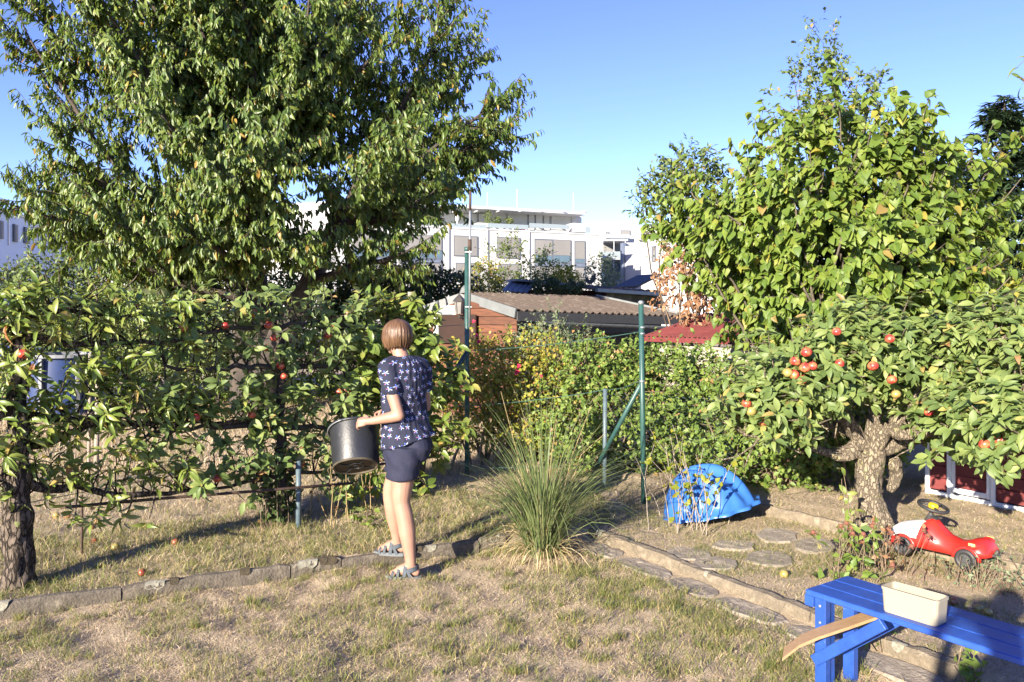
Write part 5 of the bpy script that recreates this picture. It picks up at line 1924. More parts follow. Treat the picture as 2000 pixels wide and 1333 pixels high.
def shed():
    pk = px(910, 574, 12.6)              # front peak
    rb = px(1165, 580, 15.6)             # back end of the ridge
    er = px(1010, 606, 11.75)            # front right eave corner
    rdir = nrm(rb - pk)
    erb = px(1342, 618, 14.6)
    el = px(820, 604, 12.9)
    elb = el + (rb - pk)
    root = thing('garden_shed', 'brown plank shed with grey gable trim and dark corrugated roof', 'shed', (pk[0], pk[1], -.2))
    corr(pk + (0, 0, .02), rb, er, erb, 26, .022, M_roofd, 'roof_sheet', root)
    corr(pk + (0, 0, .02), rb, el, elb, 20, .022, M_roofd, 'roof_sheet', root)
    out = nrm(np.cross([0, 0, 1.], er - pk)); out = out if out[1] < 0 else -out
    # gable fascia
    for e in (er, el):
        MB().beam(pk + out * .03 - (0, 0, .045), e + out * .03 - (0, 0, .045), .03, .14, (0, 0, 1)).build('fascia', M_fascia, root)
    MB().lathe([(.08, -.02), (.05, .06), (.01, .1)], pk + out * .03 + (0, 0, .03), n=10).build('ridge_cap', M_fascia, root)
    # gable planks: horizontal boards clipped by the roof slopes, on the line el-er
    fw = (er - el); fw[2] = 0
    fdir = nrm(fw); W_ = np.linalg.norm(fw)
    L0 = np.array([el[0], el[1], 0]) - out * .12
    kpk = np.dot((pk - el)[:2], fdir[:2])
    z = -.2
    ph = .125
    while z < pk[2] - .15:
        def lim(zz):
            a = 0 if zz < el[2] else (zz - el[2]) / (pk[2] - el[2]) * kpk
            b = W_ if zz < er[2] else W_ - (zz - er[2]) / (pk[2] - er[2]) * (W_ - kpk)
            return max(a + .1, .1), min(b - .1, W_ - .1)
        a0, b0 = lim(z + .06)
        a1, b1 = lim(z + ph + .06)
        if b1 - a1 < .05: break
        V = []
        for o in (0, .02):
            q = L0 + out * o
            V += [q + fdir * a0 + (0, 0, z), q + fdir * b0 + (0, 0, z), q + fdir * b1 + (0, 0, z + ph - .008), q + fdir * a1 + (0, 0, z + ph - .008)]
        MB().add(V, [(0, 1, 2, 3), (7, 6, 5, 4), (0, 4, 5, 1), (1, 5, 6, 2), (2, 6, 7, 3), (3, 7, 4, 0)]).build('plank', M_cedar, root)
        z += ph
    gb = [L0 - out * .012 + fdir * .12 + (0, 0, -.2), L0 - out * .012 + fdir * (W_ - .12) + (0, 0, -.2), L0 - out * .012 + fdir * (W_ - .12) + (0, 0, er[2] - .12), L0 - out * .012 + fdir * kpk + (0, 0, pk[2] - .12), L0 - out * .012 + fdir * .12 + (0, 0, el[2] - .12)]
    MB().add(gb + [p - out * .02 for p in gb], [(0, 1, 2, 3, 4), (9, 8, 7, 6, 5)] + [(i, i + 5, (i + 1) % 5 + 5, (i + 1) % 5) for i in range(5)]).build('gable_backing', M_darkw, root)
    ax = (fdir, out, np.array([0, 0, 1.]))

    def face(x, y, o):
        k = (x - 1000) / FPX
        q = L0 + out * o
        t = (k * q[1] - q[0]) / (fdir[0] - k * fdir[1])
        p = q + fdir * t
        p[2] = EYE - (y - HORIZ) / FPX * p[1]
        return p

    def rect(x0, x1, y0, y1, o, th, mat, name, parent):
        a, c = face(x0, y1, o), face(x1, y0, o)
        w = np.linalg.norm((c - a)[:2])
        return MB().box((a + c) / 2, (w, th, c[2] - a[2]), ax, .003).build(name, mat, parent)
    win = rect(848, 890, 597, 660, .03, .03, M_white, 'window_frame', root)
    rect(855, 884, 606, 655, .05, .012, M_glass, 'window_pane', win)
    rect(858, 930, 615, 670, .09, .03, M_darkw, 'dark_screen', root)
    # wall lantern
    lc = face(897, 592, .20)
    s = 12.4 / FPX
    lan = MB().lathe([(.075, -.0), (.11, .0), (.07, .05), (.02, .10), (.006, .13)], lc + (0, 0, .02), n=6).build('lantern', surf('lantern_metal', (.06, .055, .05), rough=.5), root)
    MB().lathe([(.055, -.17), (.078, .015)], lc, n=6).build('lantern_glass', surf('lantern_glass', (.22, .21, .20), rough=.2), lan)
    for k in range(6):
        a = k * math.pi / 3
        MB().beam(lc + (math.cos(a) * .056, math.sin(a) * .056, -.17), lc + (math.cos(a) * .08, math.sin(a) * .08, .015), .008, .008).build('lantern_bar', M_black, lan)
    MB().tube([lc + (0, 0, -.17), lc + (0, 0, -.23), lc - out * .17 + (0, 0, -.24)], .012, 6).build('lantern_arm', M_black, lan)
    # side wall below the eave, fascia board and gutter
    sd = np.array([rdir[0], rdir[1], 0]); sd = nrm(erb - er)
    n2 = nrm(np.cross(sd, [0, 0, 1.])); n2 = n2 if n2[1] < 0 else -n2
    c = (er + erb) / 2
    ln = np.linalg.norm(erb - er)
    MB().box(c + (0, 0, -.09) - n2 * .0, (ln, .03, .14), (sd, n2, (0, 0, 1))).build('eave_board', M_tar, root)
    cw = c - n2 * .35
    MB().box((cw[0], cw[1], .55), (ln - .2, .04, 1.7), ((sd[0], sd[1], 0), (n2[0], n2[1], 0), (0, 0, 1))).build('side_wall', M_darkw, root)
    g0, g1 = er + sd * .45 + n2 * .06 + (0, 0, -.16), erb + sd * .05 + n2 * .06 + (0, 0, -.20)
    V = []
    for p in (g0, g1):
        V.append([p + n2 * .055 * math.cos(a) + np.array([0, 0, .055]) * math.sin(a) for a in np.linspace(math.pi * 1.0, math.pi * 2.0, 9)] + [p + n2 * .05 * math.cos(a) + np.array([0, 0, .05]) * math.sin(a) for a in np.linspace(math.pi * 2.0, math.pi * 1.0, 9)])
    gt = MB().rings(V).build('gutter', M_gutter, root, smooth=False)
    for k in range(7):
        p = g0 + (g1 - g0) * (k + .1) / 6.3
        V = [[p + sd * o + n2 * .062 * math.cos(a) + np.array([0, 0, .062]) * math.sin(a) for a in np.linspace(math.pi, 2 * math.pi, 9)] for o in (-.012, .012)]
        MB().rings(V, closed=False, cap=False).build('gutter_bracket', M_fascia, gt)
    MB().beam(rb + (0, 0, .02), erb + (0, 0, .02), .05, .05).build('verge_board', M_fascia, root)


shed()


def shed2():
    # shed behind, with blue grey metal roof end and creeper on the ridge
    root = thing('far_shed', 'low shed behind with blue grey metal roof overgrown by dark creeper', 'shed', (.2, 19, -.2))
    M_bm = surf('blue_grey_metal', (.15, .165, .185), (.12, .13, .15), rough=.5, metal=.2, scale=6)
    a, c = px(998, 548, 18.5), px(1048, 552, 18.8)
    e = px(980, 568, 17.6)
    corr(a, c, e, px(1030, 572, 17.9), 5, .015, M_bm, 'roof_sheet', root)
    MB().beam(a, c + (c - a) * 1.5, .5, .05).build('roof_edge', M_bm, root)
    w0, w1 = px(1000, 600, 18.6), px(1290, 600, 20.5)
    MB().beam(w0 - (0, 0, .7), w1 - (0, 0, .7), .08, 2.2).build('wall', M_darkw, root)
    corr(px(1047, 550, 18.9), px(1290, 568, 21), px(1165, 566, 18.2), px(1300, 577, 19.5), 16, .015, M_roofd, 'roof_sheet', root)
    g0, g1 = px(1165, 567, 18.1), px(1300, 576, 19.4)
    MB().beam(g0, g1, .1, .08).build('gutter', M_gutter, root)
    q0, q1 = px(1188, 583, 18.4), px(1275, 588, 19.4)
    for k in range(14):
        p = q0 + (q1 - q0) * k / 13
        MB().box(p + (0, 0, -.05), (.10, .03, .42)).build('plank', surf('olive_planks', (.17, .14, .07), (.12, .10, .05), rough=.8, obrand=.2), root)
    # taller dark roof at the right
    MB().beam(px(1220, 562, 21), px(1268, 538, 21.5), .9, .05).build('dark_roof', M_tar, root)


shed2()
shrub('roof_creeper', 'dark creeper growing over the ridge of the far shed', 'creeper', px(1085, 570, 18.0),
      [(px(1065, 561, 18.2), (.28, .3, .20)), (px(1095, 562, 18.2), (.34, .3, .17)), (px(1120, 563, 18.3), (.25, .3, .12))], 260, 'smallround', M_fard, .06, 90, per=8, sh=(.05, .14), stems=3)

# weathercock
wc = thing('weathercock', 'small black rooster weathervane standing before the white building', 'weathervane', px(1150, 572, 22))
p = px(1152, 548, 22)
s = 22 / FPX
MB().tube([px(1151, 575, 22), px(1151, 548, 22)], .012, 6).build('mast', M_black, wc)
MB().beam(px(1143, 557, 22), px(1160, 557, 22), .014, .014).build('pointer', M_black, wc)
out_ = [(1143, 550), (1144, 543), (1147, 541), (1149, 544), (1151, 547), (1155, 545), (1157, 538), (1161, 536), (1164, 540), (1164, 547), (1160, 551), (1156, 555), (1150, 556), (1146, 553)]
V = [px(x, y, 22 - .015) for x, y in out_] + [px(x, y, 22 + .015) for x, y in out_]
n = len(out_)
MB().add(V, [tuple(range(n)), tuple(range(2 * n - 1, n - 1, -1))] + [(i, i + n, (i + 1) % n + n, (i + 1) % n) for i in range(n)]).build('rooster', M_black, wc)

# red roofed shed
M_redroof = surf('red_metal_roof', (.19, .045, .04), (.14, .034, .03), rough=.6, scale=5, wear=((.20, .13, .10), 30, .6))


def redshed():
    root = thing('red_roof_shed', 'small cream shed with faded red corrugated metal roof', 'shed', (2.3, 10.2, 0))
    a0, a1 = px(1420, 624, 10.6), px(1560, 600, 11.5)
    b0, b1 = px(1262, 658, 10.4), px(1480, 655, 8.9)
    e0, e1 = np.array([1.75, 10.6, 1.42]), np.array([2.95, 9.0, 1.42])
    r0, r1 = np.array([2.75, 11.3, 1.72]), np.array([3.95, 9.7, 1.72])
    corr(r0, r1, e0, e1, 26, .012, M_redroof, 'roof_sheet', root, .008)
    d = nrm(e1 - e0)
    nn = np.array([d[1], -d[0], 0]); nn = nn if nn[1] < 0 else -nn
    MB().box((e0 + e1) / 2 - (0, 0, .045) + nn * .0, (np.linalg.norm(e1 - e0), .02, .06), (d, nn, (0, 0, 1))).build('eave_board', surf('dark_red_trim', (.16, .03, .03), rough=.6), root)
    c = (e0 + e1) / 2 - nn * .15
    z = .05
    while z < 1.3:
        MB().box((c[0], c[1], z + .09), (np.linalg.norm(e1 - e0) - .3, .03, .174), (d, nn, (0, 0, 1))).build('wall_board', M_creamw, root)
        z += .18
    sp = np.array([r1[0] - .1, r1[1], 0])
    q = (np.array([e1[0], e1[1], 0]) + sp) / 2 - d * .12
    MB().box((q[0], q[1], .72), (1.05, .03, 1.34), (nrm(r1 - e1) * np.array([1, 1, 0]), d, (0, 0, 1))).build('gable_wall', M_creamw, root)


redshed()

# aluminium ladder inside the heart leaved tree
M_alu = surf('aluminium', (.6, .6, .6), (.5, .5, .5), rough=.35, metal=.7)
ld = thing('ladder', 'aluminium stepladder half hidden below the heart leaved tree', 'ladder', (3.55, 8.2, .05))
for x0, x1 in ((1648, 1636), (1700, 1688)):
    a, c = px(x0, 575, 8.2), px(x1, 575, 8.2)
    bot = np.array([c[0] - .1, c[1] - .1, .05])
    MB().beam(bot, a + (0, 0, .12), .025, .06, (0, 1, 0)).build('rail', M_alu, ld)
for k in range(6):
    z = .3 + k * .28
    MB().beam((3.27 + k * .02, 8.15, z), (3.58 + k * .02, 8.15, z), .06, .03).build('rung', M_alu, ld)

# ------------------------------------------------------------------ white apartment buildings
M_wallw = surf('white_render', (.42, .42, .425), (.39, .39, .395), rough=.9, scale=.4, spec=.2)
M_frame = surf('dark_window_frame', (.10, .115, .14), (.08, .09, .11), rough=.5)
M_blind = surf('grey_fabric_blind', (.18, .177, .173), (.16, .157, .155), rough=.85, scale=.8, stretch=(1, 1, .1))
M_pane = surf('blue_glass_pane', (.09, .14, .18), (.06, .09, .12), rough=.06, spec=.8)
M_band = surf('blue_grey_panel', (.12, .145, .20), (.10, .12, .17), rough=.5)
M_alg = surf('light_metal_trim', (.55, .56, .57), (.48, .49, .5), rough=.4, metal=.3)
M_rail = surf('glass_railing', (.22, .26, .28), (.2, .235, .25), rough=.12, spec=.6)


class Facade:
    def __init__(self, root, xa, Ya, xb, Yb):
        self.a = np.array([(xa - 1000) / FPX * Ya, Ya, 0.])
        self.b = np.array([(xb - 1000) / FPX * Yb, Yb, 0.])
        self.d = nrm(self.b - self.a)
        n = np.array([self.d[1], -self.d[0], 0])
        self.n = n if np.dot(n, -self.a) > 0 else -n
        self.root = root
        self.ax = (self.d, self.n, np.array([0, 0, 1.]))

    def pt(self, x, y, o=0.0):
        k = (x - 1000) / FPX
        q = self.a + self.n * o
        t = (k * q[1] - q[0]) / (self.d[0] - k * self.d[1])
        p = q + self.d * t
        p[2] = EYE - (y - HORIZ) / FPX * p[1]
        return p

    def rect(self, x0, x1, y0, y1, o, th, mat, name, parent=None, label=None):
        m = (y0 + y1) / 2
        a, c = self.pt(x0, m, o), self.pt(x1, m, o)
        ym = self.pt((x0 + x1) / 2, y0, o)[2], self.pt((x0 + x1) / 2, y1, o)[2]
        ctr = (a + c) / 2
        ctr[2] = (ym[0] + ym[1]) / 2
        return MB().box(ctr, (np.linalg.norm((c - a)[:2]), th, ym[0] - ym[1]), self.ax).build(name, mat, parent or self.root, label=label)

    def window(self, x0, x1, y0, y1, split=None, mullions=0):
        """framed opening: blind above, glass below"""
        w = self.rect(x0, x1, y0, y1, 0.03, .10, M_frame, 'window')
        e = 1.7
        if split is None:
            self.rect(x0 + e, x1 - e, y0 + e, y1 - e, .07, .04, M_blind, 'blind', w)
        else:
            xs = np.linspace(x0, x1, mullions + 2)
            for xa, xb in zip(xs[:-1], xs[1:]):
                self.rect(xa + e, xb - e * .6, y0 + e, split, .07, .04, M_blind, 'blind', w)
                self.rect(xa + e, xb - e * .6, split + .8, y1 - e, .065, .04, M_pane, 'pane', w)
        return w


bA = thing('apartment_building', 'white apartment building with grey blinds and set back roof terrace', 'building', (-4, 62, 0))
FA = Facade(bA, 640, 57.0, 1174, 66.0)
# main block with depth
a, c = FA.pt(640, 500), FA.pt(1174, 500)
mid = (a + c) / 2 - FA.n * 6
top = FA.pt(907, 448)[2]
zt0 = top
MB().box((mid[0], mid[1], zt0 / 2 - .5), (np.linalg.norm((c - a)[:2]), 12, zt0 + 1.0), FA.ax).build('wall', M_wallw, bA)
MB().box((mid[0], mid[1], zt0 + .06), (np.linalg.norm((c - a)[:2]) + .15, 12.15, .12), FA.ax).build('parapet', M_alg, bA)
for (x0, x1, y0, y1) in ((886, 933, 461, 501), (971, 1016, 464, 505), (890, 936, 514, 551), (973, 1017, 516, 553)):
    FA.window(x0, x1, y0, y1)
for (x0, x1, y0, ys, y1, m) in ((783, 863, 459, 489, 506, 1), (1044, 1115, 468, 499, 514, 1), (1122, 1143, 471, 506, 515, 0), (690, 760, 455, 486, 503, 1)):
    FA.window(x0, x1, y0, y1, ys, m)
    FA.rect(x0, x1, y1 + .3, y1 + 6.5, .03, .14, M_band, 'spandrel_panel')
    FA.window(x0, x1, y1 + 7, y1 + 40)
for x in (876, 952, 1033, 770, 1173):
    FA.rect(x - .9, x + .9, 447, 600, .06, .12, M_alg, 'downpipe')
# setback storey
FS = Facade(bA, 700, 61.5, 1136, 68.5)
a, c = FS.pt(740, 430), FS.pt(1136, 430)
md = (a + c) / 2 - FS.n * 4
zb, ztp = zt0, FS.pt(930, 408)[2]
MB().box((md[0], md[1], (zb + ztp) / 2), (np.linalg.norm((c - a)[:2]), 8, ztp - zb), FS.ax).build('setback_wall', surf('pale_grey_render', (.55, .55, .545), rough=.85), bA)
for x0, x1 in ((790, 825), (828, 859), (862, 888), (890, 917), (920, 932), (934, 948), (990, 1030), (1032, 1044), (1046, 1060), (1062, 1074), (1076, 1116)):
    w = FS.rect(x0, x1, 417, 450, .03, .08, M_frame, 'terrace_window')
    FS.rect(x0 + .8, x1 - .8, 418, 449, .06, .05, surf('pale_blind', (.45, .45, .44), (.4, .4, .39), rough=.85, scale=.8), 'blind', w)
FR = Facade(bA, 700, 59.0, 1146, 66.5)
a, c = FR.pt(760, 410), FR.pt(1146, 410)
md = (a + c) / 2 - FR.n * 5
zr = FR.pt(1000, 409)[2]
MB().box((md[0], md[1], zr), (np.linalg.norm((c - a)[:2]), 10, .22), FR.ax).build('roof_slab', M_alg, bA)
for x in np.linspace(800, 1136, 9):
    FR.rect(x - .5, x + .5, 413, 415.5, -.4, 1.5, M_alg, 'roof_bracket')
for x, y0, y1 in ((905, 363, 402), (952, 376, 402), (1010, 370, 406), (1120, 377, 412), (793, 366, 398)):
    p0, p1 = FS.pt(x, y1, -1), FS.pt(x, y0, -1)
    MB().tube([p0, p1], .035, 5).build('lightning_rod', M_alg, bA)
# terrace railing, planters, umbrella
for x0, x1 in ((876, 950), (952, 1032), (1034, 1112)):
    FA.rect(x0, x1, 438, 446.5, -.6, .03, M_rail, 'glass_railing')
FA.rect(1113, 1142, 438, 455, -1.2, 1.2, M_wallw, 'terrace_wall')
FA.rect(1143, 1153, 444, 455, -.4, .03, M_rail, 'glass_railing')
FA.rect(930, 958, 437, 446, -1.3, .8, surf('cream_planter', (.6, .57, .48), rough=.7), 'planter')
FA.rect(1003, 1021, 441, 449, -1.2, .6, M_wallw, 'grill_cabinet')
for q in ((893, 405, 434),):
    p0, p1 = FA.pt(892.5, 448, -1.5), FA.pt(893, 405, -1.5)
    pts = [p0 + (p1 - p0) * t for t in (0, .3, .45, .8, 1)]
    MB().tube(pts, [.03, .03, .16, .08, .02], 8).build('closed_parasol', M_white, bA, smooth=True)
MB().ball(FA.pt(1022, 447, -1.1), (.18, .18, .3), 8, 6).build('red_pot', M_red, bA, smooth=True)
for i, (x, y, w, h, lb) in enumerate(((953, 425, 6, 14, 'slim conifer in pot on the roof terrace'), (971, 431, 9, 6, 'round potted shrub on the roof terrace beside slim conifer'), (993, 432, 8, 5, 'low potted shrub on the roof terrace near the grill cabinet'))):
    p = FA.pt(x, y, -1.4)
    s_ = 60 / FPX
    shrub('potted_shrub', lb, 'plant', (p[0], p[1], FA.pt(x, 446, -1.4)[2]), [(p, (w * s_, .3, h * s_))], 90, 'small', M_far, .12, 140 + i, per=6, sh=(.08, .2), stems=3)

# middle building behind the cherry tree
bM = thing('long_apartment_building', 'long white apartment building seen behind the cherry tree', 'building', (-22, 66, 0))
FM = Facade(bM, 60, 72.0, 640, 62.0)
a, c = FM.pt(195, 480), FM.pt(700, 480)
md = (a + c) / 2 - FM.n * 6.2
zt1 = FM.pt(300, 411)[2]
MB().box((md[0], md[1], zt1 / 2 - .5), (np.linalg.norm((c - a)[:2]), 12, zt1 + 1), FM.ax).build('wall', M_wallw, bM)
a, c = FM.pt(30, 480), FM.pt(194.6, 480)
md = (a + c) / 2 - FM.n * 9
zt2 = FM.pt(120, 421)[2]
MB().box((md[0], md[1], zt2 / 2 - .5), (np.linalg.norm((c - a)[:2]), 12, zt2 + 1), FM.ax).build('wall', M_wallw, bM)
md2 = (a + c) / 2 - FM.n * 1.2
zt3 = FM.pt(120, 444)[2]
MB().box((md2[0], md2[1], zt3 / 2 - .5), (np.linalg.norm((c - a)[:2]), 3, zt3 + 1), FM.ax).build('terrace_block', M_wallw, bM)
for (x0, x1, y0, y1) in ((231, 246, 427, 470), (279, 300, 430, 473), (279, 300, 474, 545), (330, 350, 440, 480), (400, 440, 440, 480), (470, 500, 445, 490), (560, 590, 445, 480), (700, 730, 490, 520), (640, 650, 480, 540), (185, 195, 435, 445)):
    FM.window(x0, x1, y0, y1)
for (x0, x1, y0, y1) in ((78, 110, 434, 443), (120, 134, 434, 443), (136, 154, 438, 443)):
    w = FM.rect(x0, x1, y0, y1, -2.9, .1, M_frame, 'terrace_window')
    FM.rect(x0 + 1, x1 - 1, y0 + 1, y1, -2.83, .1, M_blind, 'blind', w)
for x0, x1 in ((645, 700), (700, 745)):
    FM.rect(x0, x1, 505, 522, 1.5, .05, M_rail, 'balcony_rail')

# near left building
bL = thing('white_side_building', 'white building with slanting roofline and narrow windows at the side of the gardens', 'building', (-21, 36, 0))
FL = Facade(bL, 0, 30.0, 185, 42.6)
pa = FL.a - FL.d * 8
pb = FL.b + FL.d * 2
md = (pa + pb) / 2 - FL.n * 5
zt4 = FL.pt(0, 411)[2]
MB().box((md[0], md[1], zt4 / 2 - .5), (np.linalg.norm((pb - pa)[:2]), 10, zt4 + 1), FL.ax).build('wall', surf('cool_white_render', (.70, .73, .78), (.66, .69, .74), rough=.85, scale=.5), bL)
MB().box((md[0], md[1], zt4 + .05), (np.linalg.norm((pb - pa)[:2]) + .2, 10.2, .1), FL.ax).build('parapet', M_alg, bL)
for (x0, x1, y0, y1) in ((-6, 5, 431, 466), (26, 33, 439, 473), (47, 57, 445, 476), (-60, -40, 415, 455)):
    FL.window(x0, x1, y0, y1)
for x in (16.5, 66, 110, 148):
    FL.rect(x - .5, x + .5, 420 + x * .2, 480, .02, .05, M_alg, 'wall_joint')

# right building
bR = thing('white_balcony_building', 'white building with steel balconies beyond the shed roofs', 'building', (11, 80, 0))
FB = Facade(bR, 1215, 76.0, 1420, 62.0)
a, c = FB.pt(1215, 500), FB.pt(1420, 500)
md = (a + c) / 2 - FB.n * 5
MB().box((md[0], md[1], FB.pt(1260, 476)[2] / 2 - .5), (np.linalg.norm((c - a)[:2]), 10, FB.pt(1260, 476)[2] + 1), FB.ax).build('wall', M_wallw, bR)
FC = Facade(bR, 1172, 82.0, 1330, 82.5)
a, c = FC.pt(1176, 500), FC.pt(1330, 500)
md = (a + c) / 2 - FC.n * 4
zq = FC.pt(1240, 452)[2]
MB().box((md[0], md[1], zq / 2 - .5), (np.linalg.norm((c - a)[:2]), 8, zq + 1), FC.ax).build('wall', M_wallw, bR)
a, c = FC.pt(1195, 500), FC.pt(1330, 500)
md = (a + c) / 2 - FC.n * 5
zq2 = FC.pt(1240, 436)[2]
MB().box((md[0], md[1], (zq + zq2) / 2), (np.linalg.norm((c - a)[:2]), 6, zq2 - zq), FC.ax).build('setback_wall', M_wallw, bR)
for x0, x1, y0, y1 in ((1183, 1190, 453, 468), (1212, 1232, 450, 460), (1252, 1259, 449, 473), (1285, 1300, 445, 462)):
    FC.window(x0, x1, y0, y1)
FB.window(1274, 1281, 481, 512)
for y in (470, 506, 552):
    FC.rect(1176, 1222, y, y + 3, 1.2, 2.4, M_alg, 'balcony_slab')
for y in (492, 536):
    FC.rect(1177, 1213, y, y + 14, 2.4, .05, M_rail, 'balcony_rail')
for x in (1177, 1199, 1221):
    FC.rect(x - .6, x + .6, 470, 560, 2.3, .12, M_alg, 'balcony_post')
FC.rect(1178, 1198, 478, 503, .05, .1, M_blind, 'balcony_window')
FC.rect(1200, 1214, 478, 503, .05, .1, M_blind, 'balcony_window')
FC.rect(1178, 1212, 512, 550, .05, .1, M_pane, 'balcony_window')
FC.rect(1176, 1230, 458, 466, .9, .05, M_rail, 'glass_railing')
MB().box(FB.pt(1217, 525, .1) * np.array([1, 1, 0]) + np.array([0, 0, 4]), (.5, .3, 9), FB.ax).build('downpipe', M_band, bR)

# ------------------------------------------------------------------ people
M_skin = surf('skin', (.34, .195, .14), (.29, .16, .112), rough=.5, scale=9, spec=.35)
M_navy = surf('navy_cotton', (.011, .013, .036), (.008, .010, .028), rough=.85, scale=30, bump=.25, bscale=14)
M_sandal = surf('grey_blue_sandal', (.065, .08, .098), (.045, .057, .07), rough=.75, scale=40)
M_sole = surf('grey_sole', (.12, .13, .14), (.09, .10, .105), rough=.8, scale=40)


def hair_mat():
    m, nt, b, out = newmat('brown_hair')
    L = nt.links.new
    uv = N(nt, 'ShaderNodeUVMap')
    mp = N(nt, 'ShaderNodeMapping')
    mp.inputs['Scale'].default_value = (60, 2.2, 1)
    L(uv.outputs[0], mp.inputs['Vector'])
    nz = N(nt, 'ShaderNodeTexNoise')
    nz.inputs['Scale'].default_value = 1.6
    nz.inputs['Detail'].default_value = 7
    L(mp.outputs[0], nz.inputs['Vector'])
    r = ramp(nt, [(.3, (.045, .023, .012)), (.5, (.095, .05, .026)), (.72, (.17, .098, .05))])
    L(nz.outputs['Fac'], r.inputs['Fac'])
    L(r.outputs['Color'], b.inputs['Base Color'])
    b.inputs['Roughness'].default_value = .42
    b.inputs['Specular IOR Level'].default_value = .4
    bp = N(nt, 'ShaderNodeBump')
    bp.inputs['Strength'].default_value = .7
    bp.inputs['Distance'].default_value = .006
    L(nz.outputs['Fac'], bp.inputs['Height'])
    L(bp.outputs['Normal'], b.inputs['Normal'])
    return m


def print_mat():
    """navy cloth scattered with small white, blue and red bird like motifs"""
    m, nt, b, out = newmat('printed_navy_cotton')
    L = nt.links.new
    uv = N(nt, 'ShaderNodeUVMap')
    sc = N(nt, 'ShaderNodeVectorMath', operation='SCALE')
    sc.inputs['Scale'].default_value = 19
    L(uv.outputs[0], sc.inputs[0])
    vo = N(nt, 'ShaderNodeTexVoronoi', voronoi_dimensions='2D')
    vo.inputs['Scale'].default_value = 1
    vo.inputs['Randomness'].default_value = .62
    L(sc.outputs[0], vo.inputs['Vector'])
    sub = N(nt, 'ShaderNodeVectorMath', operation='SUBTRACT')
    L(sc.outputs[0], sub.inputs[0])
    L(vo.outputs['Position'], sub.inputs[1])
    sx = N(nt, 'ShaderNodeSeparateXYZ')
    L(sub.outputs[0], sx.inputs[0])
    at = N(nt, 'ShaderNodeMath', operation='ARCTAN2')
    L(sx.outputs[1], at.inputs[0])
    L(sx.outputs[0], at.inputs[1])
    cs = N(nt, 'ShaderNodeSeparateColor')
    L(vo.outputs['Color'], cs.inputs[0])
    rot = N(nt, 'ShaderNodeMath', operation='MULTIPLY_ADD')
    rot.inputs[1].default_value = 2.0
    L(cs.outputs[0], rot.inputs[0])
    L(at.outputs[0], rot.inputs[2])
    k = N(nt, 'ShaderNodeMath', operation='MULTIPLY')
    k.inputs[1].default_value = 2.5
    L(rot.outputs[0], k.inputs[0])
    co = N(nt, 'ShaderNodeMath', operation='COSINE')
    L(k.outputs[0], co.inputs[0])
    ab = N(nt, 'ShaderNodeMath', operation='ABSOLUTE')
    L(co.outputs[0], ab.inputs[0])
    pw = N(nt, 'ShaderNodeMath', operation='POWER')
    pw.inputs[1].default_value = 2.2
    L(ab.outputs[0], pw.inputs[0])
    md = N(nt, 'ShaderNodeMath', operation='MULTIPLY')
    md.inputs[1].default_value = .32
    L(pw.outputs[0], md.inputs[0])
    lt = N(nt, 'ShaderNodeMath', operation='LESS_THAN')
    L(vo.outputs['Distance'], lt.inputs[0])
    L(md.outputs[0], lt.inputs[1])
    fr = N(nt, 'ShaderNodeMath', operation='FRACT')
    dv = N(nt, 'ShaderNodeMath', operation='DIVIDE')
    dv.inputs[1].default_value = 6.2832
    L(rot.outputs[0], dv.inputs[0])
    L(dv.outputs[0], fr.inputs[0])
    r = ramp(nt, [(0, (.42, .45, .52)), (.28, (.07, .13, .48)), (.46, (.3, .37, .52)), (.64, (.4, .06, .04)), (.8, (.1, .17, .5))], 'CONSTANT')
    L(fr.outputs[0], r.inputs['Fac'])
    mx = N(nt, 'ShaderNodeMix', data_type='RGBA')
    L(lt.outputs[0], mx.inputs['Factor'])
    mx.inputs['A'].default_value = (.010, .0125, .032, 1)
    L(r.outputs['Color'], mx.inputs['B'])
    L(mx.outputs['Result'], b.inputs['Base Color'])
    b.inputs['Roughness'].default_value = .85
    tc = N(nt, 'ShaderNodeTexCoord')
    nz = N(nt, 'ShaderNodeTexNoise')
    nz.inputs['Scale'].default_value = 11
    nz.inputs['Detail'].default_value = 4
    L(tc.outputs['Object'], nz.inputs['Vector'])
    bp = N(nt, 'ShaderNodeBump')
    bp.inputs['Strength'].default_value = .5
    bp.inputs['Distance'].default_value = .02
    L(nz.outputs['Fac'], bp.inputs['Height'])
    L(bp.outputs['Normal'], b.inputs['Normal'])
    return m


def limb(mb, pts, rad, n=16):
    """tapered closed limb with round ends through pts"""
    P = np.array(pts, float)
    cum = np.concatenate([[0], np.cumsum(np.linalg.norm(np.diff(P, axis=0), axis=1))])
    k = max(10, int(cum[-1] / .02))
    s = np.linspace(0, cum[-1], k)
    Q = np.stack([np.interp(s, cum, P[:, c]) for c in range(3)], 1)
    for _ in range(2):
        Q[1:-1] = (Q[:-2] + 2 * Q[1:-1] + Q[2:]) / 4
    r = np.interp(s, cum, rad)
    mb.tube(Q, r, n)
    mb.ball(Q[0], r[0] * .99, 14, 8)
    mb.ball(Q[-1], r[-1] * .99, 14, 8)


def ellring(c, R, F, a, b, n=28, up=None):
    return [np.array(c) + R * a * math.cos(2 * math.pi * k / n) + F * b * math.sin(2 * math.pi * k / n) for k in range(n)]


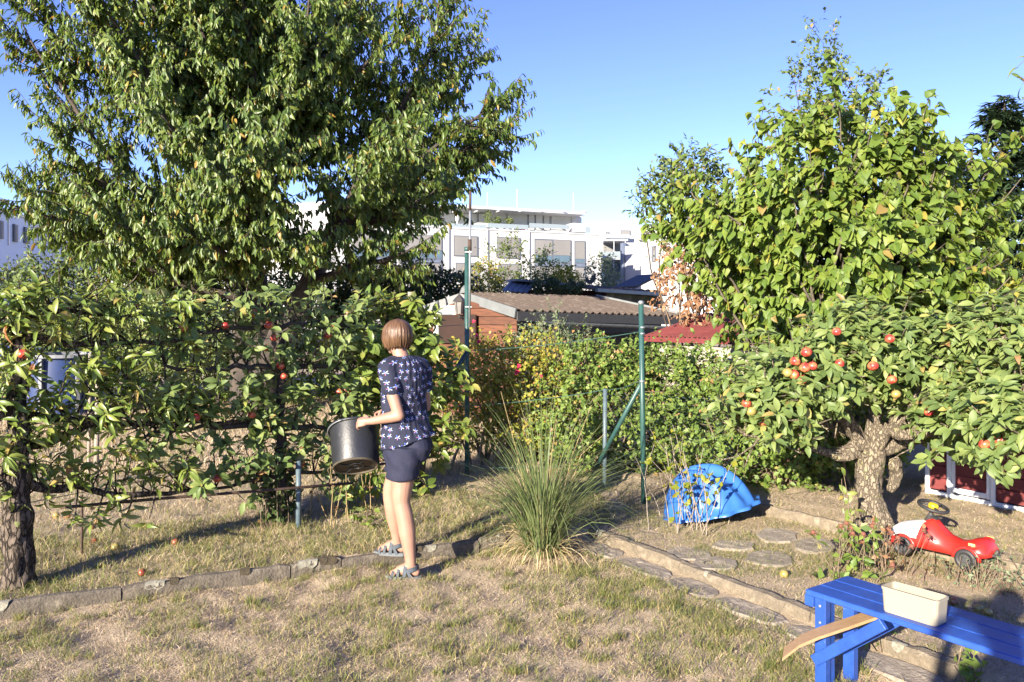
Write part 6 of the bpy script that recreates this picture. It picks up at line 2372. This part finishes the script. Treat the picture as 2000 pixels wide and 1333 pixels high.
def remesh(mb, voxel, smooth_it, name, mat, parent, fac=.5, uvf=None, disp=None):
    me = bpy.data.meshes.new(name)
    off = ROOT.get(parent, np.zeros(3))
    me.from_pydata((mb.arr() - off).tolist(), [], mb.f)
    bm = bmesh.new()
    bm.from_mesh(me)
    bmesh.ops.recalc_face_normals(bm, faces=bm.faces[:])
    bm.to_mesh(me)
    bm.free()
    tmp = bpy.data.objects.new('tmp_' + name, me)
    COL.objects.link(tmp)
    md = tmp.modifiers.new('r', 'REMESH')
    md.mode = 'VOXEL'
    md.voxel_size = voxel
    ms = tmp.modifiers.new('s', 'SMOOTH')
    ms.factor = fac
    ms.iterations = smooth_it
    dg = bpy.context.evaluated_depsgraph_get()
    dg.update()
    nm = bpy.data.meshes.new_from_object(tmp.evaluated_get(dg))
    bpy.data.objects.remove(tmp)
    V = np.empty(len(nm.vertices) * 3, np.float32)
    nm.vertices.foreach_get('co', V)
    V = V.reshape(-1, 3).astype(float)
    if disp is not None:
        Nn = np.empty(len(nm.vertices) * 3, np.float32)
        nm.vertices.foreach_get('normal', Nn)
        V = V + Nn.reshape(-1, 3) * disp(V + off)[:, None]
        nm.vertices.foreach_set('co', V.astype(np.float32).ravel())
    nm.polygons.foreach_set('use_smooth', np.ones(len(nm.polygons), bool))
    if uvf is not None:
        UV = uvf(V + off)
        l = nm.uv_layers.new(name='UVMap')
        li = np.empty(len(nm.loops), np.int32)
        nm.loops.foreach_get('vertex_index', li)
        l.data.foreach_set('uv', UV[li].astype(np.float32).ravel())
    nm.materials.clear()
    nm.materials.append(mat)
    nm.name = name
    return link(name, nm, mat, parent)


def hand(mb, w, d, palm_n, side, curl=1.0, s=1.0):
    """palm and five curled fingers; w wrist, d hand direction, palm_n direction the palm faces, side thumb side"""
    d, palm_n = nrm(d), nrm(palm_n)
    x = nrm(side - d * np.dot(side, d))
    c = w + d * .05 * s
    limb(mb, [w, c, w + d * .078 * s], [.024 * s, .029 * s, .027 * s], 10)
    for k in (-1, 0, 1):
        limb(mb, [c + x * k * .02 * s, w + d * .085 * s + x * k * .024 * s], [.016 * s, .012 * s], 8)
    for i, (o, L_) in enumerate(((.030, .072), (.010, .080), (-.010, .074), (-.029, .058))):
        p0 = w + d * .085 * s + x * o * s
        a = nrm(d * .75 + palm_n * .5 * curl)
        p1 = p0 + a * L_ * .45 * s
        b_ = nrm(d * .05 + palm_n * 1.0)
        p2 = p1 + b_ * L_ * .32 * s
        c_ = nrm(-d * .7 + palm_n * .5)
        p3 = p2 + c_ * L_ * .25 * s
        limb(mb, [p0 - d * .02, p0, p1, p2, p3], [.0105 * s, .0105 * s, .0098 * s, .009 * s, .0075 * s], 8)
    t0 = w + d * .03 * s + x * .026 * s
    limb(mb, [t0, t0 + nrm(x + d * .7) * .03 * s, t0 + nrm(x * .6 + d + palm_n * .6) * .06 * s, t0 + nrm(x * .3 + d + palm_n * 1.1) * .078 * s], [.014 * s, .0125 * s, .011 * s, .009 * s], 8)


def head(mb, c, f, r, s=1.0):
    """skull, jaw, nose, ears; f forward, r right"""
    up = np.array([0, 0, 1.])
    mb.ball(c + up * .02 * s - f * .008, (.073 * s, .093 * s, .098 * s), 18, 14, (r, f, up))
    mb.ball(c - up * .045 * s + f * .030 * s, (.056 * s, .064 * s, .062 * s), 16, 10, (r, f, up))
    mb.ball(c - up * .095 * s + f * .062 * s, (.026 * s, .022 * s, .020 * s), 10, 8, (r, f, up))
    limb(mb, [c + up * .018 * s + f * .086 * s, c - up * .022 * s + f * .104 * s], [.008 * s, .0125 * s], 8)
    for k in (-1, 1):
        mb.ball(c + r * k * .073 * s - up * .012 * s - f * .005, (.009 * s, .019 * s, .030 * s), 10, 8, (r, f, up))
        mb.ball(c + r * k * .03 * s - up * .028 * s + f * .07 * s, (.02 * s, .018 * s, .018 * s), 8, 6, (r, f, up))


def woman():
    base = np.array([-.70, 5.25, .0])
    root = thing('person', 'person with brown bob in printed navy shirt and navy shorts carrying a black bucket', 'person', base)
    up = np.array([0, 0, 1.])
    F = nrm(np.array([-.70, .71, 0])); R = np.array([F[1], -F[0], 0])
    Fp = nrm(np.array([-.82, .57, 0])); Rp = np.array([Fp[1], -Fp[0], 0])
    mb = MB()
    # torso core
    tc = [(.80, .150, .105, (-.690, 5.28)), (.88, .158, .112, (-.690, 5.28)), (.98, .132, .098, (-.705, 5.27)), (1.08, .125, .092, (-.715, 5.265)), (1.2, .142, .10, (-.715, 5.26)), (1.30, .155, .10, (-.715, 5.26)), (1.375, .145, .082, (-.72, 5.26)), (1.42, .085, .06, (-.728, 5.262))]
    mb.rings([ellring((c[0], c[1], z), R if z > 1 else Rp, F if z > 1 else Fp, a * .84, b * .84) for z, a, b, c in tc])
    HD = np.array([-.765, 5.285, 1.555])
    Fh = nrm(np.array([-.62, .78, -.05])); Rh = nrm(np.array([Fh[1], -Fh[0], 0]))
    limb(mb, [(-.728, 5.262, 1.37), (-.735, 5.262, 1.44), HD - up * .055], [.062, .050, .050])
    head(mb, HD, Fh, Rh)
    # legs
    lk, la = np.array([-.717, 5.16, .485]), np.array([-.650, 5.125, .085])
    limb(mb, [(-.705, 5.215, .77), (-.708, 5.185, .68), (-.716, 5.165, .54), lk, (-.692, 5.15, .39), (-.676, 5.14, .30), (-.657, 5.13, .15), la], [.075, .085, .066, .056, .057, .056, .037, .034])
    rk, ra = np.array([-.822, 5.385, .50]), np.array([-.778, 5.405, .155])
    limb(mb, [(-.715, 5.35, .77), (-.745, 5.37, .68), (-.80, 5.385, .56), rk, (-.808, 5.385, .41), (-.797, 5.39, .33), (-.782, 5.40, .21), ra], [.075, .084, .064, .055, .056, .054, .037, .033])
    for a_, dr, gz in ((la, nrm(np.array([-.95, .10, 0])), .022), (ra, nrm(np.array([-.95, .2, 0])), .092)):
        heel = np.array([a_[0], a_[1], gz + .024]) - dr * .035
        toe = np.array([a_[0], a_[1], gz + .012]) + dr * .150
        limb(mb, [heel, a_ * .5 + heel * .5, a_], [.026, .029, .033], 12)
        limb(mb, [heel, heel * .5 + toe * .5 + up * .014, toe - dr * .03], [.026, .031, .020], 12)
        sdv = np.array([-dr[1], dr[0], 0])
        limb(mb, [a_, a_ * .55 + toe * .45 + up * .0, toe - dr * .04 + up * .006], [.032, .027, .016], 12)
        for q in range(5):
            o = (-.026 + q * .013)
            st = toe - dr * (.045) + sdv * o
            limb(mb, [st, toe - dr * (.012 + abs(q - 1.3) * .006) + sdv * o * 1.1], [.012, .0085 if q else .011], 8)
    # left arm (towards the viewer)
    ls, le, lw = np.array([-.815, 5.155, 1.362]), np.array([-.722, 5.09, 1.055]), np.array([-.905, 5.125, 1.015])
    limb(mb, [(-.76, 5.22, 1.34), ls], [.04, .04])
    limb(mb, [ls, ls * .5 + le * .5 + np.array([-.005, -.006, 0]), le], [.040, .042, .036])
    limb(mb, [le, le * .7 + lw * .3, lw], [.037, .037, .025])
    hd_d = nrm(np.array([-.97, .18, -.10]))
    hand(mb, lw, hd_d, np.array([.1, .75, -.75]), np.array([-.2, .65, .72]), 1.0, .92)
    # right arm (far side)
    rs_, re, rw = np.array([-.605, 5.36, 1.355]), np.array([-.590, 5.44, 1.07]), np.array([-.84, 5.50, 1.02])
    limb(mb, [(-.66, 5.31, 1.34), rs_], [.04, .04])
    limb(mb, [rs_, re], [.040, .037])
    limb(mb, [re, re * .7 + rw * .3, rw], [.037, .036, .025])
    hand(mb, rw, nrm(np.array([-.97, -.15, -.08])), np.array([.05, -.75, -.75]), np.array([-.2, -.65, .72]), 1.0, .92)
    body = remesh(mb, .0055, 3, 'body', M_skin, root)
    for k in (-1, 1):
        MB().ball(HD + Rh * k * .031 + Fh * .083 + up * .006, .0115, 10, 8).build('eye', surf('eye', (.7, .7, .68), (.3, .2, .12), rough=.2, scale=80), root, smooth=True)
    MB().ball(HD - up * .062 + Fh * .094, (.022, .006, .007), 10, 6, (Rh, Fh, up)).build('lips', surf('lips', (.45, .18, .15), rough=.4), root, smooth=True)
    # shirt
    sb = MB()
    rings = []
    for z, a, b, c in [(.86, .190, .168, (-.682, 5.275)), (.90, .187, .158, (-.686, 5.273)), (.97, .172, .128, (-.70, 5.27)), (1.06, .164, .116, (-.712, 5.265)), (1.16, .163, .116, (-.714, 5.262)), (1.26, .168, .118, (-.714, 5.262)), (1.335, .178, .115, (-.715, 5.262)), (1.385, .155, .095, (-.722, 5.262)), (1.415, .11, .078, (-.728, 5.262)), (1.428, .080, .068, (-.731, 5.262))]:
        rings.append(ellring((c[0], c[1], z), R, F, a, b, 32))
    # hem dips towards the viewer side
    rings[0] = [p + np.array([0, 0, (p - np.array([-.69, 5.27, 0]))[0] * .30 + .0]) for p in rings[0]]
    sb.rings(rings)
    limb(sb, [(-.765, 5.215, 1.355), ls + (.004, .004, -.008), ls * .66 + le * .34 + (.004, .0, .0), ls * .54 + le * .46], [.070, .071, .065, .062])
    limb(sb, [(-.66, 5.31, 1.355), rs_ + (-.004, -.004, -.008), rs_ * .66 + re * .34, rs_ * .54 + re * .46], [.070, .071, .065, .062])

    def wr(V):
        a = np.arctan2(V[:, 1] - 5.265, V[:, 0] + .71)
        w = .0045 * np.sin(a * 5 + V[:, 2] * 34 + 2 * np.sin(a * 2)) * np.clip((1.36 - V[:, 2]) * 3, 0, 1)
        w += .006 * (noise2(a * .8, V[:, 2], 9, 2) - .5) + .004 * (noise2(a * 1.5, V[:, 2] * 2, 9, 4) - .5)
        w += .003 * np.exp(-((V[:, 2] - .93) / .02) ** 2)
        return np.maximum(w, -.003)

    def uvf(V):
        a = np.arctan2(V[:, 1] - 5.265, V[:, 0] + .71)
        return np.stack([a * .15, V[:, 2]], 1)
    remesh(sb, .007, 3, 't_shirt', print_mat(), root, uvf=uvf, disp=wr)
    # shorts
    hb = MB()
    hb.rings([ellring((c[0], c[1], z), Rp, Fp, a, b, 28) for z, a, b, c in [(.955, .150, .112, (-.692, 5.275)), (.90, .168, .128, (-.690, 5.277)), (.84, .178, .138, (-.690, 5.28)), (.78, .176, .134, (-.695, 5.28)), (.74, .16, .12, (-.70, 5.28))]])
    hb.ball((-.618, 5.20, .825), (.085, .085, .10), 14, 10)
    hb.ball((-.615, 5.34, .825), (.085, .085, .10), 14, 10)
    hb.rings([ellring(c, Rp, Fp, a, b, 24) for c, a, b in [((-.695, 5.20, .84), .105, .12), ((-.705, 5.19, .74), .108, .118), ((-.712, 5.18, .65), .104, .108), ((-.713, 5.178, .632), .102, .106)]])
    hb.rings([ellring(c, Rp, Fp, a, b, 24) for c, a, b in [((-.70, 5.36, .84), .105, .12), ((-.73, 5.365, .74), .106, .115), ((-.755, 5.37, .665), .102, .106), ((-.757, 5.371, .65), .10, .104)]])

    def wr2(V):
        return .005 * np.sin(V[:, 2] * 60 + V[:, 0] * 45 + 3 * np.sin(V[:, 1] * 20)) * .6 + .007 * (noise2(V[:, 0] * 1.3 + V[:, 1], V[:, 2] * .7, 16, 3) - .5)
    remesh(hb, .007, 3, 'shorts', M_navy, root, disp=wr2)
    # hair: chin length bob
    na, nv = 160, 26
    V, UV = [], []
    rs = np.random.RandomState(4)
    hn = rs.normal(0, 1, na)
    hn = (hn + np.roll(hn, 1) * .6) / 1.3
    hem = rs.normal(0, .009, na)
    C = HD + up * .022 - Fh * .008
    for i in range(nv + 1):
        t = i / nv
        for j in range(na):
            a = 2 * math.pi * j / na
            back = -math.sin(a)                        # 1 at the back of the head
            front = max(0, math.sin(a))
            low = -.088 + .035 * max(0, -back) + (.012 * abs(math.cos(a))) * -1 + hem[j]
            if front > .55: low = .035 + (1 - front) * -.1
            ph = t * math.pi * .5
            if t < .5:
                th = t / .5 * math.pi / 2
                rr, z = math.sin(th), math.cos(th) * .095
            else:
                k = (t - .5) / .5
                rr = 1 + .05 * math.sin(k * math.pi) - .20 * k * k * (1 if back > 0 else .5) - .03 * k
                z = k * low
            w = 1 + .018 * hn[j] * min(1, t * 2)
            e = .097 if back > 0 else .094
            V.append(C + Rh * math.cos(a) * .098 * rr * w + Fh * math.sin(a) * (.112 if back > 0 else .100) * rr * w + up * z)
            UV.append((j / na, t))
    F_ = []
    for i in range(nv):
        for j in range(na):
            k = (j + 1) % na
            F_.append((i * na + j, (i + 1) * na + j, (i + 1) * na + k, i * na + k))
    # inner skin so that the bob has thickness
    b0 = len(V)
    for i in range(nv + 1):
        for j in range(na):
            p = V[i * na + j]
            V.append(C + (p - C) * np.array([.9, .9, .985 if p[2] < C[2] else .93]))
            UV.append(UV[i * na + j])
    for i in range(nv):
        for j in range(na):
            k = (j + 1) % na
            F_.append((b0 + i * na + j, b0 + i * na + k, b0 + (i + 1) * na + k, b0 + (i + 1) * na + j))
    for j in range(na):
        k = (j + 1) % na
        F_.append((nv * na + j, b0 + nv * na + j, b0 + nv * na + k, nv * na + k))
    me = mesh_np('hair', np.array(V) - base, np.array(F_), smooth=True, uv=np.array(UV))
    link('hair', me, hair_mat(), root)
    # sandals
    for a_, dr, gz in ((la, nrm(np.array([-.95, .10, 0])), .0), (ra, nrm(np.array([-.95, .2, 0])), .070)):
        s_ = np.array([-dr[1], dr[0], 0])
        c = np.array([a_[0], a_[1], gz])
        prof = []
        for t in np.linspace(0, 1, 13):
            x = -.07 + .235 * t
            w = .030 + .014 * math.sin(min(t * 1.25, 1) * math.pi * .8) if t < .9 else .028
            if t in (0.0, 1.0): w = .014
            prof.append((x, w))
        R_ = [[c + dr * x - s_ * w + up * (.002 if k == 0 else .02), c + dr * x + s_ * w + up * (.002 if k == 0 else .02)] for x, w in prof for k in (0, 1)]
        b = MB()
        rr = []
        for x, w in prof:
            rr.append([c + dr * x - s_ * w + up * .001, c + dr * x + s_ * w + up * .001, c + dr * x + s_ * (w - .002) + up * .022, c + dr * x - s_ * (w - .002) + up * .022])
        b.rings(rr)
        sn = b.build('sandal', M_sole, root)

        def strap(x0, x1, zt, w0, wd=.018):
            pts = []
            for a in np.linspace(0, math.pi, 13):
                k = a / math.pi
                pts.append(c + dr * (x0 + (x1 - x0) * k) + s_ * math.cos(a) * w0 + up * (.015 + zt * math.sin(a) ** .8))
            V = []
            for p in pts:
                o = (p - (c + dr * (x0 + x1) / 2 + up * .02)); o = nrm(o - dr * np.dot(o, dr))
                V.append([p - dr * wd / 2, p + dr * wd / 2, p + dr * wd / 2 + o * .004, p - dr * wd / 2 + o * .004])
            MB().rings(V).build('strap', M_sandal, sn)
        strap(.115, .10, .035, .040)
        strap(.08, .06, .055, .041)
        strap(.035, .02, .083, .041, .022)
        # heel band
        pts = []
        for a in np.linspace(-1.9, 1.9, 15):
            pts.append(c - dr * (.0 + .046 * math.cos(a)) + s_ * .041 * math.sin(a) + up * (.066 + .012 * math.cos(a)))
        V = [[p - up * .014, p + up * .014, p + up * .014 + nrm(p - c - up * .066) * .005, p - up * .014 + nrm(p - c - up * .066) * .005] for p in pts]
        MB().rings(V).build('heel_band', M_sandal, sn)
        for k in (-1, 1):
            MB().beam(c + s_ * k * .040 - dr * .01 + up * .016, c + s_ * k * .041 + dr * .018 + up * .07, .006, .02, dr).build('strap', M_sandal, sn)
    return lw


woman()

# bucket
M_bucket = surf('black_bucket_plastic', (.012, .013, .016), (.020, .022, .026), rough=.42, scale=5, bump=.12, bscale=60, wear=((.085, .08, .072), 7, .62), spec=.5)
M_buckin = surf('dirty_bucket_base', (.075, .058, .035), (.04, .032, .02), rough=.8, scale=16)


def bucket():
    c = px(694, 873, 5.33)
    view = nrm(np.array([c[0], c[1], 0]))
    tilt = math.radians(30)
    axz = nrm(np.array([0, 0, 1.]) * math.cos(tilt) + view * math.sin(tilt) + np.array([-.03, 0, 0]))
    axx = nrm(np.cross(view, axz)); axx = axx if axx[0] > 0 else -axx
    axy = np.cross(axz, axx)
    A = (axx, axy, axz)
    root = thing('bucket', 'black plastic mortar bucket held tilted by the person', 'bucket', c - axz * .15)
    H, r1, r0 = .285, .165, .150
    b = MB(); b.lathe([(r0, -H / 2 + .012), (r0 + .003, -H / 2 + .02), (r1, H / 2 - .02), (r1 + .002, H / 2), (r1 - .004, H / 2), (r1 - .005, H / 2 - .02), (r0 - .003, -H / 2 + .024), (.002, -H / 2 + .024)], c, A, n=48, cap=False)
    b.build('bucket_wall', M_bucket, root, smooth=True)
    b = MB(); b.lathe([(r1 + .001, H / 2 - .014), (r1 + .008, H / 2 - .014), (r1 + .009, H / 2 + .002), (r1 - .004, H / 2 + .003)], c, A, n=48, cap=False); b.build('rim', M_bucket, root, smooth=True)
    b = MB(); b.lathe([(.002, -H / 2 + .012), (r0 - .012, -H / 2 + .012), (r0 - .010, -H / 2), (r0 - .002, -H / 2), (r0 + .0, -H / 2 + .0125)], c, A, n=48, cap=False); base = b.build('base', M_buckin, root)
    for q in range(4):
        a = q * math.pi / 2 + .5
        u = axx * math.cos(a) + axy * math.sin(a)
        MB().beam(c - axz * (H / 2 - .008) + u * .05, c - axz * (H / 2 - .008) + u * (r0 - .013), .006, .007, axz).build('base_rib', M_bucket, base)
    for rr in (.05, .012):
        MB().tube([c - axz * (H / 2 - .008) + (axx * math.cos(a) + axy * math.sin(a)) * rr for a in np.linspace(0, 2 * math.pi, 25)], .0035, 5, cap=False).build('base_ring', M_bucket, base)
    hnd = [c + axz * (H / 2 - .03 + .0) + (axx * math.cos(a) + axy * math.sin(a)) * (r1 + .014) - axz * .022 * math.sin(a * 1) for a in np.linspace(math.pi * .5, math.pi * 1.35, 22)]
    MB().tube(hnd, .0045, 6).build('handle', M_galv, root, smooth=True)


bucket()


# the photographer, whose shadow falls over bench and soil
def photographer():
    base = np.array([-.24, -.38, .0])
    root = thing('person', 'person in grey clothes taking the photograph whose shadow crosses the bench', 'person', base)
    up = np.array([0, 0, 1.])
    F = np.array([0, 1., 0]); R = np.array([1., 0, 0])
    mb = MB()
    mb.rings([ellring(base + (0, 0, z), R, F, a, b, 20) for z, a, b in [(.82, .16, .11), (.95, .165, .12), (1.1, .15, .11), (1.25, .17, .115), (1.4, .19, .115), (1.5, .12, .08), (1.53, .06, .06)]])
    for k in (-1, 1):
        limb(mb, [base + (k * .09, 0, .9), base + (k * .11, .02, .5), base + (k * .13, 0, .08)], [.085, .058, .04], 10)
        limb(mb, [base + (k * .13, -.05, .04), base + (k * .15, .13, .035)], [.04, .035], 10)
        e = base + np.array([k * .27, .10, 1.22])
        w = base + np.array([k * .12, .26, 1.5])
        limb(mb, [base + (k * .18, 0, 1.43), e], [.055, .042], 10)
        limb(mb, [e, w], [.042, .028], 10)
        hand(mb, w, np.array([-k * .45, .35, .6]), np.array([-k * 1., .2, 0]), np.array([0, -.6, .6]), .6, .95)
    limb(mb, [base + (0, 0, 1.5), base + (0, .02, 1.62)], [.06, .055], 10)
    head(mb, base + (0, .03, 1.70), F, R)
    mb.v = [tuple(base + (np.array(p) - base) * np.array([1.05, 1.05, 1.06])) for p in mb.v]
    remesh(mb, .012, 3, 'body', surf('grey_clothes', (.2, .2, .22), (.16, .16, .18), rough=.9), root)
    hr = MB().ball(base + (0, .0, 1.85), (.09, .105, .095), 16, 12)
    hr.build('hair', surf('dark_hair', (.05, .035, .025), rough=.6), root, smooth=True)
    MB().box(base + (0, .25, 1.74), (.13, .06, .09), None, .01).solo('camera_body', M_black, 'black camera held in front of the photographer face', 'camera')


photographer()
